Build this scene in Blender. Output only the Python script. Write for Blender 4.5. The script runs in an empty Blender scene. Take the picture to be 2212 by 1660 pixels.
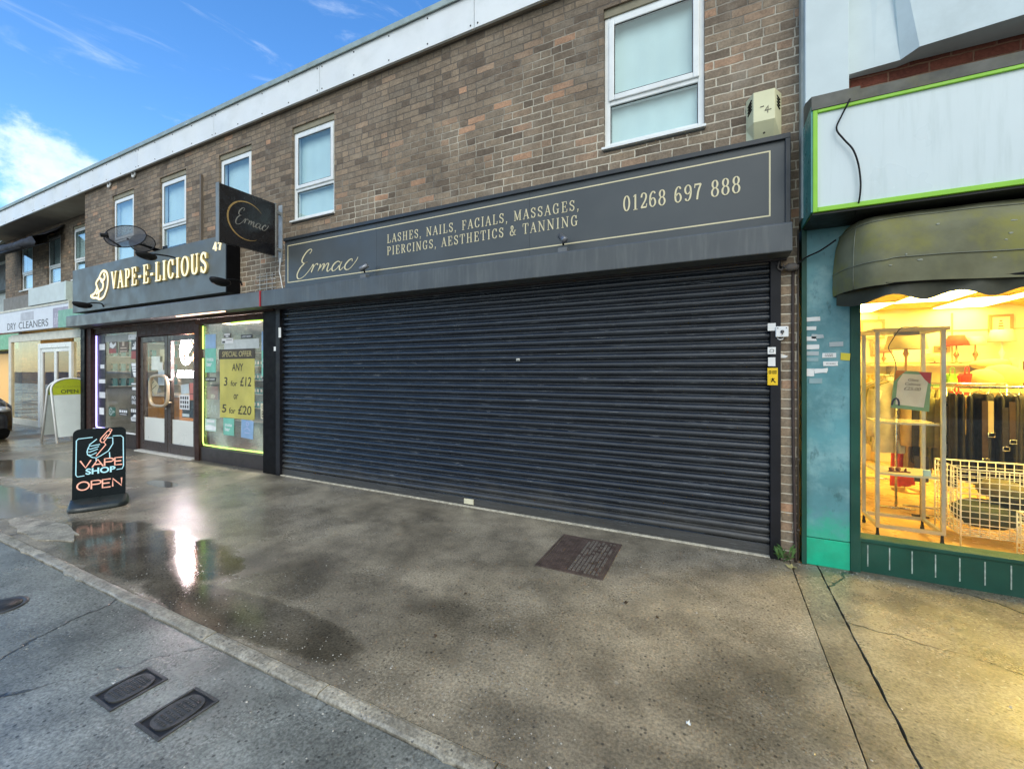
import bpy, bmesh, math, random
from mathutils import Vector, Matrix
R = math.radians
rnd = random.Random(11)
scene = bpy.context.scene
COL = scene.collection

# ------------------------------------------------------------------ nodes / materials
def nd(nt, typ, ins=(), out=0, **props):
    n = nt.nodes.new(typ)
    for k, v in props.items():
        setattr(n, k, v)
    for k, v in (ins.items() if isinstance(ins, dict) else enumerate(ins)):
        if v is None:
            continue
        s = n.inputs[k]
        if isinstance(v, bpy.types.NodeSocket):
            nt.links.new(v, s)
        else:
            if s.type == 'RGBA' and len(v) == 3:
                v = (*v, 1)
            s.default_value = v
    return n.outputs[out]

def mth(nt, op, a, b=None, c=None, clamp=False):
    n = nt.nodes.new('ShaderNodeMath')
    n.operation = op
    n.use_clamp = clamp
    for i, v in enumerate((a, b, c)):
        if v is None:
            continue
        if isinstance(v, bpy.types.NodeSocket):
            nt.links.new(v, n.inputs[i])
        else:
            n.inputs[i].default_value = v
    return n.outputs[0]

def mixc(nt, f, a, b, blend='MIX'):
    n = nt.nodes.new('ShaderNodeMix')
    n.data_type = 'RGBA'
    n.blend_type = blend
    for s, v in ((n.inputs[0], f), (n.inputs[6], a), (n.inputs[7], b)):
        if isinstance(v, bpy.types.NodeSocket):
            nt.links.new(v, s)
        elif s.type == 'RGBA':
            s.default_value = (*v[:3], 1)
        else:
            s.default_value = v
    return n.outputs[2]

def noise(nt, vec, scale, detail=4, rough=.55, dist=0, dims='3D', out=0):
    return nd(nt, 'ShaderNodeTexNoise', {'Vector': vec, 'Scale': scale, 'Detail': detail, 'Roughness': rough, 'Distortion': dist}, out, noise_dimensions=dims)

def ramp(nt, fac, stops, interp='LINEAR'):
    n = nt.nodes.new('ShaderNodeValToRGB')
    cr = n.color_ramp
    cr.interpolation = interp
    while len(cr.elements) < len(stops):
        cr.elements.new(.5)
    for e, (p, c) in zip(cr.elements, stops):
        e.position = p
        e.color = (*c, 1) if len(c) == 3 else c
    nt.links.new(fac, n.inputs[0])
    return n.outputs[0]

def mr(nt, v, a, b, c=0., d=1., smooth=True):
    return nd(nt, 'ShaderNodeMapRange', [v, a, b, c, d], interpolation_type='SMOOTHSTEP' if smooth else 'LINEAR')

def new_mat(name):
    m = bpy.data.materials.new(name)
    m.use_nodes = True
    nt = m.node_tree
    nt.nodes.clear()
    out = nt.nodes.new('ShaderNodeOutputMaterial')
    b = nt.nodes.new('ShaderNodeBsdfPrincipled')
    nt.links.new(b.outputs[0], out.inputs[0])
    return m, nt, b, out

def setin(nt, b, **kw):
    for k, v in kw.items():
        s = b.inputs[k.replace('_', ' ')]
        if isinstance(v, bpy.types.NodeSocket):
            nt.links.new(v, s)
        else:
            s.default_value = (*v, 1) if s.type == 'RGBA' and len(v) == 3 else v

def pos(nt):
    return nd(nt, 'ShaderNodeNewGeometry')

def bump(nt, h, strength=.5, dist=.01):
    return nd(nt, 'ShaderNodeBump', {'Height': h, 'Strength': strength, 'Distance': dist})

MC = {}
def M(name, col, rough=.5, metal=0., var=.12, scale=6., bmp=0., bscale=60., spec=.5, coat=0., dirt=None, dirt_amt=.5, streak=False):
    """plain surface with mottled colour, uneven gloss, optional dirt and fine bump"""
    if name in MC:
        return MC[name]
    m, nt, b, out = new_mat(name)
    p = pos(nt)
    n1 = noise(nt, p, scale, 5)
    f = mr(nt, n1, .25, .75, 1 - var, 1 + var)
    c = mixc(nt, 1., col, nd(nt, 'ShaderNodeCombineXYZ', [f, f, f]), 'MULTIPLY')
    if dirt:
        v = nd(nt, 'ShaderNodeMapping', {'Vector': p, 'Scale': (7, 7, .6) if streak else (1, 1, 1)})
        n2 = noise(nt, v, 3.2, 7, .65)
        c = mixc(nt, mth(nt, 'MULTIPLY', mr(nt, n2, .45, .72), dirt_amt), c, dirt)
    r = mr(nt, noise(nt, p, scale * 1.7, 4), .3, .7, max(.02, rough - .1), min(1, rough + .1))
    setin(nt, b, Base_Color=c, Roughness=r, Metallic=metal, Specular_IOR_Level=spec, Coat_Weight=coat)
    if bmp:
        setin(nt, b, Normal=bump(nt, noise(nt, p, bscale, 3), bmp, .004))
    MC[name] = m
    return m

def EM(name, col, strength, base=None):
    if name in MC:
        return MC[name]
    m, nt, b, out = new_mat(name)
    setin(nt, b, Base_Color=base or col, Emission_Color=col, Emission_Strength=strength, Roughness=.4)
    MC[name] = m
    return m

def glass_mat(name, tint=(1, 1, 1), refl=1.0, rough=0.0, haze=0.0, hazecol=(.7, .75, .75)):
    m, nt, b, out = new_mat(name)
    nt.nodes.remove(b)
    p = pos(nt)
    nrm = bump(nt, noise(nt, p, 1.3, 2), .06, .02)
    tr = nd(nt, 'ShaderNodeBsdfTransparent', [tint])
    gl = nd(nt, 'ShaderNodeBsdfGlossy', {'Color': (1, 1, 1), 'Roughness': rough, 'Normal': nrm})
    gn = nt.nodes.new('ShaderNodeNewGeometry')
    dt = nt.nodes.new('ShaderNodeVectorMath'); dt.operation = 'DOT_PRODUCT'
    nt.links.new(gn.outputs['Normal'], dt.inputs[0]); nt.links.new(gn.outputs['Incoming'], dt.inputs[1])
    q5 = mth(nt, 'POWER', mth(nt, 'SUBTRACT', 1., mth(nt, 'ABSOLUTE', dt.outputs['Value']), clamp=True), 5.)
    fr = mth(nt, 'MULTIPLY', mth(nt, 'ADD', .04, mth(nt, 'MULTIPLY', q5, .96)), refl, clamp=True)
    mx = nd(nt, 'ShaderNodeMixShader', [fr, tr, gl])
    if haze:
        df = nd(nt, 'ShaderNodeBsdfDiffuse', {'Color': hazecol})
        mx = nd(nt, 'ShaderNodeMixShader', [mth(nt, 'MULTIPLY', mr(nt, noise(nt, p, 2.5, 5), .35, .75), haze), mx, df])
    nt.links.new(mx, out.inputs[0])
    return m

def brick_mat(name, stops, pale, dark, soot=True, seed=0., pale_bias=0.):
    m, nt, b, out = new_mat(name)
    p = pos(nt)
    sep = nt.nodes.new('ShaderNodeSeparateXYZ')
    nt.links.new(p, sep.inputs[0])
    x, y, z = sep.outputs
    w1 = noise(nt, p, 16, 3)
    w2 = noise(nt, nd(nt, 'ShaderNodeVectorMath', [p, (7.3, 3.1, 5.7)], operation='ADD'), 13, 3)
    w3 = noise(nt, p, 1.2, 2)
    u = mth(nt, 'ADD', mth(nt, 'ADD', x, y), mth(nt, 'MULTIPLY', mth(nt, 'SUBTRACT', w1, .5), .016))
    v = mth(nt, 'ADD', z, mth(nt, 'ADD', mth(nt, 'MULTIPLY', mth(nt, 'SUBTRACT', w2, .5), .013), mth(nt, 'MULTIPLY', mth(nt, 'SUBTRACT', w3, .5), .02)))
    rv = mth(nt, 'DIVIDE', v, .075)
    row = mth(nt, 'FLOOR', rv)
    fv = mth(nt, 'FRACT', rv)
    rj = nd(nt, 'ShaderNodeTexWhiteNoise', {'W': mth(nt, 'ADD', row, seed)}, noise_dimensions='1D')
    off = mth(nt, 'ADD', mth(nt, 'MULTIPLY', mth(nt, 'MODULO', mth(nt, 'ADD', row, 400.), 2.), .5), mth(nt, 'MULTIPLY', rj, .16))
    ru = mth(nt, 'ADD', mth(nt, 'DIVIDE', u, .225), off)
    col = mth(nt, 'FLOOR', ru)
    fu = mth(nt, 'FRACT', ru)
    idv = nd(nt, 'ShaderNodeCombineXYZ', [col, row, seed])
    wn = nt.nodes.new('ShaderNodeTexWhiteNoise')
    nt.links.new(idv, wn.inputs['Vector'])
    r1 = wn.outputs['Value']
    sc = nt.nodes.new('ShaderNodeSeparateColor')
    nt.links.new(wn.outputs['Color'], sc.inputs[0])
    # one brick in five is split into two headers
    split = mth(nt, 'GREATER_THAN', sc.outputs[1], .8)
    fs = mth(nt, 'ABSOLUTE', mth(nt, 'SUBTRACT', fu, .5))
    du0 = mth(nt, 'MINIMUM', fu, mth(nt, 'SUBTRACT', 1., fu))
    du1 = mth(nt, 'ADD', fs, mth(nt, 'MULTIPLY', mth(nt, 'SUBTRACT', 1., split), 9.))
    du = mth(nt, 'MULTIPLY', mth(nt, 'MINIMUM', du0, du1), .225)
    dv = mth(nt, 'MULTIPLY', mth(nt, 'MINIMUM', fv, mth(nt, 'SUBTRACT', 1., fv)), .075)
    d = mth(nt, 'MINIMUM', du, dv)
    edge = mth(nt, 'ADD', .0050, mth(nt, 'MULTIPLY', mth(nt, 'SUBTRACT', noise(nt, p, 34, 3), .5), .006))
    mask = mr(nt, mth(nt, 'SUBTRACT', d, edge), -.0012, .0022)
    half = mth(nt, 'MULTIPLY', mth(nt, 'GREATER_THAN', fu, .5), split)
    rr = mth(nt, 'FRACT', mth(nt, 'ADD', r1, mth(nt, 'MULTIPLY', half, .37)))
    bc = ramp(nt, rr, stops)
    fine = mr(nt, noise(nt, p, 55, 5, .7), .25, .75, .72, 1.28)
    patch = mr(nt, noise(nt, p, 14, 4), .3, .7, .85, 1.15)
    g = mth(nt, 'MULTIPLY', fine, patch)
    bc = mixc(nt, 1., bc, nd(nt, 'ShaderNodeCombineXYZ', [g, g, g]), 'MULTIPLY')
    # mortar is pale where it was repointed, dark and sooty elsewhere
    pm = mth(nt, 'ADD', noise(nt, p, .9, 4), mth(nt, 'ADD', mth(nt, 'MULTIPLY', mth(nt, 'SUBTRACT', 4.0, z), .20), mth(nt, 'MULTIPLY', mth(nt, 'ADD', x, 3.0), .035)))
    pm = mr(nt, mth(nt, 'ADD', pm, pale_bias), .40, .66)
    pm = mth(nt, 'MULTIPLY', pm, mr(nt, noise(nt, p, 7, 4), .2, .5, .35, 1.))
    mc = mixc(nt, pm, dark, pale)
    c = mixc(nt, mask, mc, bc)
    if soot:
        # general weathering: grime patches and a bleached strip
        st = mr(nt, noise(nt, nd(nt, 'ShaderNodeMapping', {'Vector': p, 'Scale': (1, 1, .7)}), .8, 6, .6), .3, .7, .78, 1.22)
        c = mixc(nt, 1., c, nd(nt, 'ShaderNodeCombineXYZ', [st, st, st]), 'MULTIPLY')
        eff = mth(nt, 'MULTIPLY', mr(nt, noise(nt, p, 2.2, 6, .7), .52, .75), .45)
        c = mixc(nt, eff, c, (.36, .32, .26))
    h = mth(nt, 'ADD', mth(nt, 'MULTIPLY', mask, mth(nt, 'ADD', .8, mth(nt, 'MULTIPLY', sc.outputs[2], .3))), mth(nt, 'MULTIPLY', noise(nt, p, 60, 4), .25))
    setin(nt, b, Base_Color=c, Roughness=.82, Specular_IOR_Level=.3, Normal=bump(nt, h, .9, .007))
    MC[name] = m
    return m

# ------------------------------------------------------------------ view geometry (camera facts, used to turn a sighted point into a place)
PSI, FX, CX, HY, CAMD, CAMH = R(26.08), 906.4, 1106., 799.7, 3.95, 1.5
def ray(u, v):
    a = (u - CX) / FX
    return (-math.sin(PSI) + math.cos(PSI) * a, math.cos(PSI) + math.sin(PSI) * a, (HY - v) / FX)
def on(u, v, y=0.):
    d = ray(u, v)
    t = (y + CAMD) / d[1]
    return Vector((t * d[0], y, CAMH + t * d[2]))
def az(u, v, z=0.):
    d = ray(u, v)
    t = (z - CAMH) / d[2]
    return Vector((t * d[0], -CAMD + t * d[1], z))

# ------------------------------------------------------------------ mesh builder
class MB:
    def __init__(s):
        s.bm = bmesh.new()
        s.k = 0
    def face(s, pts, mi=0):
        try:
            f = s.bm.faces.new([s.bm.verts.new(p) for p in pts])
            f.material_index = mi
        except ValueError:
            pass
    def box(s, x0, x1, y0, y1, z0, z1, mi=0):
        return s.obox((0, 0, 0), (1, 0, 0), (0, 1, 0), (0, 0, 1), x0, x1, y0, y1, z0, z1, mi)
    def obox(s, o, ex, ey, ez, x0, x1, y0, y1, z0, z1, mi=0):
        o, ex, ey, ez = map(Vector, (o, ex, ey, ez))
        V = [s.bm.verts.new(o + ex * x + ey * y + ez * z) for z in (z0, z1) for y in (y0, y1) for x in (x0, x1)]
        for q in ((0, 2, 3, 1), (4, 5, 7, 6), (0, 1, 5, 4), (2, 6, 7, 3), (0, 4, 6, 2), (1, 3, 7, 5)):
            f = s.bm.faces.new([V[i] for i in q])
            f.material_index = mi
        return s
    def prism(s, pts, vec, mi=0, caps=True):
        """closed outline pts (3-D) pushed along vec"""
        vec = Vector(vec)
        a = [s.bm.verts.new(Vector(p)) for p in pts]
        b = [s.bm.verts.new(Vector(p) + vec) for p in pts]
        n = len(a)
        if caps:
            for q in (a, b[::-1]):
                f = s.bm.faces.new(q)
                f.material_index = mi
        for i in range(n):
            j = (i + 1) % n
            f = s.bm.faces.new([a[i], b[i], b[j], a[j]])
            f.material_index = mi
        return s
    def grid(s, rows, mi=0, closed=False, skip=None):
        V = [[s.bm.verts.new(Vector(p)) for p in r] for r in rows]
        for i in range(len(V) - 1):
            n = len(V[i])
            for j in range(n if closed else n - 1):
                k = (j + 1) % n
                try:
                    f = s.bm.faces.new([V[i][j], V[i][k], V[i + 1][k], V[i + 1][j]])
                    f.material_index = mi
                    f.smooth = True
                except ValueError:
                    pass
        return V
    def tube(s, pts, r, seg=8, mi=0, cap=True):
        pts = [Vector(p) for p in pts]
        rs = r if isinstance(r, (list, tuple)) else [r] * len(pts)
        rows = []
        up = Vector((0, 0, 1))
        pu = None
        for i, p in enumerate(pts):
            t = (pts[min(i + 1, len(pts) - 1)] - pts[max(i - 1, 0)]).normalized()
            if pu is None:
                a = up if abs(t.z) < .9 else Vector((1, 0, 0))
                pu = (a - t * a.dot(t)).normalized()
            else:
                pu = (pu - t * pu.dot(t)).normalized()
            w = t.cross(pu)
            rows.append([p + (pu * math.cos(k * 2 * math.pi / seg) + w * math.sin(k * 2 * math.pi / seg)) * rs[i] for k in range(seg)])
        V = s.grid(rows, mi, closed=True)
        if cap:
            for q in (V[0][::-1], V[-1]):
                try:
                    f = s.bm.faces.new(q)
                    f.material_index = mi
                except ValueError:
                    pass
        return s
    def lathe(s, prof, o=(0, 0, 0), axis=(0, 0, 1), seg=20, mi=0, squash=(1, 1)):
        o, t = Vector(o), Vector(axis).normalized()
        a = Vector((0, 0, 1)) if abs(t.z) < .9 else Vector((1, 0, 0))
        pu = (a - t * a.dot(t)).normalized()
        w = t.cross(pu)
        s.grid([[o + t * h + (pu * math.cos(k * 2 * math.pi / seg) * squash[0] + w * math.sin(k * 2 * math.pi / seg) * squash[1]) * r for k in range(seg)] for r, h in prof], mi, closed=True)
        return s
    def blob(s, c, r, mi=0, seg=12, rings=7, jit=0.):
        c = Vector(c)
        rows = []
        for i in range(rings + 1):
            a = -math.pi / 2 + math.pi * i / rings
            rows.append([c + Vector((r[0] * math.cos(a) * math.cos(k * 2 * math.pi / seg), r[1] * math.cos(a) * math.sin(k * 2 * math.pi / seg), r[2] * math.sin(a))) * (1 + rnd.uniform(-jit, jit)) for k in range(seg)])
        s.grid(rows, mi, closed=True)
        return s
    def ribbon(s, pts, ws, fr, t=.002, mi=0):
        """flat pen stroke in the frame fr = (origin, ex, ey, en); each stroke stands a hair prouder than the one before"""
        o, ex, ey, en = fr
        s.k += 1
        lift = (s.k % 9) * .00025
        L, Rr = [], []
        n = len(pts)
        for i in range(n):
            a = Vector(pts[max(i - 1, 0)]); b = Vector(pts[min(i + 1, n - 1)])
            d = (b - a)
            d = d.normalized() if d.length > 1e-9 else Vector((1, 0))
            nn = Vector((-d.y, d.x))
            w = ws[i] if isinstance(ws, (list, tuple)) else ws
            p = Vector(pts[i])
            L.append(p + nn * w / 2)
            Rr.append(p - nn * w / 2)
        W = lambda q, h: o + ex * q.x + ey * q.y + en * h
        for i in range(n - 1):
            A, B, Cc, Dd = L[i], Rr[i], Rr[i + 1], L[i + 1]
            h = t + lift
            s.face([W(A, h), W(B, h), W(Cc, h), W(Dd, h)], mi)
            s.face([W(A, 0), W(A, h), W(Dd, h), W(Dd, 0)], mi)
            s.face([W(B, h), W(B, 0), W(Cc, 0), W(Cc, h)], mi)
        s.face([W(L[0], 0), W(Rr[0], 0), W(Rr[0], h), W(L[0], h)], mi)
        s.face([W(L[-1], h), W(Rr[-1], h), W(Rr[-1], 0), W(L[-1], 0)], mi)
        return s
    def text(s, txt, fr, width=None, height=.1, depth=.002, mi=0, bold=0., center=False, slant=0.):
        o, ex, ey, en = fr
        cu = bpy.data.curves.new('lettering_curve', 'FONT')
        cu.body = txt
        cu.size = 1
        cu.extrude = .01
        cu.offset = bold
        ob = bpy.data.objects.new('lettering_curve', cu)
        COL.objects.link(ob)
        dg = bpy.context.evaluated_depsgraph_get()
        me = bpy.data.meshes.new_from_object(ob.evaluated_get(dg))
        bpy.data.objects.remove(ob)
        bpy.data.curves.remove(cu)
        xs = [v.co.x for v in me.vertices]; ys = [v.co.y for v in me.vertices]
        if xs:
            x0, x1, y0, y1 = min(xs), max(xs), min(ys), max(ys)
            sy = height / (y1 - y0)
            sx = width / (x1 - x0) if width else sy
            ox = -(x1 - x0) * sx / 2 if center else 0
            vs = []
            for v in me.vertices:
                px = (v.co.x - x0) * sx + ox + slant * (v.co.y - y0) * sy
                vs.append(s.bm.verts.new(o + ex * px + ey * ((v.co.y - y0) * sy) + en * (depth if v.co.z > 0 else 0)))
            for p in me.polygons:
                try:
                    f = s.bm.faces.new([vs[i] for i in p.vertices])
                    f.material_index = mi
                except ValueError:
                    pass
        bpy.data.meshes.remove(me)
        return s
    def build(s, name, mats, parent=None, smooth=None, bevel=0., org=None, sharp=40):
        me = bpy.data.meshes.new(name)
        bm = s.bm
        if org is not None:
            o = Vector(org)
        elif parent is not None:
            o = ORG[parent.name]
        else:
            vs = [v.co for v in bm.verts]
            o = Vector(((min(v.x for v in vs) + max(v.x for v in vs)) / 2, (min(v.y for v in vs) + max(v.y for v in vs)) / 2, min(v.z for v in vs)))
        for v in bm.verts:
            v.co -= o
        bmesh.ops.recalc_face_normals(bm, faces=bm.faces)
        if smooth is not None:
            for f in bm.faces:
                f.smooth = smooth
        bm.to_mesh(me)
        bm.free()
        for m in (mats if isinstance(mats, (list, tuple)) else [mats]):
            me.materials.append(m)
        ob = bpy.data.objects.new(name, me)
        COL.objects.link(ob)
        ORG[ob.name] = o
        if parent is not None:
            ob.parent = parent
            ob.location = o - ORG[parent.name]
        else:
            ob.location = o
        if bevel:
            b = ob.modifiers.new('edge', 'BEVEL')
            b.width = bevel
            b.segments = 2
            b.limit_method = 'ANGLE'
            b.angle_limit = R(35)
        return ob
ORG = {}
def tag(o, label, cat, group=None):
    o['label'] = label
    o['category'] = cat
    if group:
        o['group'] = group
    return o
def thing(name, label, cat, loc, group=None):
    o = bpy.data.objects.new(name, None)
    o.empty_display_size = .1
    COL.objects.link(o)
    o.location = loc
    ORG[o.name] = Vector(loc)
    return tag(o, label, cat, group)
def structure(o):
    o['kind'] = 'structure'
    return o
def stuff(o):
    o['kind'] = 'stuff'
    return o
def kids(o):
    return [c for c in bpy.data.objects if c.parent is o]
def dup(root, loc, label=None, rz=None, scale=None):
    r = root.copy()
    COL.objects.link(r)
    r.location = loc
    ORG[r.name] = Vector(loc)
    if rz is not None:
        r.rotation_euler = (0, 0, rz)
    if scale is not None:
        r.scale = scale
    if label:
        r['label'] = label
    def sub(a, b):
        for c in kids(a):
            d = c.copy()
            COL.objects.link(d)
            d.parent = b
            ORG[d.name] = ORG[b.name] + c.location
            sub(c, d)
    sub(root, r)
    return r
def X(): return MB()
def bx(*a):
    return MB().box(*a)
WALLFR = lambda x, y, z: (Vector((x, y, z)), Vector((1, 0, 0)), Vector((0, 0, 1)), Vector((0, -1, 0)))

def spline(pts, n=8):
    P = [Vector(p) for p in pts]
    out = []
    for i in range(len(P) - 1):
        p0, p1, p2, p3 = P[max(i - 1, 0)], P[i], P[i + 1], P[min(i + 2, len(P) - 1)]
        for k in range(n):
            t = k / n
            out.append(.5 * ((2 * p1) + (p2 - p0) * t + (2 * p0 - 5 * p1 + 4 * p2 - p3) * t * t + (3 * p1 - p0 - 3 * p2 + p3) * t ** 3))
    out.append(P[-1])
    return out

# ------------------------------------------------------------------ a serif alphabet of pen strokes: T thick, t thin, c curve with contrast, s swelling curve
def ell(cx, cy, rx, ry, n=20, a0=90):
    return [(cx + rx * math.cos(R(a0 + 360 * i / n)), cy + ry * math.sin(R(a0 + 360 * i / n))) for i in range(n + 1)]
def sf(x, y, w=.15): return ('t', [(x - w, y), (x + w, y)])
GL = {
 'A': (.82, [('t', [(.10, 0), (.41, 1)]), ('T', [(.40, 1), (.70, 0)]), ('t', [(.21, .34), (.60, .34)]), sf(.10, 0, .11), sf(.70, 0, .14)]),
 'L': (.76, [('T', [(.22, 0), (.22, 1)]), sf(.22, 1), ('t', [(.06, 0), (.66, 0)]), ('t', [(.66, 0), (.68, .28)])]),
 'S': (.70, [('s', [(.55, .76), (.46, .95), (.28, .97), (.13, .85), (.14, .66), (.32, .54), (.50, .42), (.57, .25), (.48, .06), (.30, .02), (.12, .22)]), ('t', [(.57, .98), (.56, .70)]), ('t', [(.10, .02), (.11, .32)])]),
 'H': (.94, [('T', [(.22, 0), (.22, 1)]), ('T', [(.72, 0), (.72, 1)]), ('t', [(.22, .52), (.72, .52)]), sf(.22, 0), sf(.22, 1), sf(.72, 0), sf(.72, 1)]),
 'E': (.78, [('T', [(.22, 0), (.22, 1)]), ('t', [(.06, 1), (.64, 1)]), ('t', [(.64, 1), (.66, .74)]), ('t', [(.22, .52), (.50, .52)]), ('t', [(.50, .64), (.50, .40)]), ('t', [(.06, 0), (.67, 0)]), ('t', [(.67, 0), (.70, .28)])]),
 'N': (.94, [('t', [(.18, 0), (.18, 1)]), ('T', [(.17, 1), (.75, 0)]), ('t', [(.75, 0), (.75, 1)]), sf(.18, 0, .13), sf(.12, 1, .10), sf(.75, 1, .13)]),
 'I': (.44, [('T', [(.22, 0), (.22, 1)]), sf(.22, 0), sf(.22, 1)]),
 'F': (.74, [('T', [(.22, 0), (.22, 1)]), ('t', [(.06, 1), (.64, 1)]), ('t', [(.64, 1), (.66, .74)]), ('t', [(.22, .50), (.50, .50)]), ('t', [(.50, .62), (.50, .38)]), sf(.22, 0)]),
 'C': (.80, [('c', [(.65, .72), (.58, .92), (.40, .99), (.20, .86), (.12, .5), (.20, .14), (.40, .01), (.58, .07), (.67, .27)]), ('t', [(.67, .99), (.66, .68)])]),
 'M': (1.06, [('t', [(.18, 0), (.18, 1)]), ('T', [(.18, 1), (.51, .04)]), ('t', [(.51, .04), (.86, 1)]), ('T', [(.86, 1), (.86, 0)]), sf(.18, 0, .12), sf(.12, 1, .1), sf(.86, 0), sf(.92, 1, .1)]),
 'G': (.88, [('c', [(.65, .72), (.58, .92), (.40, .99), (.20, .86), (.12, .5), (.20, .14), (.40, .01), (.58, .06), (.66, .18)]), ('t', [(.67, .99), (.66, .68)]), ('T', [(.67, .04), (.67, .42)]), ('t', [(.50, .42), (.80, .42)])]),
 'P': (.76, [('T', [(.22, 0), (.22, 1)]), ('c', [(.22, .99), (.46, .99), (.62, .88), (.64, .74), (.60, .58), (.46, .48), (.22, .48)]), sf(.22, 0), sf(.12, 1, .08)]),
 'R': (.84, [('T', [(.22, 0), (.22, 1)]), ('c', [(.22, .99), (.46, .99), (.60, .89), (.62, .75), (.58, .60), (.46, .51), (.22, .51)]), ('T', [(.44, .50), (.68, .03)]), ('t', [(.64, .02), (.82, .02)]), sf(.22, 0), sf(.12, 1, .08)]),
 'T': (.82, [('T', [(.41, 0), (.41, 1)]), ('t', [(.08, 1), (.74, 1)]), ('t', [(.08, 1), (.06, .72)]), ('t', [(.74, 1), (.76, .72)]), sf(.41, 0)]),
 'V': (.80, [('T', [(.12, 1), (.41, 0)]), ('t', [(.41, 0), (.69, 1)]), sf(.12, 1, .14), sf(.69, 1, .11)]),
 'O': (.90, [('c', ell(.45, .5, .34, .49))]),
 'U': (.88, [('T', [(.20, 1), (.20, .3)]), ('c', [(.20, .32), (.26, .09), (.45, .01), (.63, .09), (.69, .32)]), ('t', [(.69, .3), (.69, 1)]), sf(.20, 1), sf(.69, 1, .12)]),
 'B': (.80, [('T', [(.22, 0), (.22, 1)]), ('c', [(.22, .99), (.46, .99), (.58, .87), (.58, .68), (.46, .54), (.22, .53)]), ('c', [(.22, .53), (.50, .52), (.65, .38), (.65, .14), (.50, .01), (.22, .01)]), sf(.12, 0, .08), sf(.12, 1, .08)]),
 'D': (.90, [('T', [(.22, 0), (.22, 1)]), ('c', [(.22, .99), (.48, .98), (.70, .80), (.74, .5), (.70, .2), (.48, .02), (.22, .01)]), sf(.12, 0, .08), sf(.12, 1, .08)]),
 '&': (.92, [('s', [(.74, .50), (.62, .22), (.42, .02), (.18, .06), (.10, .26), (.20, .46), (.44, .66), (.46, .88), (.34, .99), (.22, .90), (.24, .70), (.46, .36), (.68, .06), (.84, .02)]), ('t', [(.60, .50), (.86, .50)])]),
 '0': (.66, [('c', ell(.33, .5, .24, .49))]),
 '1': (.60, [('T', [(.32, 0), (.32, 1)]), ('t', [(.14, .86), (.32, .99)]), sf(.32, 0, .18)]),
 '2': (.64, [('c', [(.12, .72), (.18, .93), (.34, .99), (.50, .90), (.53, .70), (.42, .46), (.24, .24), (.10, .05)]), ('T', [(.10, .06), (.55, .06)]), ('t', [(.55, .06), (.58, .28)])]),
 '4': (.70, [('t', [(.46, 1), (.06, .28)]), ('t', [(.06, .28), (.66, .28)]), ('T', [(.46, 1), (.46, 0)])]),
 '6': (.66, [('c', [(.53, .84), (.44, .97), (.30, .97), (.15, .78), (.10, .44), (.14, .14), (.32, .01), (.50, .12), (.55, .30), (.48, .50), (.32, .57), (.14, .42)])]),
 '7': (.64, [('T', [(.10, .94), (.57, .94)]), ('t', [(.10, 1), (.08, .74)]), ('c', [(.57, .94), (.36, .50), (.27, 0)])]),
 '8': (.66, [('c', ell(.33, .75, .19, .23)), ('c', ell(.33, .26, .23, .26))]),
 '9': (.66, [('c', [(.13, .16), (.22, .03), (.36, .03), (.51, .22), (.56, .56), (.52, .86), (.34, .99), (.16, .88), (.11, .70), (.18, .50), (.34, .43), (.52, .58)])]),
 ',': (.34, [('T', [(.16, .10), (.15, 0)]), ('t', [(.19, .03), (.10, -.20)])]),
 '-': (.44, [('T', [(.06, .42), (.38, .42)])]),
 ' ': (.42, []),
}
def serif(mb, txt, fr, cap, width=None, T=.15, t=.06, sp=.10, depth=.002, mi=0):
    adv = sum(GL[c][0] + sp for c in txt) - sp
    sx = width / adv if width else cap
    x = 0
    for c in txt:
        w, st = GL[c]
        for kind, pts in st:
            if kind in 'cs':
                q = [Vector((p[0], p[1], 0)) for p in spline([(a, b, 0) for a, b in pts], 5)]
            else:
                q = [Vector((a, b, 0)) for a, b in pts]
            n = len(q)
            ws = []
            for i in range(n):
                if kind == 'T': ws.append(T * cap)
                elif kind == 't': ws.append(t * cap)
                elif kind == 's': ws.append((t + (T - t) * math.sin(math.pi * i / (n - 1)) ** .8) * cap)
                else:
                    d = q[min(i + 1, n - 1)] - q[max(i - 1, 0)]
                    k = abs(d.y) / max(1e-6, math.hypot(d.x, d.y))
                    ws.append((t + (T - t) * k ** 1.5) * cap)
            mb.ribbon([((x + p.x) * sx, p.y * cap) for p in q], ws, fr, depth, mi)
        x += w + sp
    return mb

# ================================================================== materials
UPVC = M('white_upvc', (.80, .83, .82), .35, var=.05, dirt=(.55, .56, .52), dirt_amt=.25)
FASCIA_W = M('white_board', (.80, .83, .83), .45, var=.05, scale=2, dirt=(.60, .64, .62), dirt_amt=.35)
ALU = M('weathered_aluminium', (.36, .43, .40), .45, metal=.3, var=.15)
SOFFIT = M('brown_soffit', (.30, .255, .20), .8, var=.12, scale=3)
ANTH = M('anthracite_metal', (.072, .082, .089), .40, var=.10, scale=3, dirt=(.115, .128, .128), dirt_amt=.6, streak=True)
ANTH_SIGN = M('anthracite_sign', (.062, .072, .078), .42, var=.07, scale=2)
BLACK = M('black_paint', (.007, .007, .008), .45, var=.2, spec=.07)
BLACKM = M('black_plastic', (.010, .010, .011), .5, var=.2, spec=.15)
DKBROWN = M('dark_brown_timber', (.042, .020, .015), .6, var=.3, scale=9, spec=.25)
GOLD = M('cream_gold_vinyl', (.72, .64, .40), .4, var=.05)
WHITEP = M('white_paint', (.78, .80, .80), .5, var=.06)
PAPER = M('white_paper', (.78, .78, .76), .8, var=.05)
RED = M('red_light_tint', (.45, .02, .03), .45)
CREAM_AL = M('yellowed_plastic', (.74, .72, .46), .4, var=.06, scale=3, dirt=(.55, .50, .30), dirt_amt=.3)
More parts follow.
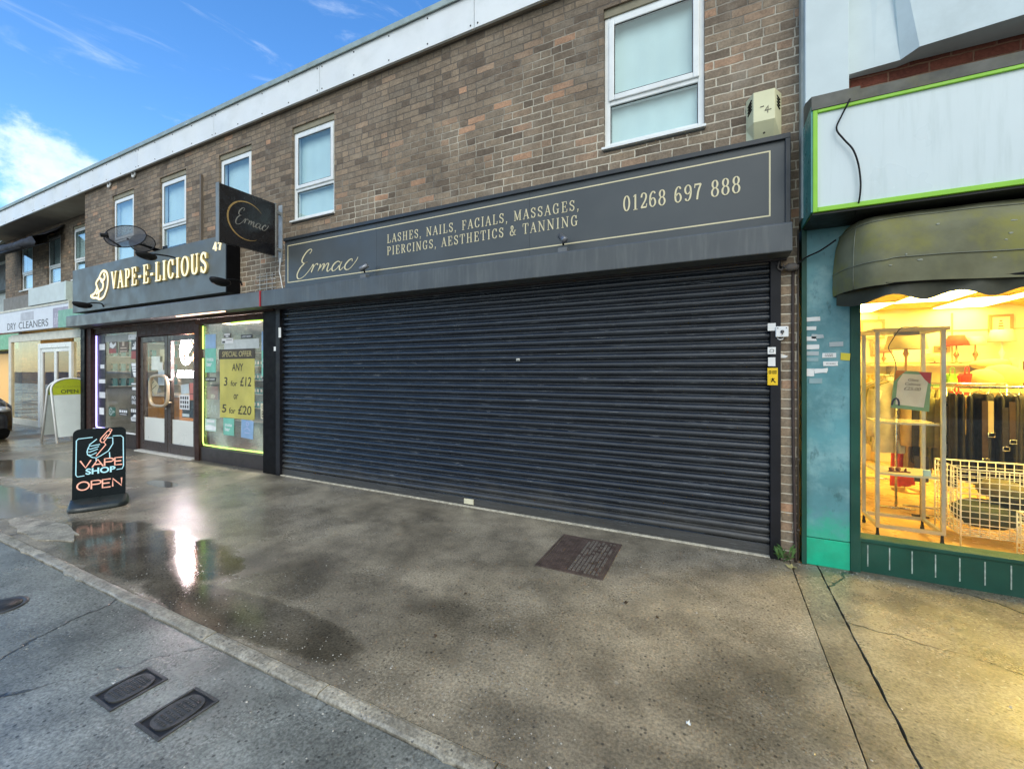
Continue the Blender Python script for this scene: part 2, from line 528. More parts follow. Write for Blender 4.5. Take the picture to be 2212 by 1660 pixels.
RENDER_W = M('painted_concrete', (.62, .71, .72), .7, var=.07, scale=2.2, dirt=(.46, .53, .52), dirt_amt=.4, bmp=.15, bscale=30)
GREEN_D = M('dark_green_paint', (.010, .062, .042), .45, var=.25, spec=.3, dirt=(.03, .08, .06), dirt_amt=.5, scale=3)
GREEN_B = M('bright_green_paint', (.01, .44, .25), .4, var=.2, dirt=(.03, .26, .17), dirt_amt=.6)
LIME = M('lime_trim', (.25, .56, .03), .45, var=.06)
LEAD = M('lead_flashing', (.10, .10, .085), .7, var=.35, dirt=(.16, .15, .08), dirt_amt=.6)
STEEL = M('brushed_steel', (.55, .54, .50), .28, metal=.9, var=.1)
CHROME = M('pale_chrome', (.75, .72, .66), .2, metal=1., var=.05)
DARKGAP = M('dark_void', (.008, .008, .009), .8)

BR_STOPS = [(0, (.128, .097, .070)), (.16, (.180, .138, .098)), (.38, (.228, .176, .124)), (.58, (.212, .170, .124)), (.76, (.262, .202, .140)), (.93, (.275, .203, .138)), (.978, (.310, .208, .138)), (.991, (.42, .25, .155))]
BRICK = brick_mat('brown_brick', BR_STOPS, (.58, .52, .41), (.145, .122, .098))
RB_STOPS = [(0, (.12, .035, .022)), (.4, (.17, .050, .030)), (.8, (.21, .066, .040)), (1., (.25, .08, .05))]
REDBRICK = brick_mat('red_brick', RB_STOPS, (.24, .13, .08), (.20, .08, .05), soot=False, seed=3., pale_bias=-.1)

BLIND = M('pale_blind', (.68, .82, .82), .8, var=.06, scale=2)
WGLASS = glass_mat('window_glass', (.94, .98, .98), 1.3)

# corrugated shutter paint: dusty on the ridges, scuffed
m, nt, b, out = new_mat('shutter_paint')
p = pos(nt)
s1 = noise(nt, nd(nt, 'ShaderNodeMapping', {'Vector': p, 'Scale': (1.1, 1, 14)}), 2.2, 6, .65)
s2 = noise(nt, nd(nt, 'ShaderNodeMapping', {'Vector': p, 'Scale': (1.3, 4, 60)}), 2.5, 5, .7)
c = mixc(nt, mr(nt, s1, .35, .7), (.009, .0125, .019), (.022, .029, .039))
c = mixc(nt, mth(nt, 'MULTIPLY', mr(nt, s2, .615, .70), .7), c, (.38, .40, .41))
sz_ = nt.nodes.new('ShaderNodeSeparateXYZ'); nt.links.new(p, sz_.inputs[0])
c = mixc(nt, mth(nt, 'MULTIPLY', mr(nt, mth(nt, 'ADD', sz_.outputs[2], mth(nt, 'MULTIPLY', noise(nt, p, 3, 5, .7), .5)), .28, .62, 1, 0), .35), c, (.13, .12, .10))
setin(nt, b, Base_Color=c, Roughness=mr(nt, s1, .3, .7, .17, .32), Specular_IOR_Level=.6)
SHUT = m

def ground_mat(name, cols, wet_bias=0., scale=1., speck=.5, puddles=(), damp=(), cracks=0., rmax=.62, moss=0., sheen=(), edge=False):
    """rain-soaked concrete / tarmac: aggregate, stains, sheen that comes and goes, standing water at given spots (x, y, rx, ry, turn)"""
    m, nt, b, out = new_mat(name)
    p = pos(nt)
    big = noise(nt, p, .55 * scale, 6, .6)
    mid = noise(nt, nd(nt, 'ShaderNodeVectorMath', [p, (3, 9, 1)], operation='ADD'), 2.3 * scale, 7, .65)
    fine = noise(nt, p, 70, 5, .7)
    c = ramp(nt, big, [(.30, cols[0]), (.5, cols[1]), (.72, cols[2])])
    f = mr(nt, mid, .28, .72, .58, 1.42)
    g = mth(nt, 'MULTIPLY', f, mr(nt, fine, .25, .75, .52, 1.5))
    c = mixc(nt, 1., c, nd(nt, 'ShaderNodeCombineXYZ', [g, g, g]), 'MULTIPLY')
    vo = nt.nodes.new('ShaderNodeTexVoronoi')
    vo.inputs['Scale'].default_value = 62
    nt.links.new(p, vo.inputs['Vector'])
    sc = nt.nodes.new('ShaderNodeSeparateColor'); nt.links.new(vo.outputs['Color'], sc.inputs[0])
    stone = mth(nt, 'MULTIPLY', mth(nt, 'GREATER_THAN', sc.outputs[0], 1 - .13 * speck), mr(nt, vo.outputs['Distance'], .30, .42, 1, 0))
    stone = mth(nt, 'MULTIPLY', stone, mr(nt, noise(nt, p, 1.1, 4), .40, .62))
    c = mixc(nt, mth(nt, 'MULTIPLY', stone, .8), c, (.40, .38, .33))
    dots = mth(nt, 'MULTIPLY', mth(nt, 'GREATER_THAN', sc.outputs[1], .94), mr(nt, vo.outputs['Distance'], .3, .5, 1, 0))
    c = mixc(nt, mth(nt, 'MULTIPLY', dots, .7), c, (.03, .028, .025))
    vg_ = nt.nodes.new('ShaderNodeTexVoronoi'); vg_.inputs['Scale'].default_value = 4.5; nt.links.new(p, vg_.inputs['Vector'])
    sg_ = nt.nodes.new('ShaderNodeSeparateColor'); nt.links.new(vg_.outputs['Color'], sg_.inputs[0])
    gum = mth(nt, 'MULTIPLY', mth(nt, 'GREATER_THAN', sg_.outputs[0], .72), mr(nt, mth(nt, 'ADD', vg_.outputs['Distance'], mth(nt, 'MULTIPLY', mth(nt, 'SUBTRACT', fine, .5), .02)), .055, .085, 1, 0))
    c = mixc(nt, mth(nt, 'MULTIPLY', gum, .38), c, (.06, .055, .045))
    gum2 = mth(nt, 'MULTIPLY', mth(nt, 'LESS_THAN', sg_.outputs[0], .14), mr(nt, vg_.outputs['Distance'], .04, .065, 1, 0))
    c = mixc(nt, mth(nt, 'MULTIPLY', gum2, .35), c, (.42, .40, .34))
    if moss:
        c = mixc(nt, mth(nt, 'MULTIPLY', mr(nt, noise(nt, p, 1.9, 6, .7), .55, .75), moss), c, (.09, .105, .028))
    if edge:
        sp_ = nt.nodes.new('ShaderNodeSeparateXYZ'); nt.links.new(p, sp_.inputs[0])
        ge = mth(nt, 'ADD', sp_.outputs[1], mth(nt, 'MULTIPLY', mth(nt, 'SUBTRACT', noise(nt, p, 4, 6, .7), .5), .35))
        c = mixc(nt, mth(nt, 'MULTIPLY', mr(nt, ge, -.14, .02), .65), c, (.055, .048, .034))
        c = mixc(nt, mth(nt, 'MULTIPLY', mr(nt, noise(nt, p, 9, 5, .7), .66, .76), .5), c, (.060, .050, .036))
    wet = mth(nt, 'ADD', mth(nt, 'MULTIPLY', big, .5), mth(nt, 'MULTIPLY', noise(nt, p, .9, 5, .6), .6))
    wet = mr(nt, mth(nt, 'ADD', wet, wet_bias), .44, .74)
    pud = dmp = None
    shn = None
    if puddles or damp:
        sep = nt.nodes.new('ShaderNodeSeparateXYZ'); nt.links.new(p, sep.inputs[0])
        wob = mth(nt, 'MULTIPLY', mth(nt, 'SUBTRACT', noise(nt, p, 1.7, 7, .62), .5), 1.9)
        for ii, (px, py, rx, ry, a) in enumerate(list(puddles) + list(damp) + list(sheen)):
            ca, sa = math.cos(a), math.sin(a)
            dx = mth(nt, 'SUBTRACT', sep.outputs[0], px); dy = mth(nt, 'SUBTRACT', sep.outputs[1], py)
            qx = mth(nt, 'DIVIDE', mth(nt, 'ADD', mth(nt, 'MULTIPLY', dx, ca), mth(nt, 'MULTIPLY', dy, sa)), rx)
            qy = mth(nt, 'DIVIDE', mth(nt, 'SUBTRACT', mth(nt, 'MULTIPLY', dy, ca), mth(nt, 'MULTIPLY', dx, sa)), ry)
            rr = mth(nt, 'ADD', mth(nt, 'MULTIPLY', qx, qx), mth(nt, 'MULTIPLY', qy, qy))
            one = mr(nt, mth(nt, 'ADD', rr, wob), .55, 1.0, 1, 0) if ii < len(puddles) else mr(nt, mth(nt, 'ADD', rr, wob), .35, 1.35, 1, 0)
            if ii < len(puddles):
                pud = one if pud is None else mth(nt, 'MAXIMUM', pud, one)
            elif ii >= len(puddles) + len(damp):
                shn = one if shn is None else mth(nt, 'MAXIMUM', shn, one)
            else:
                dmp = one if dmp is None else mth(nt, 'MAXIMUM', dmp, one)
    dark = mth(nt, 'SUBTRACT', 1.12, mth(nt, 'MULTIPLY', wet, .36))
    if dmp is not None:
        dark = mth(nt, 'MULTIPLY', dark, mth(nt, 'SUBTRACT', 1., mth(nt, 'MULTIPLY', dmp, .27)))
    if pud is not None:
        dark = mth(nt, 'MULTIPLY', dark, mth(nt, 'SUBTRACT', 1., mth(nt, 'MULTIPLY', pud, .55)))
    c = mixc(nt, 1., c, nd(nt, 'ShaderNodeCombineXYZ', [dark, dark, dark]), 'MULTIPLY')
    r = mth(nt, 'SUBTRACT', rmax, mth(nt, 'MULTIPLY', wet, rmax - .17))
    r = mth(nt, 'ADD', r, mth(nt, 'MULTIPLY', mth(nt, 'SUBTRACT', fine, .5), .25))
    h = mth(nt, 'ADD', mth(nt, 'MULTIPLY', fine, .8), mth(nt, 'ADD', mth(nt, 'MULTIPLY', stone, .5), mth(nt, 'MULTIPLY', noise(nt, p, 24, 4), .7)))
    if cracks:
        w = nd(nt, 'ShaderNodeVectorMath', [p, nd(nt, 'ShaderNodeVectorMath', [noise(nt, p, 2.5, 5, out=1), (.35, .35, 0)], operation='MULTIPLY')], operation='ADD')
        vc = nd(nt, 'ShaderNodeTexVoronoi', {'Vector': w, 'Scale': cracks}, feature='DISTANCE_TO_EDGE')
        ck = mth(nt, 'MULTIPLY', mr(nt, vc, .0015, .0055, 1, 0), mr(nt, noise(nt, p, .8, 3), .42, .56))
        c = mixc(nt, mth(nt, 'MULTIPLY', ck, .85), c, (.012, .011, .009))
        h = mth(nt, 'SUBTRACT', h, mth(nt, 'MULTIPLY', ck, 2.))
    if shn is not None:
        r = mth(nt, 'SUBTRACT', r, mth(nt, 'MULTIPLY', shn, mth(nt, 'SUBTRACT', r, .20)))
    st = mth(nt, 'SUBTRACT', .62, mth(nt, 'MULTIPLY', wet, .36))
    if shn is not None:
        st = mth(nt, 'MULTIPLY', st, mth(nt, 'SUBTRACT', 1., mth(nt, 'MULTIPLY', shn, .05)))
    if pud is not None:
        r = mth(nt, 'ADD', mth(nt, 'MULTIPLY', r, mth(nt, 'SUBTRACT', 1., pud)), mth(nt, 'MULTIPLY', pud, .05))
        st = mth(nt, 'MULTIPLY', st, mth(nt, 'SUBTRACT', 1., mth(nt, 'MULTIPLY', pud, .86)))
    n = nt.nodes.new('ShaderNodeBump')
    n.inputs['Distance'].default_value = .006
    nt.links.new(st, n.inputs['Strength']); nt.links.new(h, n.inputs['Height'])
    setin(nt, b, Base_Color=c, Roughness=mth(nt, 'MAXIMUM', r, .03), Specular_IOR_Level=.55, Normal=n.outputs[0])
    return m
PAVE = ground_mat('wet_concrete', [(.175, .147, .102), (.265, .228, .165), (.365, .322, .248)], .07, 1., 1.,
                  puddles=[(-4.35, -2.15, 1.5, .40, 0), (-2.75, -2.36, 1.25, .20, .03), (-6.6, -1.0, .35, .12, 0), (-7.4, -2.2, 1.3, .4, 0), (-9.5, -1.4, 1.6, .5, .1)], sheen=[(-5.0, -1.35, 1.6, .75, -.25), (-8.5, -.9, 3, .7, 0)], damp=[(.12, -1.75, .42, .36, .5), (-1.75, -1.95, .8, .35, 0), (-.35, -2.35, .7, .2, 0), (-3.0, -1.9, .9, .35, .1)], edge=True)
PAVE_S = ground_mat('patched_tarmac_strip', [(.165, .140, .098), (.22, .19, .14), (.28, .25, .19)], .06, 1.4, .6, moss=.3)
PAVE_R = ground_mat('broken_concrete', [(.17, .148, .10), (.24, .212, .15), (.32, .285, .215)], .05, 1.2, .9, sheen=[(2.2, -1.5, 1.0, .8, 0), (1.2, -2.2, .5, .25, 0)], damp=[(1.9, -.55, .8, .05, -.25), (1.2, -.75, .25, .05, -.6)], cracks=.75, moss=.5, edge=True)
ROAD = ground_mat('wet_tarmac', [(.135, .140, .124), (.225, .234, .212), (.33, .345, .322)], .10, .9, .6, cracks=.42,
                  damp=[(-1.85, -2.80, .40, .14, .1)], puddles=[(-4.6, -3.6, 1.5, .55, .1), (-3.0, -3.9, .7, .35, 0), (-6.5, -3.1, 1.2, .25, 0)], rmax=.52)
KERB = ground_mat('kerb_concrete', [(.20, .182, .138), (.275, .250, .195), (.35, .32, .25)], -.05, 3, .8, moss=.25)

# ================================================================== ground, road, pavement
g = X(); g.face([(-600, -600, -.12), (600, -600, -.12), (600, 600, -.12), (-600, 600, -.12)])
structure(g.build('ground', M('far_tarmac', (.06, .06, .058), .6), org=(0, 0, 0)))
structure(bx(-90, 60, -14, -2.609, -.11, -.012).build('road', ROAD, org=(0, 0, 0)))
for a_, b_ in ((-90, -11.985), (-11.975, -5.778), (-5.768, .508)):
    structure(bx(a_, b_, -2.528, .62, -.10, 0).build('pavement', PAVE, org=(b_ - 3, 0, 0)))
def slab(x0, x1, zt, m_, org, j0, j1):
    # a cast bay whose cut edges are worn and wander a little
    L = [(x0 + rnd.uniform(-j0, j0), -2.528 + 2.828 * i / 46, zt) for i in range(47)]
    Rr = [(x1 + rnd.uniform(-j1, j1), -2.528 + 2.828 * i / 46, zt) for i in range(47)]
    e = X(); e.prism(L + Rr[::-1], (0, 0, -.10 - zt))
    structure(e.build('pavement', m_, org=org))
slab(.516, .687, -.004, PAVE_S, (.6, 0, 0), .002, .003)
slab(.695, 60, .002, PAVE_R, (3, 0, 0), .004, 0)
k = X()
x = -30.
while x < 8:
    L = .914
    # each kerb stone: worn, slightly out of line, chipped arris
    dz, dy = rnd.uniform(-.003, .003), rnd.uniform(-.004, .004)
    n = 14
    rows = []
    for i in range(n + 1):
        xx = x + .004 + (L - .008) * i / n
        j = rnd.uniform(-.004, .004); q = rnd.uniform(-.005, .003)
        if rnd.random() < .08: q -= .012
        rows.append([(xx, -2.531 + dy * .3, -.12), (xx, -2.531 + dy * .3, .001 + dz * .5 + j * .4), (xx, -2.548 + dy, .005 + dz * .5 + j * .5), (xx, -2.590 + dy + q * .3, .003 + dz * .5 + j * .5), (xx, -2.602 + dy * .5 + q, -.004 + dz * .5), (xx, -2.606 + dy * .5 + q, -.12)])
    V = k.grid(rows)
    for r_ in (V[0], V[-1]):
        k.bm.faces.new(r_)
    x += L
structure(k.build('kerb', KERB, org=(-3, -2.57, 0), smooth=False))

# loose pale grit lying on the ground: nobody could count it
gr = X()
def pebble(mb, x, y, z, s):
    V = [mb.bm.verts.new((x + s * rnd.uniform(.5, 1) * a, y + s * rnd.uniform(.5, 1) * b_, z + s * c_ * rnd.uniform(.4, .8))) for a, b_, c_ in ((1, 0, 0), (-.3, .9, 0), (-.9, -.2, 0), (.1, -.9, 0), (0, 0, .8))]
    for i in range(4):
        mb.bm.faces.new([V[i], V[(i + 1) % 4], V[4]])
for i in range(1500):
    a = rnd.random()
    if a < .42: x, y = rnd.uniform(-5, 2.4), rnd.uniform(-2.5, -.05)
    elif a < .62: x, y = rnd.uniform(-3.2, .6), -2.50 + abs(rnd.gauss(0, .10))
    elif a < .78: x, y = rnd.gauss(.75, .3), -.04 - abs(rnd.gauss(0, .07))
    elif a < .86: x, y = rnd.uniform(-6, .4), -.03 - abs(rnd.gauss(0, .03))
    else: x, y = rnd.uniform(-3.5, 1.2), -2.64 - abs(rnd.gauss(0, .18))
    pebble(gr, x, y, -.012 if y < -2.6 else .002, min(.011, abs(rnd.gauss(.0025, .002)) + .0012))
stuff(tag(gr.build('gravel', M('pale_grit', (.42, .40, .35), .7, var=.4, scale=40), org=(0, 0, 0)), 'pale grit and crumbs scattered over the wet pavement and kerb', 'grit'))

# ================================================================== brick terrace
ZF0, ZF1 = 5.18, 5.59
WZ0, WZ1 = 3.575, 4.915
XR = .575          # right end of the terrace
terr = thing('brick_building', 'long flat-roofed brown brick terrace with white roof fascia above the row of shops', 'building', (-9, 4, 0))
w = X()
front = [(-.968, -.098), (-5.383, -4.550), (-7.129, -6.300), (-8.912, -8.069), (-10.664, -9.831)]
OFR = .005
def wall_with_holes(mb, x0, x1, y0, y1, z0, z1, holes, hz0, hz1):
    hs = sorted(holes)
    cur = x0
    for a, b_ in hs:
        mb.box(cur, a, y0, y1, z0, z1)
        mb.box(a, b_, y0, y1, z0, hz0)
        mb.box(a, b_, y0, y1, hz1, z1)
        cur = b_
    mb.box(cur, x1, y0, y1, z0, z1)
wall_with_holes(w, -11.86, XR, 0, .25, 2.41, ZF0 + .05, front, WZ0 - .02, WZ1)
rec = [(-14.02, -13.12), (-15.524, -14.71), (-17.298, -16.474)]
wall_with_holes(w, -18.45, -11.86, .5, .75, 3.10, ZF0 + .05, rec, 3.66, 4.97)
w.box(-11.86, -11.61, .25, .75, 2.3, ZF0 + .05)
w.box(.452, XR, -.004, .25, 0, 2.4095)              # pier right of the shutter
w.box(-18.45, -18.2, .75, 7, 0, ZF0 + .05)
bmesh.ops.remove_doubles(w.bm, verts=w.bm.verts, dist=.0005)
w.build('wall', BRICK, terr)
# roof slab, boards along the eaves, metal edge strip
bx(-26, XR, -.02, 8, ZF0 + .052, ZF1 - .02).build('roof', M('roof_felt', (.08, .08, .08), .9), terr)
xs = [-26, -23.9, -21.5, -19.1, -16.7, -14.3, -11.9, -9.52, -7.13, -4.735, -2.35, XR]
SCREW = M('dark_screw', (.05, .05, .05), .5)
for a, b_ in zip(xs[:-1], xs[1:]):
    s = X()
    s.box(a + .004, b_ - .004, -.075, -.045, ZF0, ZF1 - .035)
    n = 5
    for i in range(n):
        xx = a + .045 + (b_ - a - .09) * i / (n - 1)
        for zz in (ZF0 + .04, ZF1 - .08):
            s.lathe([(0, .006), (.009, .005), (.010, 0)], (xx, -.075, zz), (0, -1, 0), 6, 1)
    s.build('fascia_board', [FASCIA_W, SCREW], terr)
e = X()
e.prism([(-26, -.105, ZF1 - .045), (-26, -.112, ZF1 + .012), (-26, -.06, ZF1 + .028), (-26, .25, ZF1 + .0), (-26, .25, ZF1 - .018), (-26, -.09, ZF1 - .015), (-26, -.09, ZF1 - .045)], (26 + XR, 0, 0))
e.build('roof_trim', ALU, terr)
sfm = X(); sfm.box(-26, -11.87, -.044, .5, ZF0 + .012, ZF0 + .05); sfm.box(-11.87, XR, -.044, -.001, ZF0 + .012, ZF0 + .05)
sfm.build('soffit', SOFFIT, terr)

LINTEL = M('olive_lintel', (.26, .235, .16), .7, var=.15)
def window(x0, x1, z0, z1, zt, y, lintel=.0, sash=0.):
    """white casement: big top sash, low fixed light below the transom, drip sill"""
    fr = X()
    fw, d0, d1 = .055, y + .035, y + .105
    zl = z1 - lintel
    fr.box(x0 + .002, x0 + fw, d0, d1, z0 + .02, zl)
    fr.box(x1 - fw, x1 - .002, d0, d1, z0 + .02, zl)
    fr.box(x0 + fw, x1 - fw, d0, d1, zl - .05, zl)
    fr.box(x0 + fw, x1 - fw, d0, d1, z0 + .02, z0 + .075)
    fr.box(x0 + fw, x1 - fw, d0, d1, zt - .03, zt + .02)
    root = fr.build('window', UPVC, terr, bevel=.006)
    s = X()
    a, b_, c0, c1, e0, e1 = x0 + fw - .012, x1 - fw + .012, zt + .008, zl - .038, y + .018, y + .036
    t = .052
    s.box(a, a + t, e0, e1, c0, c1); s.box(b_ - t, b_, e0, e1, c0, c1)
    s.box(a + t, b_ - t, e0, e1, c0, c0 + t); s.box(a + t, b_ - t, e0, e1, c1 - t, c1)
    s.build('sash', UPVC, root, bevel=.008)
    sl = X()
    sl.prism([(x0 - .012, y - .035, z0 - .002), (x0 - .012, y - .035, z0 + .018), (x0 - .012, y + .034, z0 + .03), (x0 - .012, y + .034, z0 - .002)], (x1 - x0 + .024, 0, 0))
    sl.build('sill', UPVC, root)
    pn = X()
    pn.box(a + t - .004, b_ - t + .004, y + .026, y + .034, c0 + t - .004, c1 - t + .004)
    pn.box(x0 + fw - .004, x1 - fw + .004, y + .052, y + .06, z0 + .07, zt - .026)
    pn.build('pane', WGLASS, root)
    bl = X(); zb_ = z0 + .03 + rnd.uniform(.04, .13); xa = x0 + .03 + rnd.uniform(0, .05)
    nb_ = 24
    bl.grid([[(xa + (x1 - .035 - xa) * i / nb_, y + .1125 + .0035 * math.sin(i * 1.1) * (1 if zz < z1 - .2 else .3), zz) for i in range(nb_ + 1)] for zz in (zb_, (zb_ + z1) / 2, z1 - .02)])
    bl.box(xa, x1 - .035, y + .106, y + .1085, zb_ - .012, zb_)
    bl.build('blind', BLIND, root)
    gk = X()
    for (p0, p1, q0, q1, yy) in ((a + t, b_ - t, c0 + t, c1 - t, y + .0255), (x0 + fw, x1 - fw, z0 + .075, zt - .03, y + .0515)):
        for (r0, r1, u0, u1) in ((p0, p0 + .006, q0, q1), (p1 - .006, p1, q0, q1), (p0 + .006, p1 - .006, q0, q0 + .006), (p0 + .006, p1 - .006, q1 - .006, q1)):
            gk.box(r0, r1, yy - .0005, yy + .0055, u0, u1)
    gk.build('gasket', BLACK, root)
    bx(x0 + .001, x1 - .001, y + .20, y + .22, z0, z1).build('backing', DARKGAP, root)
    if lintel:
        bx(x0 + .002, x1 - .002, y + .02, y + .11, zl + .001, z1 - .001).build('lintel_panel', LINTEL, root)
for i, (a, b_) in enumerate(front):
    window(a, b_, WZ0, WZ1, 4.035, 0., .075)
for a, b_ in rec:
    window(a, b_, 3.665, 4.965, 4.13, .5, .05)

# ================================================================== painted concrete building on the right (charity shop)
XC = .588
shop = thing('white_building', 'white painted concrete building with green shopfront at the right of the terrace', 'building', (2.5, 3, 0))
p_ = X()
p_.box(XC + .004, .857, -.15, .12, 3.50, 8.5)
p_.build('pier', RENDER_W, shop, bevel=.006)
bx(.5765, XC + .0035, -.10, .12, 2.66, 8.5).build('edge_strip', M('grey_edge', (.42, .45, .42), .7, var=.2), shop)
# folded concrete band: facets meeting in raised ridges
fb = X()
zb = 3.69
xv = [.858, 1.02, 1.16, 1.24, 1.9, 2.04, 2.12, 2.9, 3.9, 6.5]
yv = [-.06, -.075, -.085, -.155, -.235, -.255, -.185, -.26, -.185, -.185]
bot = [(a, yv[i], zb + (.0 if i < 3 else .018)) for i, a in enumerate(xv)]
mid = [(a, yv[i] - .0, 4.9) for i, a in enumerate(xv)]
for i, (dx, y) in enumerate(zip((0, .06, .12, .20, 0, .03, .06, 0, 0, 0), (-.06, -.07, -.09, -.165, -.255, -.265, -.19, -.26, -.185, -.185))):
    mid[i] = (mid[i][0] - dx * .9, y, 4.9)
top_ = [(m_[0], m_[1], 8.5) for m_ in mid]
fb.grid([bot, mid, top_])
fb.grid([[(q[0], q[1], q[2]) for q in bot], [(q[0], .13, q[2] + .0) for q in bot]])
fb.build('folded_band', RENDER_W, shop, smooth=False)
bx(.858, 6.5, .0, .2, 3.28, 3.72).build('brick_band', REDBRICK, shop)
bx(XC, 6.5, .14, .3, 2.45, 8.4).build('inner_wall', M('cream_inside', (.72, .60, .36), .7), shop)
# pillar with plinth, dark edge mouldings
PILL = M('pillar_panel', (.095, .265, .295), .42, var=.28, scale=2.6, dirt=(.25, .44, .46), dirt_amt=.85, bmp=.1)
def pillar_stain():
    nt = PILL.node_tree
    b = next(n for n in nt.nodes if n.type == 'BSDF_PRINCIPLED')
    src = b.inputs['Base Color'].links[0].from_socket
    p = pos(nt)
    sep = nt.nodes.new('ShaderNodeSeparateXYZ'); nt.links.new(p, sep.inputs[0])
    h = mth(nt, 'ADD', sep.outputs[2], mth(nt, 'MULTIPLY', mth(nt, 'SUBTRACT', noise(nt, p, 7, 6, .65), .5), .55))
    c = mixc(nt, mth(nt, 'MULTIPLY', mr(nt, h, .20, .46, 1, 0), .85), src, (.02, .40, .24))
    st_ = noise(nt, nd(nt, 'ShaderNodeMapping', {'Vector': p, 'Scale': (9, 9, 4)}), 1.6, 7, .7)
    c = mixc(nt, mth(nt, 'MULTIPLY', mr(nt, st_, .56, .70), .6), c, (.02, .085, .09))
    nt.links.new(c, b.inputs['Base Color'])
pillar_stain()
bx(.622, .893, -.012, .1, .213, 2.60).build('pillar', PILL, shop, bevel=.003)
bx(.622, .893, -.014, .1, .0, .207).build('plinth', GREEN_B, shop, bevel=.003)
bx(.590, .6215, -.03, .12, .0, 2.6).build('corner_strip', GREEN_D, shop)
fr = X()
fr.box(.8935, .955, -.02, .14, .0, 2.45)
fr.box(.955, 5.2, -.0, .14, .225, .252)
fr.box(.955, 5.2, .0, .13, 2.15, 2.45)
fr.box(5.2, 5.3, -.02, .14, 0, 2.45)
fr.box(3.1, 3.16, .02, .1, .252, 2.15)
fr.build('window_frame', GREEN_D, shop, bevel=.003)
st = X()
st.box(.955, 5.2, .012, .13, .0, .2245)
xx = 1.0
while xx < 3.4:
    st.box(xx, xx + .007, .0105, .0125, .045, .205, 1)
    xx += .125
st.build('stall_riser', [GREEN_D, M('worn_groove', (.30, .36, .32), .6, var=.4, scale=30)], shop)
bx(.9555, 5.2, .055, .061, .2525, 2.1495).build('window_pane', glass_mat('shop_glass', (.97, .985, .97), .35), shop)
WARMWALL = M('cream_wall', (.76, .72, .46), .7, var=.05, scale=1.5)
WARMCEIL = M('tiled_ceiling', (.74, .62, .36), .8, var=.04)
bx(-.1, 7, 5.0, 5.15, -.0, 2.52).build('back_wall', WARMWALL, shop)
bx(-.1, .55, .25, 5.0, .0, 2.52).build('side_wall', WARMWALL, shop)
bx(6.9, 7.0, .2, 5.0, .0, 2.52).build('side_wall', WARMWALL, shop)
bx(-.1, 7, .3, 5.15, -.10, -.0).build('floor', M('honey_vinyl', (.62, .38, .13), .3, var=.1, scale=2), shop)
bx(-.1, 7, .31, 5.0, 2.5, 2.6).build('ceiling', WARMCEIL, shop)
bx(.58, 6.9, .301, .31, 2.1, 2.55).build('bulkhead', WARMCEIL, shop)
tb = X()
for zz in (1.62, 2.12):
    tb.box(.55, 6.9, 4.985, 4.999, zz, zz + .012)
for xx in (2.4, 3.3, 4.2, 5.1):
    tb.box(xx, xx + .015, 4.984, 4.999, 1.62, 2.4)
tb.build('wall_trim', M('tan_trim', (.50, .36, .12), .6), shop)
CEILL = EM('ceiling_tube_light', (1., .79, .22), 13.5, (1, .9, .6))
CEILN = EM('window_tube_light', (1., .70, .14), 62., (1, .9, .6))
for cx_, cy_ in ((2.6, 3.45), (3.35, 4.4), (2.0, 4.42), (3.75, 3.4), (4.9, 2.95), (3.0, 1.25), (4.3, 1.25)):
    fl = bx(cx_ - .32, cx_ + .32, cy_ - .55, cy_ + .55, 2.478, 2.4995).build('ceiling_light', M('cream_tray', (.7, .62, .4), .5), shop)
    bx(cx_ - .29, cx_ + .29, cy_ - .52, cy_ + .52, 2.470, 2.4775).build('diffuser', CEILN if cy_ < 1.5 else CEILL, fl)

# ================================================================== neighbour beyond the terrace's far end
nb = thing('shop_building', 'pale rendered shop building just showing past the far end of the terrace', 'building', (-24, 3, 0))
bx(-32, -18.9, 1.6, 8, 3.0, 4.3).build('wall', M('pale_render', (.62, .68, .68), .7), nb)
bx(-32, -18.7, 1.4, 8, 4.3, 5.2).build('roof', M('slate_cladding', (.10, .115, .13), .6), nb)
bx(-32, -18.6, 1.3, 8, 5.2, 5.75).build('roof_fascia', FASCIA_W, nb)
bx(-32, -18.9, 1.65, 8, 2.7, 3.0).build('brick_band', REDBRICK, nb)
bx(-32, -18.55, 1.2, 1.7, 2.2, 2.7).build('shop_fascia', M('pale_green_frame', (.20, .50, .30), .5), nb)
bx(-32, -18.9, 1.7, 8, 0, 2.2).build('shopfront', M('amber_inside', (.10, .07, .035), .5), nb)
gl_ = X()
for i in range(4):
    gl_.box(-31 + i * 3, -28.6 + i * 3, 1.66, 1.69, .3, 2.1)
gl_.build('window', EM('lit_window', (1., .55, .15), .12), nb)

# ================================================================== shuttered salon: roller shutter, sign, lamps
sh = thing('roller_shutter', 'closed dark grey corrugated roller shutter filling the wide salon front', 'shutter', (-2.6, 0, 0))
c_ = X()
SX0, SX1, SP, SZ0, SZ1 = -5.60, .378, .0752, .095, 2.40
prof = [(0, .007), (.004, -.002), (.011, -.010), (.021, -.0165), (.032, -.0185), (.043, -.016), (.053, -.009), (.0595, .001), (.0625, .008), (.069, .0095)]
rows = []
z = SZ0
i = 0
nx = 44
jit = []
for q_ in range(40):
    ph, am = rnd.uniform(0, 6), rnd.uniform(.0005, .0022)
    row = [am * math.sin(ph + k * rnd.uniform(.24, .28)) + rnd.uniform(-.0009, .0009) for k in range(nx + 1)]
    if rnd.random() < .4:
        d_ = rnd.randrange(2, nx - 1); row[d_] += rnd.uniform(.003, .006)
    jit.append(row)
while z < SZ1:
    for (dz, dy) in prof:
        rows.append([(SX0 + (SX1 - SX0) * k / nx, .022 + dy + jit[i][k], z + dz) for k in range(nx + 1)])
    z += SP
    i += 1
c_.grid(rows)
c_.build('curtain', SHUT, sh)
bb = X()
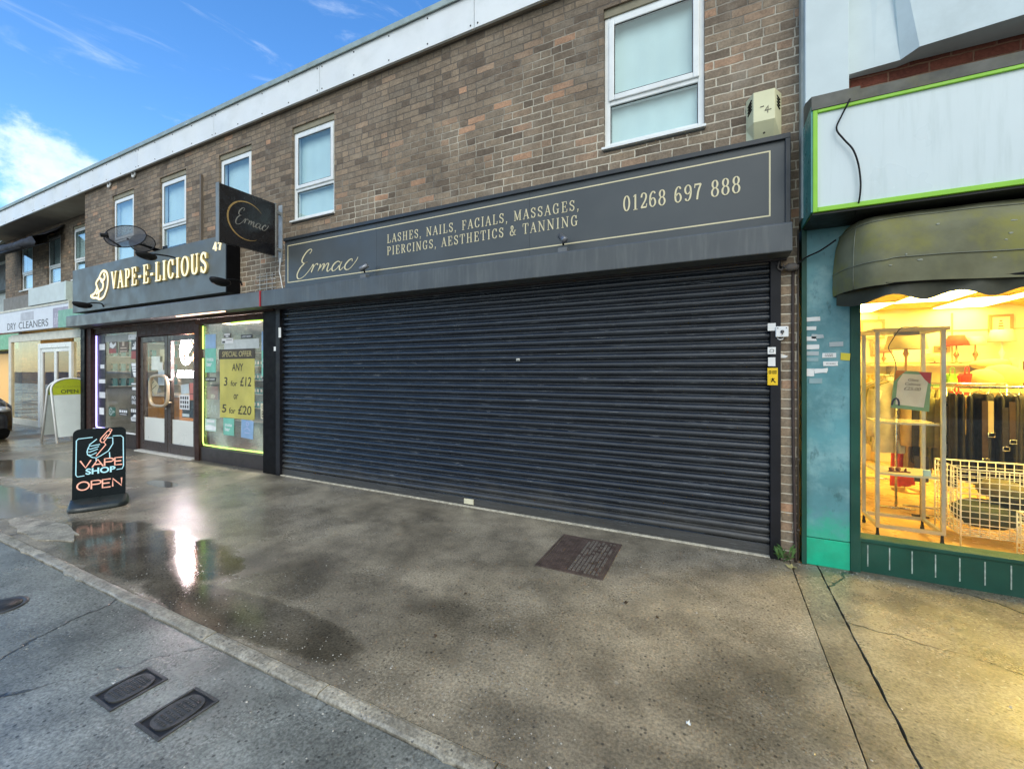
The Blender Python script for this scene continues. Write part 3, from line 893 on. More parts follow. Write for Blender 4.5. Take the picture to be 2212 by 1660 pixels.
bb.prism([(SX0, .001, .012), (SX0, .001, .03), (SX0, .003, .088), (SX0, .012, .0945), (SX0, .034, .0945), (SX0, .034, .012)], (SX1 - SX0, 0, 0))
bb.build('bottom_bar', SHUT, sh)
bx(-5.60, .378, -.028, .12, .001, .0105).build('threshold', M('pale_cement', (.52, .48, .38), .8, var=.3, scale=20), sh)
for x0, x1 in ((-5.690, -5.602), (.380, .4515)):
    r_ = X()
    r_.prism([(x0, -.035, 0), (x1, -.035, 0), (x1, .06, 0), (x0, .06, 0)], (0, 0, 2.40))
    r_.build('guide_rail', M('rail_black', (.014, .014, .017), .4, var=.2, spec=.2), sh, bevel=.004)
hb = X()
def hood(mb, x0, x1):
    pr = [(-.245, 2.385), (-.250, 2.39), (-.250, 2.590), (-.240, 2.604), (-.02, 2.618), (-.02, 2.60), (-.225, 2.585), (-.235, 2.41), (-.05, 2.385)]
    mb.prism([(x0, y, z) for y, z in pr], (x1 - x0, 0, 0))
    for q in (x0, x1 - .012):
        mb.prism([(q + .0005, y, z) for y, z in [(-.243, 2.388), (-.249, 2.395), (-.249, 2.589), (-.239, 2.602), (-.021, 2.616), (-.021, 2.388)]], (.011, 0, 0))
hood(hb, -5.695, .500)
hb.build('hood', ANTH, sh, bevel=.003)
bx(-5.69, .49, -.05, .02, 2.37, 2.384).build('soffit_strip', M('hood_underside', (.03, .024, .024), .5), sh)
lk = X()
lk.box(-1.885, -1.845, .002, .006, 1.60, 1.625); lk.lathe([(0, .012), (.01, .011), (.011, 0)], (-1.865, .004, 1.612), (0, -1, 0), 10)
lk.build('lock', STEEL, sh)
tag(bx(-2.52, -2.40, -.012, .0, .03, .085).build('sticker', M('cream_label', (.70, .66, .48), .6)), 'small cream label on the bottom bar of the closed shutter', 'sticker')
tag(bx(-5.7145, -5.6955, -.262, -.2, 2.39, 2.605).build('red_lit_edge', RED), 'narrow red strip added as the red light on the hood end', 'strip')  # red light on the hood end, put in as a coloured strip

sg = thing('shop_sign', 'long anthracite fascia sign with gold border, script name and phone number', 'sign', (-2.45, -.05, 2.66))
pn = X()
for a, b_ in ((-5.395, -3.715), (-3.713, -1.69), (-1.688, .470)):
    pn.box(a, b_, -.10, -.02, 2.622, 3.285)
pn.build('panel', ANTH_SIGN, sg)
tr = X()
tr.prism([(-5.40, -.125, 3.286), (-5.40, -.125, 3.325), (-5.40, -.01, 3.345), (-5.40, -.01, 3.286)], (5.905, 0, 0))
tr.box(.4705, .505, -.125, -.02, 2.622, 3.2855)
tr.build('trim', M('dark_trim', (.03, .036, .042), .4), sg, bevel=.003)
fr = X()
B0, B1, Z0, Z1 = -5.34, .375, 2.708, 3.225
t = .011
for q in ((B0, B1, Z0, Z0 + t), (B0, B1, Z1 - t, Z1), (B0, B0 + t, Z0 + t, Z1 - t), (B1 - t, B1, Z0 + t, Z1 - t)):
    fr.box(q[0], q[1], -.1015, -.0995, q[2], q[3])
fr.build('border', GOLD, sg)
lt = X()
def sxz(u, v, y): q = on(u, v, y); return q.x, q.z
x0, zb0 = sxz(836, 525, -.1); x1, _ = sxz(1252, 462, -.1)
serif(lt, 'LASHES, NAILS, FACIALS, MASSAGES,', WALLFR(x0, -.1005, zb0), .098, x1 - x0, T=.105, t=.052, sp=.18)
x0, zb0 = sxz(836, 551, -.1); x1, _ = sxz(1249, 491, -.1)
serif(lt, 'PIERCINGS, AESTHETICS & TANNING', WALLFR(x0, -.1005, zb0 - .002), .098, x1 - x0, T=.105, t=.052, sp=.18)
x0, zb0 = sxz(1346, 460, -.1); x1, _ = sxz(1600, 424, -.1)
serif(lt, '01268 697 888', WALLFR(x0, -.1005, zb0 + .012), .135, x1 - x0, T=.105, t=.05, sp=.13)
lt.build('lettering', GOLD, sg)
SCRIPT = [  # flowing pen script, unit = capital height
 [(.36, .93), (.42, 1.04), (.36, 1.10), (.24, 1.02), (.13, .84), (.10, .68), (.18, .60), (.30, .62), (.20, .58), (.06, .42), (-.02, .20), (.02, .04), (.14, .02), (.30, .14), (.46, .36), (.52, .48)],
 [(.52, .50), (.55, .40), (.50, .20)], [(.53, .30), (.60, .45), (.67, .50), (.715, .44)],
 [(.80, .46), (.79, .34), (.75, .20), (.83, .36), (.90, .45), (.94, .41), (.90, .20), (.98, .36), (1.05, .45), (1.09, .40), (1.06, .22), (1.10, .14), (1.20, .24)],
 [(1.50, .38), (1.42, .46), (1.30, .40), (1.23, .26), (1.26, .14), (1.36, .16), (1.48, .32), (1.53, .44), (1.48, .24), (1.52, .12), (1.62, .22)],
 [(1.88, .38), (1.86, .47), (1.76, .42), (1.67, .28), (1.68, .14), (1.78, .10), (1.90, .20), (2.02, .40), (2.05, .50)]]
def script(mb, fr, cap, sx=1., T=.075, t=.02, depth=.002, slant=.12):
    for st in SCRIPT:
        q = spline([(x, y, 0) for x, y in st], 6)
        ws = []
        for i in range(len(q)):
            d = q[min(i + 1, len(q) - 1)] - q[max(i - 1, 0)]
            k = max(0, -d.y) / max(1e-6, math.hypot(d.x, d.y))
            ws.append((t + (T - t) * k ** 1.2) * cap)
        mb.ribbon([((p.x + slant * p.y) * cap * sx, p.y * cap) for p in q], ws, fr, depth)
sc_ = X()
x0, z0 = sxz(640, 607, -.1); x1, z1 = sxz(778, 538, -.1)
cap = .345
script(sc_, WALLFR(x0 + .02, -.1005, z0 + .02), cap, (x1 - x0 - .05) / (2.12 * cap), T=.060, t=.026)
sc_.build('wordmark', GOLD, sg)

def spot(px, label, aim):
    r_ = thing('spotlight', label, 'spotlight', (px, -.20, 2.60), 'spotlights on the salon shutter hood')
    b_ = X(); b_.box(px - .045, px + .045, -.235, -.165, 2.598, 2.645); b_.build('base', M('grey_bracket', (.13, .14, .15), .5), r_, bevel=.006)
    a_ = X(); a_.tube([(px, -.2, 2.67), (px, -.21, 2.70), (px + .002, -.215, 2.72)], .010); a_.build('arm', BLACKM, r_)
    h_ = X()
    d = Vector(aim).normalized(); o = Vector((px, -.215, 2.735)) - d * .045
    h_.lathe([(0, -.012), (.024, -.01), (.03, .0), (.03, .10), (.027, .10), (.025, .085), (0, .084)], o, d, 18)
    h_.build('lamp_head', M('gunmetal', (.20, .21, .23), .3, metal=.6), r_)
spot(on(788, 585, -.2).x, 'small dark spotlight on the hood below the script name', (.55, .25, .35))
spot(on(1217, 533, -.2).x, 'small silver spotlight on the hood below the word tanning', (-.42, .35, .42))

# light alarm box
al = thing('alarm_box', 'yellowed bell box of a burglar alarm beside the largest window', 'alarm box', (.335, -.05, 3.40))
a = X()
x0, x1, zt, zm, zb = .212, .458, 3.705, 3.47, 3.345
fp = [(x0, -.001), (x0 + .045, -.105), (x1 - .055, -.105), (x1, -.001)]
top = [(x, y, zt) for x, y in fp]; midp = [(x, y, zm) for x, y in fp]
bot = [(x0 + .0, -.001, zb), (x0 + .05, -.03, zb + .035), (x1 - .06, -.03, zb + .035), (x1, -.001, zb)]
bot = [(x0, -.001, zb), (x0 + .055, -.040, zb + .02), (x1 - .06, -.040, zb + .02), (x1, -.001, zb)]
a.grid([top, midp, bot]); a.face(top); a.face(bot)
a.build('body', CREAM_AL, al, smooth=False, bevel=.004)
v = X()
for i in range(4):
    zz = zt - .055 - i * .024
    v.tube([(x0 + .012, -.034, zz - .015), (x0 + .034, -.086, zz + .012)], .005, 6)
    v.tube([(x1 - .040, -.074, zz + .012), (x1 - .014, -.036, zz - .012)], .005, 6)
v.build('vent_slot', BLACK, al)
mk = X()
fr = WALLFR(.305, -.1055, 3.53)
mk.ribbon([(0, .05), (.025, .052)], .006, fr); mk.ribbon([(.035, .02), (.055, .05), (.052, .02), (.05, -.005)], .006, fr); mk.ribbon([(.03, .015), (.075, .018)], .005, fr)
mk.lathe([(0, .003), (.008, .002), (.008, 0)], (.335, -.058, 3.395), (0, -.75, -.6), 8)
mk.build('marking', M('faded_ink', (.10, .09, .06), .6), al)

# projecting sign on a wall bracket
pj = thing('projecting_sign', 'square black projecting sign with a gold ring, bracketed over the shop division', 'sign', (-5.60, -.45, 3.11))
b_ = X(); b_.box(-5.655, -5.60, -.845, -.105, 3.115, 3.85); b_.build('panel', M('sign_black', (.012, .012, .014), .25, var=.1), pj, bevel=.004)
b_ = X(); b_.box(-5.659, -5.596, -.853, -.8455, 3.11, 3.855); b_.build('edge_trim', M('grey_edge_trim', (.20, .22, .22), .4), pj)
b_ = X()
b_.box(-5.66, -5.58, -.012, .0, 3.05, 3.86); b_.box(-5.645, -5.605, -.105, -.010, 3.72, 3.76); b_.box(-5.645, -5.605, -.105, -.010, 3.20, 3.24)
b_.box(-5.652, -5.598, -.104, -.085, 3.10, 3.86)
b_.build('bracket', M('galvanised_bracket', (.32, .33, .32), .5, metal=.3, var=.3), pj)
fr = (Vector((-5.5985, -.845, 3.115)), Vector((0, 1, 0)), Vector((0, 0, 1)), Vector((1, 0, 0)))
rg = X()
q = [(.37 - .02 + .25 * math.cos(R(a)), .36 + .25 * math.sin(R(a))) for a in range(40, 305, 5)]
rg.ribbon(q, [.003 + .017 * math.sin(math.pi * i / (len(q) - 1)) for i in range(len(q))], fr)
rg.build('ring', M('brushed_gold', (.55, .36, .14), .35, metal=.6), pj)
rg = X(); script(rg, (fr[0] + Vector((0, .20, .28)), fr[1], fr[2], fr[3]), .22, .95, T=.05, t=.022)
rg.build('wordmark', M('silver_pen', (.36, .34, .30), .35, metal=.4), pj)
cb = X()
cb.tube(spline([(-5.612, -.02, 3.10), (-5.60, -.03, 3.02), (-5.63, -.02, 2.92), (-5.60, -.02, 2.82), (-5.575, -.02, 2.72), (-5.565, -.015, 2.665)], 6), .007)
tag(cb.build('cable', WHITEP), 'short white cable dangling below the projecting sign', 'cable')
vt = X()
for zz in (2.70, 2.76, 2.82, 2.88):
    vt.box(-6.16, -5.72, -.012, -.006, zz, zz + .006)
for xx in (-6.08, -5.92, -5.80):
    vt.box(xx, xx + .006, -.018, -.0125, 2.66, 2.92)
tag(vt.build('wire_grille', M('pale_wire', (.55, .54, .50), .4)), 'pale wire grille on the bricks between the two fascia signs', 'grille')

# black dividing post between the shops, odds and ends on it
dv = thing('dividing_post', 'black timber post between the vape shop window and the shutter', 'post', (-5.84, 0, 0))
bx(-5.985, -5.692, -.03, .2, 0, 2.36).build('post', BLACK, dv, bevel=.004)
for (u, v, w_, h_, lab) in ((594, 753, .05, .06, 'torn white sticker on the black dividing post'),):
    q = on(u, v, -.032)
    tag(bx(q.x - w_ / 2, q.x + w_ / 2, -.0335, -.0305, q.z - h_ / 2, q.z + h_ / 2).build('sticker', PAPER), lab, 'sticker')
q = on(605, 718, -.036)
tag(bx(q.x - .03, q.x + .02, -.0385, -.0355, q.z - .07, q.z + .07).build('sticker', PAPER), 'white strip sticker high on the shutter rail nearest the vape shop', 'sticker')

# stickers, key switch and pipes at the right end of the shutter
for (u, v, w_, h_, m_, lab) in ((1667, 706, .055, .06, PAPER, 'white square sticker high on the right shutter rail, level with the key switch'),
                                (1667, 757, .055, .055, PAPER, 'small white sticker printed with a symbol on the right shutter rail'),
                                (1667, 781, .05, .07, PAPER, 'torn white sticker just above the yellow notice on the shutter rail')):
    q = on(u, v, -.036)
    o = X(); o.box(q.x - w_ / 2, q.x + w_ / 2, -.0385, -.0355, q.z - h_ / 2, q.z + h_ / 2)
    o = tag(o.build('sticker', m_), lab, 'sticker', 'stickers on the shutter rail')
    if 'symbol' in lab:
        e = X(); fr = WALLFR(q.x - .014, -.0386, q.z - .012)
        for st in ([(0, 0), (.025, 0)], [(.025, 0), (.028, .02)], [(.003, .022), (.028, .02)], [(0, 0), (.003, .022)]): e.ribbon(st, .003, fr, .0006)
        e.build('symbol', BLACK, o)
q = on(1668, 811, -.036)
o = bx(q.x - .032, q.x + .038, -.0395, -.036, q.z - .075, q.z + .062).build('notice', M('yellow_vinyl', (.80, .52, .01), .5))
tag(o, 'yellow warning notice stuck on the right shutter rail', 'notice')
e = X()
fr = WALLFR(q.x - .028, -.0396, q.z)
for yy in (.035, .018):
    e.ribbon([(0.004, yy), (.022, yy + .001)], .006, fr, .0006); e.ribbon([(.028, yy), (.058, yy + .001)], .006, fr, .0006)
e.ribbon([(0, .028), (.06, .028)], .002, fr, .0006)
e.ribbon([(.02, -.05), (.035, -.03), (.03, -.018)], .007, fr, .0006); e.ribbon([(.03, -.03), (.05, -.055)], .006, fr, .0006); e.ribbon([(.018, -.03), (.045, -.022)], .004, fr, .0006)
e.build('printing', BLACK, o)
q = on(1689, 716, -.05)
ks = thing('key_switch', 'white key switch box on the brick pier beside the shutter', 'key switch', (q.x, -.03, q.z - .06))
bx(q.x - .042, q.x + .045, -.055, -.004, q.z - .042, q.z + .042).build('housing', WHITEP, ks, bevel=.006)
e = X(); e.lathe([(0, .008), (.012, .007), (.013, 0)], (q.x + .002, -.055, q.z), (0, -1, 0), 14); e.box(q.x - .002, q.x + .006, -.066, -.056, q.z - .022, q.z - .004)
for sx_ in (-.028, .03):
    e.lathe([(0, .003), (.004, .002), (.004, 0)], (q.x + sx_, -.0552, q.z + .028), (0, -1, 0), 8)
e.build('key_barrel', M('dark_key', (.08, .08, .08), .4, metal=.5), ks)
e = X(); e.tube(spline([(q.x - .03, -.03, q.z - .045), (q.x - .02, -.032, q.z - .058), (q.x, -.03, q.z - .06), (q.x + .015, -.02, q.z - .05)], 5), .005); e.build('cable_tail', WHITEP, ks)
q = on(1688, 768, -.008)
e = X(); e.prism([(q.x - .04, -.008, q.z - .018), (q.x + .03, -.008, q.z - .016), (q.x + .045, -.008, q.z - .004), (q.x + .01, -.008, q.z + .012), (q.x - .035, -.008, q.z + .018)], (0, .003, 0))
tag(e.build('sticker', PAPER), 'torn white paper scrap on the brick pier under the key switch', 'sticker')
e = X()
e.tube(spline([(.535, -.014, 2.30), (.533, -.016, 1.6), (.537, -.016, .9), (.545, -.016, .35), (.553, -.016, .0)], 6), .011)
tag(e.build('cable_conduit', M('rust_black', (.045, .030, .026), .6, var=.4)), 'thin dark conduit running down the brick pier by the shutter', 'conduit')
e = X()
e.tube([(.567, -.02, 2.60), (.568, -.02, .02)], .006)
for zz in (.25, .8, 1.35, 1.9): e.box(.559, .577, -.027, -.004, zz, zz + .012)
tag(e.build('cable', M('old_cable', (.06, .05, .04), .6)), 'dark old cable clipped down the joint beside the green pillar', 'cable')
e = X()
p0 = Vector((.50, -.05, 2.20)); p1 = on(1806, 518, -.12)
e.tube(spline([(.40, -.02, 2.34), (.46, -.05, 2.31), (.52, -.06, 2.29), (.60, -.07, 2.36), tuple((Vector((.6, -.07, 2.36)) + p1) / 2 + Vector((0, 0, -.012))), tuple(p1)], 6), .006)
e.tube(spline([(.545, -.02, 2.28), (.54, -.05, 2.30), (.52, -.06, 2.29)], 4), .008)
tag(e.build('cable', BLACKM), 'slack black cable from the shutter end up behind the awning', 'cable')
e = X(); e.blob((.52, -.05, 2.305), (.05, .03, .03), jit=.12); e.tube(spline([(.44, -.04, 2.36), (.43, -.05, 2.31), (.455, -.05, 2.29), (.47, -.05, 2.33)], 5), .006)
tag(e.build('junction_box', M('sooty_box', (.10, .09, .085), .7, var=.3)), 'grimy junction box and loose wire under the right end of the hood', 'junction box')

# ================================================================== charity shop: sign box, awning, stickers
cs = thing('shop_sign', 'blank white sign panel with lime green border over the green shopfront', 'sign', (2.4, -.2, 2.6))
pc = X(); pc.box(.6265, 5.2, -.385, -.02, 2.6325, 3.2875); pc.build('panel', M('sign_white', (.60, .69, .705), .35, var=.03, scale=1.2, dirt=(.47, .56, .56), dirt_amt=.45, streak=True), cs)
b_ = X()
b_.box(.5985, .626, -.40, -.02, 2.60, 3.31); b_.box(.6265, 5.24, -.40, -.02, 2.60, 2.632); b_.box(.6265, 5.24, -.40, -.02, 3.288, 3.31)
b_.build('border', LIME, cs, bevel=.003)
SIDEG = M('teal_side', (.055, .26, .22), .35, var=.2)
bx(.588, .598, -.395, -.0, 2.603, 3.34).build('side_panel', SIDEG, cs)
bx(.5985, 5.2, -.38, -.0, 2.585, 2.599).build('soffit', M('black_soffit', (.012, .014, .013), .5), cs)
fl = X()
fl.prism([(.590, -.405, 3.311), (.590, -.402, 3.405), (.590, -.16, 3.495), (.590, .0, 3.50), (.590, .0, 3.311)], (.270, 0, 0))
fl.prism([(.8605, -.403, 3.311), (.8605, -.400, 3.385), (.8605, -.02, 3.44), (.8605, .0, 3.44), (.8605, .0, 3.311)], (4.4, 0, 0))
fl.build('flashing', LEAD, cs)
e = X()
pts = [(1838, 195, -.17), (1836, 214, -.40), (1818, 250, -.412), (1807, 278, -.412), (1822, 300, -.412), (1842, 322, -.412), (1853, 350, -.412), (1858, 380, -.412), (1859, 405, -.412), (1856, 432, -.41)]
P3 = [on(*q) for q in pts]; P3.append(Vector((P3[-1].x, -.33, 2.57)))
e.tube(spline(P3, 6), .0055)
tag(e.build('cable', BLACKM), 'loose black cable hanging in a curve down the blank white sign', 'cable')

aw = thing('awning', 'weathered olive green dome awning, mossy and spotted, folded over the shop window', 'awning', (2.8, -.2, 1.95))
CANV = M('olive_canvas', (.185, .183, .115), .8, var=.28, scale=3, dirt=(.235, .225, .06), dirt_amt=.75, spec=.06, bmp=.5, bscale=22)
AP = [(.03, 2.585), (.14, 2.583), (.25, 2.560), (.335, 2.505), (.385, 2.42), (.41, 2.33), (.425, 2.22), (.43, 2.12), (.425, 2.06)]
XA0, XA1 = .985, 4.9
def aw_rows(off=0.):
    rows = []
    for a in range(0, 91, 15):
        ca, sa = math.cos(R(90 - a)), math.sin(R(90 - a))
        rows.append([(XA0 - (r + off) * .47 * sa, -(r + off) * ca - .005 - .02 * (1 - ca), z - .012 * sa * r) for r, z in AP])
    n = 90
    for i in range(1, n + 1):
        xx = XA0 + (XA1 - XA0) * i / n
        rows.append([(xx, -(r + off) - .005 + .011 * min(1, k_ / 3) * math.sin(xx * 7.1 + .9 * math.sin(xx * 3.3) + k_ * .35) + .004 * math.sin(xx * 19 + k_ * .8), z - .010 * math.sin(xx * 4.3) * min(1, k_ / 4) - .006 * abs(math.sin(xx * 3.1)) * (k_ > 5)) for k_, (r, z) in enumerate(AP)])
    return rows
ac = X(); ac.grid(aw_rows()); ac.build('canvas', CANV, aw)
sm = X()
for k_ in (3, 6):
    rws = aw_rows(.004)
    sm.tube([r_[k_] for r_ in rws], .0035, 6)
for ri in (3,):
    sm.tube(aw_rows(.004)[ri], .003, 6)
sm.build('seam', M('pale_seam', (.16, .17, .12), .6, var=.3), aw)
va = X()
n = 120
rr = []
for i in range(n + 1):
    x = .79 + (XA1 - .79) * i / n
    yy = -.40 + .012 * math.sin(x * 21) - (0 if x > .99 else -(.99 - x) * 1.45)
    zb_ = 1.975 + .022 * math.sin((x - .95) * 2 * math.pi / .31)
    rr.append([(x, yy, 2.075), (x, yy + .006 * math.sin(x * 33 + 1), 2.03), (x, yy + .012 * math.sin(x * 17), zb_)])
va.grid(rr)
va.build('valance', M('dark_valance', (.042, .044, .026), .6, var=.35, scale=5), aw)
for (u, v) in ((1960, 548), (2035, 478), (2047, 520), (2128, 532), (2118, 470), (2190, 500), (2178, 515), (1990, 560), (2060, 560), (2200, 470), (1925, 572), (2150, 555)):
    q = on(u, v, -.445)
    k_ = min(range(len(AP) - 1), key=lambda i: abs((AP[i][1] + AP[i + 1][1]) / 2 - q.z))
    f_ = min(1, max(0, (AP[k_][1] - q.z) / (AP[k_][1] - AP[k_ + 1][1] + 1e-6)))
    yy = -(AP[k_][0] + (AP[k_ + 1][0] - AP[k_][0]) * f_) - .008
    sp_ = X(); sp_.blob((q.x, yy, q.z), (rnd.uniform(.005, .018), .0012, rnd.uniform(.003, .006)), seg=9, rings=5, jit=.3)
    sp_.build('dropping', M('bird_lime', (.30, .31, .25), .9, spec=.1), aw)
fm = X(); fm.tube([(.80, -.03, 2.06), (.84, -.25, 2.07), (.985, -.42, 2.07), (4.9, -.42, 2.07)], .012)
fm.build('frame', BLACKM, aw)

scr = [(1757, 689, .085, .032, 'white', 'topmost white paper strip on the green pillar'),
       (1751, 709, .072, .028, 'white', 'white paper strip just under the topmost one on the green pillar'),
       (1750, 731, .080, .036, 'white', 'ragged pair of white scraps third down the left of the green pillar'),
       (1766, 726, .075, .030, 'grey', 'grey paper label tilted beside the ragged white scraps on the pillar'),
       (1755, 749, .085, .034, 'white', 'clean white label at mid height on the left of the green pillar'),
       (1806, 743, .085, .034, 'grey', 'pale label on the right half of the green pillar, highest on that side'),
       (1754, 763, .085, .030, 'grey', 'faded rounded label below the clean white label on the pillar'),
       (1754, 776, .080, .026, 'faint', 'faintest grey label on the green pillar, nearly worn away'),
       (1791, 767, .085, .036, 'print', 'white label with two printed lines left of the yellow tag'),
       (1794, 785, .090, .034, 'print', 'tilted white label with one printed line under the printed label'),
       (1749, 804, .056, .058, 'white', 'square white sticker low on the left edge of the green pillar'),
       (1772, 800, .085, .034, 'white', 'ragged white scrap beside the square white sticker on the pillar'),
       (1762, 822, .082, .038, 'faint', 'lowest pale label on the green pillar')]
for (u, v, w_, h_, k_, lab) in scr:
    q = on(u, v, -.013)
    m_ = {'white': PAPER, 'grey': M('grey_label', (.42, .47, .48), .7), 'faint': M('faint_label', (.26, .38, .40), .7), 'print': PAPER}[k_]
    e = X()
    n = 9
    t_ = rnd.uniform(-.08, .08) if 'tilted' in lab or 'ragged' in lab else rnd.uniform(-.03, .03)
    out = []
    rag = .14 if ('ragged' in lab) else .03
    for (ax, bx_) in ((-1, -1), (-.3, -1), (.4, -1), (1, -1), (1, 0), (1, 1), (.3, 1), (-.4, 1), (-1, 1), (-1, 0)):
        dx = (ax * .5 + rnd.uniform(-rag, rag) * .5) * w_; dz = (bx_ * .5 + rnd.uniform(-rag, rag)) * h_
        out.append((q.x + dx * math.cos(t_) - dz * math.sin(t_), -.0165, q.z + dx * math.sin(t_) + dz * math.cos(t_)))
    e.prism(out, (0, .003, 0))
    o = tag(e.build('paper_scrap', m_), lab, 'paper scrap', 'paper scraps stuck on the green pillar')
    if k_ == 'print':
        e = X(); fr = WALLFR(q.x - w_ * .32, -.0167, q.z)
        for yy in ((.006, -.006) if 'two' in lab else (.0,)):
            xx = 0
            while xx < w_ * .6:
                L = rnd.uniform(.005, .013); e.ribbon([(xx, yy), (xx + L, yy + rnd.uniform(-.001, .001))], .004, fr, .0006); xx += L + .003
        e.build('printing', BLACK, o)
q = on(1826, 770, -.013)
e = X(); e.prism([(q.x - .028, -.017, q.z + .03), (q.x - .03, -.017, q.z - .024), (q.x + .026, -.017, q.z - .03), (q.x + .03, -.017, q.z + .024)], (0, .0035, 0))
tag(e.build('paper_scrap', M('yellow_tag', (.66, .55, .05), .7)), 'yellow square paper tag near the right edge of the green pillar', 'paper scrap', 'paper scraps stuck on the green pillar')

# ================================================================== charity shop interior
ALF = M('satin_aluminium', (.42, .41, .36), .4, metal=.5, var=.08)
cab = thing('display_cabinet', 'tall aluminium framed glass display cabinet standing in the green shop window', 'cabinet', (1.52, 1.1, 0))
X0, X1, Y0, Y1, ZC0, ZC1 = 1.285, 1.755, .90, 1.32, .085, 1.845
f = X()
for a in (X0, X1 - .028):
    for b_ in (Y0, Y1 - .028):
        f.box(a, a + .028, b_, b_ + .028, ZC0, ZC1)
for zz in (ZC0,):
    f.box(X0 + .028, X1 - .028, Y0, Y0 + .028, zz, zz + .028); f.box(X0 + .028, X1 - .028, Y1 - .028, Y1, zz, zz + .028)
    f.box(X0, X0 + .028, Y0 + .028, Y1 - .028, zz, zz + .028); f.box(X1 - .028, X1, Y0 + .028, Y1 - .028, zz, zz + .028)
f.build('frame', ALF, cab)
bx(X0 - .02, X1 + .02, Y0 - .02, Y1 + .02, ZC1, ZC1 + .03).build('top', M('cabinet_top', (.50, .47, .36), .5), cab)
SHG = M('glass_shelf', (.55, .50, .34), .15, var=.05)
for zz in (.56, 1.02):
    s_ = X()
    pts = [(X0 + .03, Y1 - .03, zz), (X0 + .03, Y0 + .03, zz)] + [(X0 + .03 + (X1 - X0 - .06) * i / 8, Y0 + .03 - .02 * math.sin(math.pi * i / 8), zz) for i in range(1, 8)] + [(X1 - .03, Y0 + .03, zz), (X1 - .03, Y1 - .03, zz)]
    s_.prism(pts, (0, 0, .016)); s_.build('shelf', SHG, cab)
for a in (X0 + .006, X1 - .03):
    for b_ in (Y0 + .002, Y1 - .026):
        s_ = X(); s_.lathe([(0, 0), (.014, 0), (.016, .02), (.012, .03), (.010, .085)], (a + .01, b_ + .01, .0), seg=10); s_.build('foot', BLACKM, cab)
s_ = X(); s_.prism([(1.44, 1.0, ZC1 - .028), (1.46, .96, ZC1 - .028), (1.60, .96, ZC1 - .028), (1.62, 1.0, ZC1 - .028), (1.60, 1.08, ZC1 - .028), (1.46, 1.08, ZC1 - .028)], (0, 0, .026))
s_.build('light_fitting', M('grey_fitting', (.25, .24, .20), .5), cab)
e = X(); e.tube(spline([(1.60, .89, 1.885), (1.53, .885, 1.878), (1.455, .88, 1.874), (1.40, .882, 1.78), (1.37, .884, 1.70), (1.40, .885, 1.63), (1.42, .885, 1.55), (1.421, .885, 1.44)], 6), .0035)
tag(e.build('wire', BLACKM), 'thin dark wire trailing off the cabinet top to the price card', 'wire')
pcd = thing('price_card', 'tilted price card with rainbow border hanging inside the shop window', 'price card', (1.56, .88, 1.19))
P = [on(1934, 799, .87), on(2013, 804, .87), on(2007, 889, .87), on(1924, 880, .87)]
e = X(); e.prism(P, (0, .006, 0)); e.build('backing', M('card_green', (.20, .38, .26), .6), pcd)
ex_ = (P[1] - P[0]).normalized(); ey_ = (P[0] - P[3]).normalized(); W_ = (P[1] - P[0]).length; H_ = (P[0] - P[3]).length
fr = (P[3] + Vector((0, -.0005, 0)), ex_, ey_, Vector((0, -1, 0)))
def flat(mb, pts, fr, h): mb.face([fr[0] + fr[1] * x * W_ + fr[2] * y * H_ + fr[3] * h for x, y in pts])
e = X(); flat(e, [(.12, .1), (.9, .08), (.93, .72), (.78, .93), (.22, .92), (.10, .70)], fr, .0012); e.build('paper', M('card_paper', (.70, .72, .74), .7), pcd)
e = X(); flat(e, [(.64, .995), (.99, .995), (.99, .70), (.84, .80)], fr, .0022); e.build('red_corner', M('card_red', (.45, .06, .10), .6), pcd)
e = X(); flat(e, [(.01, .995), (.30, .995), (.14, .86), (.01, .70)], fr, .0019); e.build('orange_corner', M('card_orange', (.55, .20, .04), .6), pcd)
e = X(); e.ribbon([((.02 + .2 * (1 - math.cos(t_ / 6 * 3.14)) / 2) * W_, (.07 + .19 * math.sin(t_ / 6 * 3.14)) * H_) for t_ in range(7)], .014, (fr[0] + Vector((0, -.001, 0)), fr[1], fr[2], fr[3]), .001); e.build('blue_swirl', M('card_navy', (.03, .04, .12), .6), pcd)
e = X()
f2 = (fr[0] + Vector((0, -.0015, 0)), fr[1], fr[2], fr[3])
for s_, yy, hh in (('Glass', .74, .07), ('Cabinet', .63, .07), ('£25.00', .50, .085)):
    e.text(s_, (f2[0] + ex_ * (.52 * W_) + ey_ * (yy * H_), f2[1], f2[2], f2[3]), None, hh * H_, .0006, center=True, slant=.25)
e.build('handwriting', M('ink', (.03, .03, .04), .6), pcd)

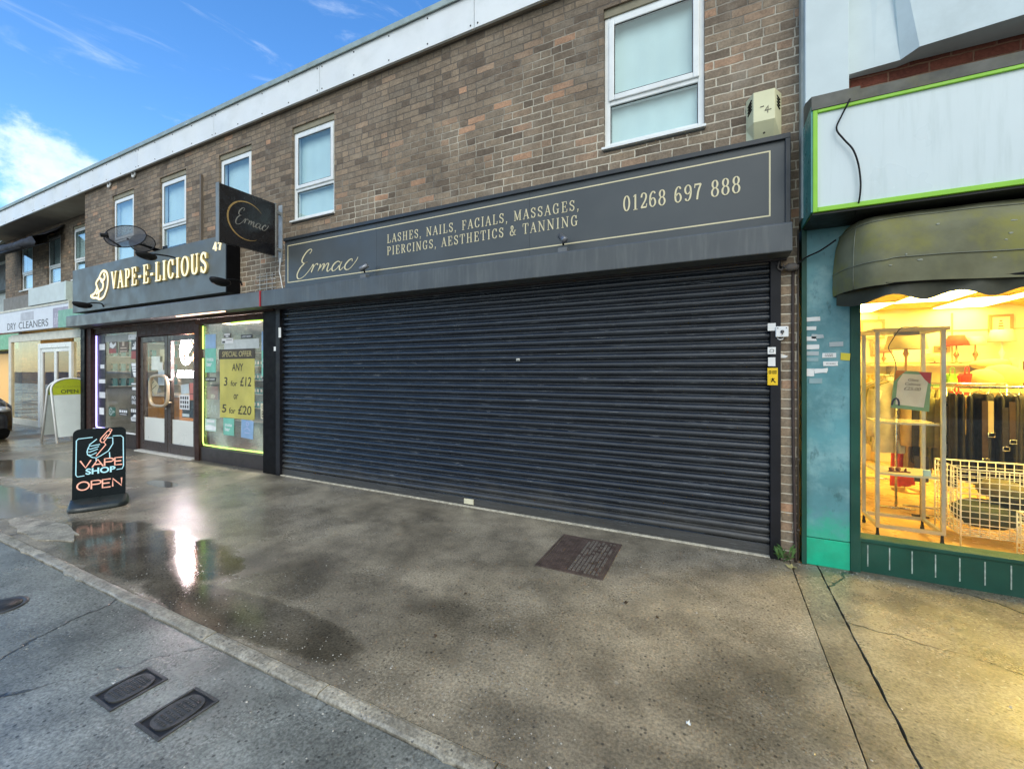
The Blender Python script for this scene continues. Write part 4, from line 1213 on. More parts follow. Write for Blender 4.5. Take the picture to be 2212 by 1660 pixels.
# back wall shelves and what stands on them
TIMB = M('honey_board', (.60, .42, .18), .55, var=.1)
shf = thing('wall_shelf', 'long pale shelf along the back wall carrying table lamps', 'shelf', (4.1, 4.8, 1.56))
bx(2.2, 6.8, 4.62, 4.98, 1.575, 1.60).build('board', TIMB, shf)
for i in range(5):
    xx = 2.5 + i
    e = X(); e.prism([(xx, 4.98, 1.574), (xx, 4.68, 1.574), (xx, 4.98, 1.38)], (.02, 0, 0)); e.build('bracket', ALF, shf)
def lamp(u, vtop, vshade, y, zbase, rs, mshade, lab, mbase=M('brass_lamp', (.35, .20, .06), .35, metal=.6), cone=.62):
    t = on(u, vtop, y); s_ = on(u, vshade, y)
    L_ = thing('table_lamp', lab, 'lamp', (t.x, y, zbase), 'table lamps on the back shelf')
    e = X(); e.lathe([(rs * cone, t.z - s_.z), (rs, 0), (rs - .004, 0), (rs * cone - .004, t.z - s_.z)], (t.x, y, s_.z), seg=24); e.build('lamp_shade', mshade, L_)
    e = X(); e.lathe([(0, 0), (.06, 0), (.06, .012), (.015, .03), (.012, .3 * (s_.z - zbase)), (.035, .5 * (s_.z - zbase)), (.012, .68 * (s_.z - zbase)), (.01, s_.z - zbase + .03)], (t.x, y, zbase), seg=16); e.build('lamp_base', mbase, L_)
lamp(2066, 724, 746, 4.78, 1.60, .145, M('red_shade', (.62, .10, .03), .7), 'table lamp with a red shade on the back shelf')
lamp(2107, 727, 745, 4.80, 1.60, .125, M('cream_shade', (.75, .68, .46), .8), 'table lamp with small cream shade right of the red one')
lamp(2164, 712, 738, 4.80, 1.60, .15, M('white_shade', (.80, .76, .60), .8), 'table lamp with tall white shade below the lighthouse picture', M('white_lamp', (.7, .68, .6), .4), .75)
lamp(1909, 744, 762, 4.80, 1.60, .11, M('rose_shade', (.62, .30, .16), .8), 'small lamp with patterned pinkish shade seen behind the cabinet', cone=.85)
lamp(2019, 763, 780, 4.72, 1.60, .12, M('tan_shade', (.66, .52, .26), .8), 'short tan shaded lamp seen past the right cabinet post', cone=.7)
fl = thing('floor_lamp', 'standard lamp with large cream drum shade behind the glass cabinet', 'lamp', (2.28, 2.9, 0))
t = on(1957, 724, 2.9); s_ = on(1957, 754, 2.9)
e = X(); e.lathe([(.17, t.z - s_.z), (.205, 0), (.20, 0), (.165, t.z - s_.z)], (t.x, 2.9, s_.z), seg=28); e.build('lamp_shade', M('drum_shade', (.70, .62, .38), .8), fl)
e = X(); e.lathe([(0, 0), (.14, 0), (.14, .02), (.02, .04), (.013, .1), (.013, s_.z - .1), (.03, s_.z - .06), (.012, s_.z + .02)], (t.x, 2.9, 0), seg=16); e.build('stand', M('brass_lamp', (.35, .2, .06)), fl)
def picture(u0, v0, u1, v1, y, lab, inner, art=None):
    a = on(u0, v0, y); b_ = on(u1, v1, y)
    x0, x1, z0, z1 = a.x, b_.x, b_.z, a.z
    pf = thing('framed_picture', lab, 'picture', ((x0 + x1) / 2, y, z0))
    e = X(); t = .035
    for q in ((x0, x1, z1 - t, z1), (x0, x1, z0, z0 + t), (x0, x0 + t, z0 + t, z1 - t), (x1 - t, x1, z0 + t, z1 - t)): e.box(q[0], q[1], y - .012, y + .02, q[2], q[3])
    e.build('frame', M('oak_frame', (.40, .22, .06), .5), pf)
    bx(x0 + t, x1 - t, y, y + .015, z0 + t, z1 - t).build('print', inner, pf)
    if art:
        e = X(); cx_, w_, h_ = (x0 + x1) / 2, x1 - x0, z1 - z0
        for i in range(4):
            f_ = .13 - i * .02
            e.prism([(cx_ - w_ * f_, y - .002, z0 + h_ * (.16 + .15 * i)), (cx_ + w_ * f_, y - .002, z0 + h_ * (.16 + .15 * i)), (cx_ + w_ * (f_ - .012), y - .002, z0 + h_ * (.24 + .15 * i)), (cx_ - w_ * (f_ - .012), y - .002, z0 + h_ * (.24 + .15 * i))], (0, .0015, 0))
        e.build('drawing', M('sepia_ink', (.22, .14, .04), .7), pf)
picture(2136, 680, 2189, 717, 4.96, 'oak framed picture of a striped lighthouse on the back wall', M('pale_print', (.76, .68, .42), .7), True)
picture(1858, 691, 1911, 731, 4.90, 'tan framed picture partly behind the left cabinet post', M('mellow_print', (.62, .48, .22), .7))
picture(2018, 747, 2052, 760, 4.97, 'small dark landscape picture propped between the lamps', M('dusky_print', (.16, .16, .06), .7))
for i, (u0, v0, u1, v1, m_, lab) in enumerate(((1880, 738, 1896, 770, M('mellow_print', (.6, .5, .2)), 'narrow picture hanging below the tan framed one'),)):
    picture(u0, v0, u1, v1, 4.93, lab, m_)

# low display table on the right with cushions and bags
tb = thing('display_table', 'honey coloured display table with cushions and bags inside the shop', 'table', (3.3, 3.3, 0))
bx(2.60, 5.4, 3.0, 3.7, 1.24, 1.28).build('table_top', TIMB, tb)
for a in (2.64, 3.9, 5.3):
    for b_ in (3.04, 3.6):
        bx(a, a + .05, b_, b_ + .05, 0, 1.2395).build('leg', TIMB, tb)
bx(2.66, 5.3, 3.08, 3.62, .70, .73).build('lower_shelf', TIMB, tb)
CUSH = M('cream_cushion', (.62, .46, .18), .85, var=.2, scale=5)
for i, (u, v, y, rx, rz, lab) in enumerate(((2128, 818, 3.2, .17, .12, 'round cream cushion at the left of the display table'), (2165, 814, 3.25, .21, .15, 'large ruched cream cushion in the middle of the display table'), (2150, 787, 3.45, .24, .07, 'frilled yellow cushion lying across the other two'))):
    q = on(u, v, y)
    e = X(); e.blob((q.x, y, max(q.z, 1.28 + rz * .95)), (rx, .13, rz), seg=18, rings=10, jit=.045)
    tag(e.build('cushion', CUSH, smooth=True), lab, 'cushion')
def soft_box(u0, v0, u1, v1, y, th, m_, name, lab, cat, zb=None):
    a = on(u0, v0, y); b_ = on(u1, v1, y)
    z0 = b_.z if zb is None else zb
    o = thing(name, lab, cat, ((a.x + b_.x) / 2, y, z0))
    e = X(); e.box(a.x, b_.x, y, y + th, z0, a.z); bmesh.ops.subdivide_edges(e.bm, edges=e.bm.edges, cuts=3, use_grid_fill=True)
    for v_ in e.bm.verts: v_.co += Vector((rnd.uniform(-1, 1), rnd.uniform(-1, 1), rnd.uniform(-.6, .6))) * .012
    e.build('body', m_, o, smooth=True)
    e = X(); cx_ = (a.x + b_.x) / 2; w_ = (b_.x - a.x) * .25
    e.tube(spline([(cx_ - w_, y - .004, a.z - .01), (cx_ - w_ * .7, y - .006, a.z + .07), (cx_ + w_ * .7, y - .006, a.z + .07), (cx_ + w_, y - .004, a.z - .01)], 5), .006); e.build('handle', m_, o)
soft_box(2079, 806, 2098, 829, 3.1, .1, M('red_cloth', (.60, .03, .02), .7), 'handbag', 'red handbag at the left end of the display table', 'handbag', 1.28)
soft_box(2046, 808, 2068, 832, 2.9, .1, M('green_cloth', (.20, .42, .03), .7), 'handbag', 'lime green handbag hanging just right of the cabinet', 'handbag')
soft_box(2058, 846, 2074, 868, 2.3, .08, M('scarlet_cloth', (.72, .02, .01), .7), 'handbag', 'small scarlet bag in front of the trouser rail', 'handbag')
bx_ = thing('toy_house', 'white shelf box with dark openings at the right end of the table', 'box', (3.75, 3.2, 1.28))
q = on(2190, 828, 3.3); e = X(); e.box(q.x, q.x + .45, 3.2, 3.4, 1.281, 1.66); e.build('body', M('cream_paint', (.74, .64, .40), .6), bx_)
for r_ in range(2):
    for c_i in range(2):
        bx(q.x + .03 + c_i * .2, q.x + .15 + c_i * .2, 3.196, 3.1995, 1.32 + r_ * .17, 1.44 + r_ * .17).build('opening', M('dark_opening', (.08, .05, .02), .8), bx_)

# lower wall shelf of bric-a-brac
sh2 = thing('wall_shelf', 'lower pale shelf of vases and boxes along the back wall', 'shelf', (4.0, 4.8, 1.1))
bx(2.0, 6.8, 4.66, 4.98, 1.10, 1.125).build('board', TIMB, sh2)
for i in range(4):
    bx(2.3 + i * 1.2, 2.33 + i * 1.2, 4.68, 4.975, .0, 1.0995).build('upright', TIMB, sh2)
for i, (c_n, c, kind) in enumerate((('amber', (.50, .22, .03), 0), ('white', (.7, .66, .55), 1), ('brown', (.16, .08, .03), 0), ('green', (.12, .25, .08), 1), ('scarlet', (.55, .05, .03), 1), ('cream', (.65, .55, .35), 0), ('slate', (.15, .15, .15), 1), ('ochre', (.45, .28, .05), 0), ('pink', (.55, .25, .2), 1), ('black', (.03, .03, .03), 0), ('tan', (.42, .28, .12), 1), ('olive', (.2, .19, .06), 0))):
    x = 2.25 + i * .27; h_ = rnd.uniform(.16, .34)
    if kind:
        tag(bx(x - .08, x + .08, 4.74, 4.9, 1.126, 1.126 + h_).build('storage_box', M('box_' + c_n, c, .6), bevel=.006), c_n + ' box on the lower back shelf', 'box')
    else:
        e = X(); e.lathe([(0, 0), (.05, 0), (.085, .35 * h_), (.06, .7 * h_), (.03, .85 * h_), (.045, h_), (.035, h_)], (x, 4.82, 1.126), seg=16)
        tag(e.build('vase', M('vase_' + c_n, c, .3)), c_n + ' vase on the lower back shelf', 'vase')

# clothes rails
def garment(name, lab, cat, x, y, ztop, half, L, th, rot, m_, sleeve=True, flare=.0, grp=None):
    t = thing(name, lab, cat, (x, y, ztop - L), grp)
    ca, sa = math.cos(rot), math.sin(rot)
    e = X(); rows = []
    prof = [(.045, 0, .4), (.06, .012, .6), (half * .6, .035, .9), (half * .93, .07, 1.), (half, .11, 1.), (half * .97, .2, 1.), (half * (.95 + flare * .3), .45, 1.05), (half * (.97 + flare * .7), .75, 1.1), (half * (1 + flare), 1., 1.15)]
    ph = rnd.uniform(0, 6)
    for h_, d_, tk in prof:
        dd = d_ * (1 if d_ < .12 else 1); zz = ztop - (d_ if d_ <= .11 else .11 + (L - .11) * (d_ - .11) / .89)
        row = []
        for k_ in range(22):
            a = 2 * math.pi * k_ / 22
            w_ = 1 + .10 * math.sin(5 * a + ph) * min(1, d_ * 2)
            px, py = h_ * math.cos(a) * w_, th * tk * math.sin(a) * (1 + .35 * math.sin(7 * a + ph) * min(1, d_ * 2))
            row.append((x + px * ca - py * sa, y + px * sa + py * ca, zz))
        rows.append(row)
    e.grid(rows, closed=True)
    if sleeve:
        for sgn in (-1, 1):
            pts = [(x + ca * sgn * half * .88, y + sa * sgn * half * .88, ztop - .09), (x + ca * sgn * half * 1.02, y + sa * sgn * half * 1.02, ztop - .25), (x + ca * sgn * half * 1.05, y + sa * sgn * half * 1.05, ztop - .60)]
            e.tube(spline(pts, 4), [.06] * 4 + [.055] * 4 + [.045], 8)
    e.build('cloth', m_, t)
    e = X(); e.tube(spline([(x, y, ztop - .01), (x, y, ztop + .03), (x + .012 * sa, y - .012 * ca, ztop + .055), (x, y, ztop + .065)], 4), .003, 6); e.build('hanger_hook', STEEL, t)
    return t
def rail(name, lab, x0, x1, y0, y1, z):
    t = thing(name, lab, 'clothes rail', ((x0 + x1) / 2, (y0 + y1) / 2, 0))
    e = X(); e.tube([(x0, y0, z), (x1, y1, z)], .012); e.build('bar', STEEL, t)
    for a, b_ in ((x0, y0), (x1, y1)):
        e = X(); e.tube([(a, b_, z), (a, b_, .03)], .012); e.tube([(a - .16, b_, .03), (a + .16, b_, .03)], .012); e.build('upright', STEEL, t)
def clothm(n, c): return M('cloth_' + n, c, .85, var=.18, scale=9, bmp=.15, bscale=90)
rail('clothes_rail', 'rail of pale jackets receding into the shop behind the cabinet', 1.72, 1.98, 1.9, 3.4, 1.44)
cols = [('stone white', (.55, .50, .36)), ('sage', (.22, .21, .10)), ('buff', (.48, .38, .18)), ('cream', (.58, .52, .34)), ('olive', (.16, .15, .06)), ('ivory', (.60, .55, .40)), ('sand', (.42, .32, .14)), ('oatmeal', (.50, .44, .28))]
plc = ['nearest the window', 'second from the window', 'third from the window', 'fourth from the window', 'fifth from the window', 'sixth from the window', 'seventh from the window', 'farthest back']
for i, (n_, c) in enumerate(cols):
    f_ = (i + .3) / 8
    garment('jacket', '%s jacket on the receding rail, %s' % (n_, plc[i]), 'jacket', 1.72 + .26 * f_, 1.9 + 1.5 * f_, 1.38, .20, .72 + rnd.uniform(-.04, .06), .035, R(8 + rnd.uniform(-6, 6)), clothm(n_.replace(' ', '_'), c), grp='jackets on the receding rail')
rail('clothes_rail', 'short rail with a red dress among olive and cream clothes', 1.98, 2.62, 2.05, 2.05, 1.36)
for (u, n_, c, L, lab) in ((1950, 'red', (.85, .09, .04), 1.05, 'long red dress hanging behind the cabinet shelf'), (1966, 'tan', (.50, .34, .14), .86, 'tan coat right of the red dress'), (1982, 'charcoal', (.06, .055, .035), .78, 'charcoal top between the tan coat and the olive one'), (1998, 'straw', (.46, .38, .14), .90, 'straw coloured coat beside the charcoal top'), (2014, 'moss', (.20, .18, .06), .82, 'moss green coat on the short rail'), (2030, 'khaki', (.26, .22, .09), .84, 'khaki coat at the right cabinet post')):
    q = on(u, 860, 2.05)
    garment('dress' if n_ == 'red' else 'coat', lab, 'dress' if n_ == 'red' else 'coat', q.x, 2.05, 1.30, .12 if n_ == 'red' else .16, L, .05 if n_ == 'red' else .035, R(40 if n_ == 'red' else 62), clothm(n_, c), sleeve=n_ != 'red', flare=.25 if n_ == 'red' else .05)
rail('clothes_rail', 'rail of dark trousers and straps behind the wire baskets', 2.05, 3.25, 1.72, 1.72, 1.34)
for i in range(17):
    t = thing('trousers', 'dark trousers folded over a hanger, packed on the rail behind the baskets', 'trousers', (2.09 + i * .068, 1.72, .36), 'dark trousers on the rail')
    x, rot, zt, L, th = 2.09 + i * .068, R(74 + rnd.uniform(-12, 12)), 1.27 + rnd.uniform(-.015, .01), .88 + rnd.uniform(-.06, .05), rnd.uniform(.018, .030)
    ca, sa = math.cos(rot), math.sin(rot); ph = rnd.uniform(0, 6); rows = []
    for d_ in (0, .015, .05, .2, .45, .7, 1.):
        row = []
        for k_ in range(20):
            q_ = 2 * math.pi * k_ / 20
            hw = .165 * (1 - .12 * d_) * (.93 if d_ == 0 else 1)
            px = hw * math.copysign(abs(math.cos(q_)) ** .6, math.cos(q_))
            py = th * (.25 if d_ == 0 else .75 if d_ < .03 else 1 + .35 * d_) * math.copysign(abs(math.sin(q_)) ** .8, math.sin(q_)) * (1 + .3 * math.sin(9 * px / .165 + ph + 3 * d_))
            row.append((x + px * ca - py * sa, 1.72 + px * sa + py * ca, zt - L * d_))
        rows.append(row)
    e = X(); V = e.grid(rows, closed=True); e.bm.faces.new(V[0]); e.build('cloth', clothm('dark%d' % (i % 3), ((.007, .005, .003), (.012, .009, .005), (.005, .004, .003))[i % 3]), t)
    e = X(); e.tube([(x - .16 * ca, 1.72 - .16 * sa, zt + .004), (x, 1.72, zt + .035), (x + .16 * ca, 1.72 + .16 * sa, zt + .004)], .004, 5); e.tube(spline([(x, 1.72, zt + .035), (x, 1.72, zt + .06), (x + .01, 1.71, zt + .08), (x, 1.70, zt + .085)], 4), .0025, 5); e.build('hanger', STEEL, t)
for i, (u, v0, v1, m_, lab) in enumerate(((2128, 866, 990, clothm('strap_brown', (.05, .025, .01)), 'brown leather strap hanging at the front of the dark trousers'), (2140, 866, 935, clothm('strap_cream', (.55, .42, .2)), 'pale canvas strap hanging beside the brown one'), (2172, 880, 965, clothm('strap_black', (.02, .014, .01)), 'black bag strap hanging right of the pale one'), (2187, 868, 950, clothm('strap_brown', (.05, .025, .01)), 'second brown strap, farther right on the dark rail'))):
    a = on(u, v0, 1.5); b_ = on(u + 2, v1, 1.5)
    t = thing('belt', lab, 'belt', (b_.x, 1.5, b_.z))
    e = X(); e.prism([(a.x - .02, 1.5, a.z), (a.x + .02, 1.5, a.z), (b_.x + .02, 1.51, b_.z), (b_.x - .02, 1.51, b_.z)], (0, .006, 0)); e.build('strap', m_, t)
    e = X(); e.tube([(b_.x - .022, 1.5, b_.z), (b_.x + .022, 1.5, b_.z), (b_.x + .022, 1.5, b_.z - .035), (b_.x - .022, 1.5, b_.z - .035), (b_.x - .022, 1.5, b_.z)], .004, 6); e.build('buckle', STEEL, t)
# wire baskets
def basket(lab, x0, x1, y0, y1, z0, z1, pitch):
    t = thing('wire_basket', lab, 'basket', ((x0 + x1) / 2, (y0 + y1) / 2, 0))
    WH = M('white_wire', (.72, .70, .62), .4)
    e = X(); r_ = .0035
    def bar(p, q): e.tube([p, q], r_, 5)
    nx, ny, nz = round((x1 - x0) / pitch), round((y1 - y0) / pitch), round((z1 - z0) / (pitch * .85))
    for i in range(nx + 1):
        x = x0 + (x1 - x0) * i / nx
        bar((x, y0, z0), (x, y0, z1)); bar((x, y1, z0), (x, y1, z1)); bar((x, y0, z0), (x, y1, z0))
    for i in range(1, ny):
        y = y0 + (y1 - y0) * i / ny
        bar((x0, y, z0), (x0, y, z1)); bar((x1, y, z0), (x1, y, z1)); bar((x0, y, z0), (x1, y, z0))
    for k_ in range(nz + 1):
        z = z0 + (z1 - z0) * k_ / nz
        e.tube([(x0, y0, z), (x1, y0, z), (x1, y1, z), (x0, y1, z), (x0, y0, z)], r_, 5)
    e.build('mesh', WH, t)
    e = X(); e.tube([(x0, y0, z1), (x1, y0, z1), (x1, y1, z1), (x0, y1, z1), (x0, y0, z1)], .007, 6)
    for a in (x0, x1):
        for b_ in (y0, y1): e.tube([(a, b_, .0), (a, b_, z1)], .006, 6)
    e.build('rim', WH, t)
basket('large white wire dump basket of dark clothes beside the display cabinet', 1.865, 2.75, .95, 1.42, .10, .66, .058)
basket('low white wire basket standing in front of the large one', 2.18, 2.9, .66, .90, .03, .36, .05)
for i, (x, y, z, rx, ry, rz, c, lab) in enumerate(((2.12, 1.2, .24, .22, .20, .12, (.045, .055, .03), 'dark green garment heaped at the left of the wire basket'), (2.36, 1.18, .38, .20, .18, .10, (.020, .024, .02), 'black garment on top of the heap in the wire basket'), (2.22, 1.22, .46, .15, .13, .09, (.10, .085, .04), 'olive brown garment crowning the heap in the wire basket'), (2.55, 1.2, .30, .18, .2, .16, (.03, .035, .03), 'charcoal garment at the right of the wire basket'), (2.55, .78, .14, .28, .09, .09, (.05, .05, .04), 'dark garment lying in the low wire basket'))):
    e = X(); e.blob((x, y, z), (rx, ry, rz), seg=18, rings=12, jit=.07)
    tag(e.build('garment', clothm('heap%d' % i, c), smooth=True), lab, 'garment', 'clothes heaped in the wire baskets')
e = X()
for o_ in (0, .05):
    q = (1.46 + o_, 1.02 + o_ * .3, .577)
    e.prism([(q[0] - .05, q[1] - .015, q[2]), (q[0] + .05, q[1] - .02, q[2]), (q[0] + .06, q[1] + .01, q[2]), (q[0] - .05, q[1] + .015, q[2])], (0, 0, .008)); e.blob((q[0] - .03, q[1], q[2] + .025), (.022, .015, .02), seg=8, rings=5); e.tube(spline([(q[0] + .02, q[1] - .018, q[2] + .008), (q[0] + .025, q[1], q[2] + .035), (q[0] + .02, q[1] + .012, q[2] + .008)], 4), .005, 6)
tag(e.build('sandals', clothm('sandal', (.16, .05, .02))), 'pair of brown sandals on the lower cabinet shelf', 'sandals')
tag(bx(1.62, 1.67, .93, .95, .577, .63).build('price_tag', M('pale_blue_tag', (.45, .62, .58), .7)), 'small pale blue price tag standing on the lower cabinet shelf', 'price tag')
sk = thing('sign_holder', 'small dark sign on a thin stand on the shop floor', 'sign holder', (2.0, 1.75, 0))
q = on(1989, 1130, 1.75)
bx(q.x - .05, q.x + .06, 1.745, 1.755, .36, .62).build('card', M('dark_card', (.06, .05, .035), .6), sk)
e = X(); e.tube([(q.x, 1.76, .0), (q.x, 1.76, .37)], .006); e.box(q.x - .06, q.x + .06, 1.73, 1.79, 0, .012); e.build('stand', BLACKM, sk)

# ================================================================== vape shop
vs = thing('shopfront', 'dark brown glazed shopfront with double doors between the dry cleaner and the shutter', 'shopfront', (-8.8, 0, 0))
GY = .10
WL0, WL1, D0, D1, WR0, WR1 = -11.60, -9.86, -9.78, -7.885, -7.755, -5.99
e = X(); e.box(-11.985, -11.80, -.03, .25, 0, 2.36); e.build('pilaster', BLACK, vs, bevel=.004)
e = X(); e.box(-11.7995, -11.605, -.0, .22, 0, 2.36); e.build('pilaster', DKBROWN, vs, bevel=.004)
for q in ((-9.858, -9.782, .04, 2.13), (-7.883, -7.757, .03, 2.27)):
    bx(q[0], q[1], q[2], .2, 0, q[3]).build('mullion', DKBROWN, vs, bevel=.004)
e = X(); e.box(-11.60, -9.86, .05, .18, 2.25, 2.36); e.box(-9.858, -7.884, .05, .18, 2.131, 2.36); e.box(-7.756, -5.986, .05, .18, 2.272, 2.36); e.build('head_board', DKBROWN, vs, bevel=.003)
for q in ((-11.60, -9.86, .285), (-7.756, -5.986, .225)):
    bx(q[0], q[1], .055, .19, 0, q[2]).build('stall_riser', M('stall_riser_brown', (.030, .022, .020), .4, var=.2), vs, bevel=.003)
bx(-11.60, -9.86, .03, .054, .286, .312).build('sill', WHITEP, vs)
bx(-9.78, -7.885, -.02, .16, .001, .022).build('threshold', M('pale_threshold', (.60, .58, .52), .5), vs)
VG = glass_mat('vape_glass', (.95, .97, .96), .55, haze=.05, hazecol=(.6, .65, .62))
bx(WL0, WL1, GY, GY + .006, .286, 2.2495).build('window_pane', VG, vs)
bx(WR0 + .001, -5.987, GY, GY + .006, .2255, 2.2715).build('window_pane', glass_mat('reflection_haze_glass', (.95, .97, .96), .6, haze=.30, hazecol=(.74, .84, .72)), vs)  # pale haze colour stands in for sky reflections on this pane
DOORM = M('door_bronze', (.050, .036, .030), .35, var=.15)
for (a, b_, hs, lab) in ((D0 + .012, -8.815, 1, None), (-8.80, D1 - .012, -1, None)):
    fr_ = X()
    st = .10
    fr_.box(a, a + st, .07, .125, .03, 2.12); fr_.box(b_ - st, b_, .07, .125, .03, 2.12)
    fr_.box(a + st, b_ - st, .07, .125, .03, .20); fr_.box(a + st, b_ - st, .07, .125, 2.02, 2.12)
    dr = fr_.build('door', DOORM, vs, bevel=.004)
    bx(a + st - .003, b_ - st + .003, GY - .003, GY + .003, .6285, 2.023).build('pane', VG, dr)
    bx(a + st - .003, b_ - st + .003, GY - .004, GY + .004, .197, .628).build('kick_panel', M('frosted_white', (.66, .68, .64), .35, var=.06, scale=2), dr)
hd = X()
cx_, cz_, ww, hh = -8.955, 1.135, .30, .27
q = []
for i in range(40):
    a = 2 * math.pi * i / 40
    ca, sa = math.cos(a), math.sin(a)
    q.append((cx_ + ww * math.copysign(abs(ca) ** .55, ca), .005, cz_ + hh * math.copysign(abs(sa) ** .55, sa)))
hd.tube(q + [q[0], q[1]], .027, 10, cap=False)
for zz in (cz_ - .2, cz_ + .2):
    hd.tube([(cx_ + ww - .02, .005, zz), (cx_ + ww - .02, .075, zz)], .016)
dd = [o for o in kids(vs) if o.name.startswith('door')]
hd.build('handle', M('satin_brass', (.55, .44, .30), .42, metal=.5), dd[0])
e = X(); e.lathe([(0, .012), (.016, .010), (.018, 0)], (-8.86, .069, .82), (0, -1, 0), 12); e.build('lock', STEEL, dd[0])
VW = M('vape_wall', (.34, .37, .33), .7)
e = X(); e.box(-11.95, -5.72, 3.6, 3.75, 0, 2.5); e.build('back_wall', VW, vs)
e = X(); e.box(-11.95, -11.85, .26, 3.6, 0, 2.5); e.build('side_wall', VW, vs)
e = X(); e.box(-5.985, -5.75, .21, 3.6, 0, 2.5); e.build('side_wall', VW, vs)
bx(-11.95, -5.72, .19, 3.75, -.1, .002).build('floor', M('dark_floor', (.12, .10, .08), .35), vs)
ce = bx(-11.95, -5.72, .19, 3.75, 2.5, 2.6).build('ceiling', M('vape_ceiling', (.70, .70, .66), .8), vs)
VLT = EM('cool_tube_light', (1., .93, .80), 60.)
for a, m_ in ((-10.9, EM('dim_tube_light', (1., .95, .80), 2.5)), (-8.9, EM('warm_shop_tube', (1., .72, .42), 8.)), (-6.9, VLT)):
    bx(a - .5, a + .5, 1.2, 1.5, 2.485, 2.4995).build('ceiling_light', m_, ce)
# counter and stock inside
ct = thing('shop_counter', 'orange wood shop counter seen through the glass doors', 'counter', (-10.75, 1.05, 0))
bx(-11.6, -9.95, .8, 1.3, 0.003, .95).build('body', M('orange_wood', (.42, .19, .05), .4, var=.2, scale=4), ct)
bx(-11.64, -9.9, .76, 1.34, .9505, .99).build('worktop', M('pale_worktop', (.62, .55, .45), .4), ct)
def shelf_unit(x0, x1, y0, y1, lab):
    t = thing('shelf_unit', lab, 'shelf unit', ((x0 + x1) / 2, (y0 + y1) / 2, 0))
    f_ = X(); f_.box(x0, x0 + .03, y0, y1, 0, 2.1); f_.box(x1 - .03, x1, y0, y1, 0, 2.1); f_.box(x0 + .03, x1 - .03, y1 - .02, y1, 0, 2.1); f_.build('carcass', M('grey_unit', (.22, .23, .22), .5), t)
    for k_ in range(6):
        z = .15 + k_ * .36; bx(x0 + .031, x1 - .031, y0 + .01, y1 - .021, z, z + .02).build('shelf', M('pale_unit', (.55, .55, .52), .5), t)
shelf_unit(-11.7, -10.3, 2.9, 3.3, 'grey shelf unit of stock behind the left vape shop window')
shelf_unit(-7.4, -6.1, 2.6, 3.0, 'grey shelf unit of stock behind the special offer poster')
ws2 = thing('wall_shelf', 'pale shelves of teal boxes on the inner wall behind the left window', 'shelf', (-11.7, 1.0, .8))
for k_ in range(4):
    bx(-11.849, -11.62, .29, 2.6, 1.15 + k_ * .32, 1.165 + k_ * .32).build('board', M('pale_unit', (.55, .55, .52), .5), ws2)
pb = None
for (x0, y, n) in ((-11.6, 2.93, 9), (-7.3, 2.63, 8)):
    for k_ in range(1, 5):
        for i in range(n):
            xx, zz = x0 + .06 + i * .14, .17 + k_ * .36
            if pb is None:
                e = X(); e.box(-.045, .045, 0, .08, 0, .16); e.box(-.036, .036, -.002, -.0005, .05, .13, 1)
                pb = tag(e.build('product_box', [M('box_teal', (.10, .30, .32), .5), PAPER], org=(0, 0, 0)), 'small teal product box with white label on the shelves inside', 'box', 'product boxes on the vape shop shelves')
                pb.location = (xx, y, zz)
            else:
                dup(pb, (xx + rnd.uniform(-.01, .01), y, zz))

for k_ in range(4):
    for i in range(9):
        if rnd.random() < .85: dup(pb, (-11.72, .38 + i * .14, 1.166 + k_ * .32))
# neon edging, neon door sign
LIMEN = EM('lime_neon', (.55, 1., .12), 1.4, (.5, .9, .2))
VION = EM('violet_neon', (.42, .36, 1.), 1.5, (.5, .5, 1))
e = X(); e.tube([(-11.575, .08, 2.22), (-11.575, .08, .36), (-11.55, .08, .325), (-11.2, .08, .322)], .015)
tag(e.build('neon_strip', VION), 'violet neon strip down the left edge of the vape shop window', 'neon strip')
e = X(); e.tube([(-7.725, .08, 2.24), (-7.725, .08, 1.86)], .010); e.tube([(-7.725, .08, 1.70), (-7.725, .08, .32), (-7.70, .08, .26), (-7.2, .08, .255), (-6.5, .08, .26), (-6.02, .08, .262)], .010); e.tube([(-6.95, .08, 2.25), (-6.5, .08, 2.258), (-6.01, .08, 2.25)], .010)
tag(e.build('neon_strip', LIMEN), 'lime green neon strip edging the right vape shop window', 'neon strip')
ns = thing('neon_sign', 'dazzling white neon sign of a looped emblem hung inside the right hand door', 'neon sign', (-8.35, .2, 1.2))
NEON = EM('hot_white_neon', (1., .78, .80), 95., (1, .9, .85))
NEOR = EM('hot_orange_neon', (1., .25, .05), 50., (1, .5, .2))
e = X()
C0 = on(402, 765, .17)
def loop(mb, cx, cz, rx, rz, r, a0=0, a1=360, y=.17):
    mb.tube([(cx + rx * math.cos(R(a0 + (a1 - a0) * i / 24)), y, cz + rz * math.sin(R(a0 + (a1 - a0) * i / 24))) for i in range(25)], r, 8)
loop(e, C0.x, C0.z + .05, .16, .22, .018, 20, 330); loop(e, C0.x - .04, C0.z - .04, .08, .13, .015); loop(e, C0.x + .05, C0.z + .14, .07, .10, .015)
e.build('tube', NEON, ns)
e = X(); loop(e, C0.x + .10, C0.z + .10, .16, .24, .013, -60, 110); e.build('outer_tube', NEOR, ns)
e = X()
for i in range(5):
    xx = C0.x - .26 + i * .12
    e.tube(spline([(xx, .17, C0.z - .40), (xx + .02, .17, C0.z - .30), (xx + .05, .17, C0.z - .31), (xx + .06, .17, C0.z - .40), (xx + .09, .17, C0.z - .38)], 4), .012, 8)
e.build('word_tube', EM('word_neon', (1., .84, .95), 60.), ns)
e = X(); e.tube([(C0.x - .1, .17, C0.z + .27), (C0.x - .1, .17, 2.4)], .004, 5); e.tube([(C0.x + .1, .17, C0.z + .33), (C0.x + .1, .17, 2.4)], .004, 5); e.build('hanging_wire', BLACKM, ns)

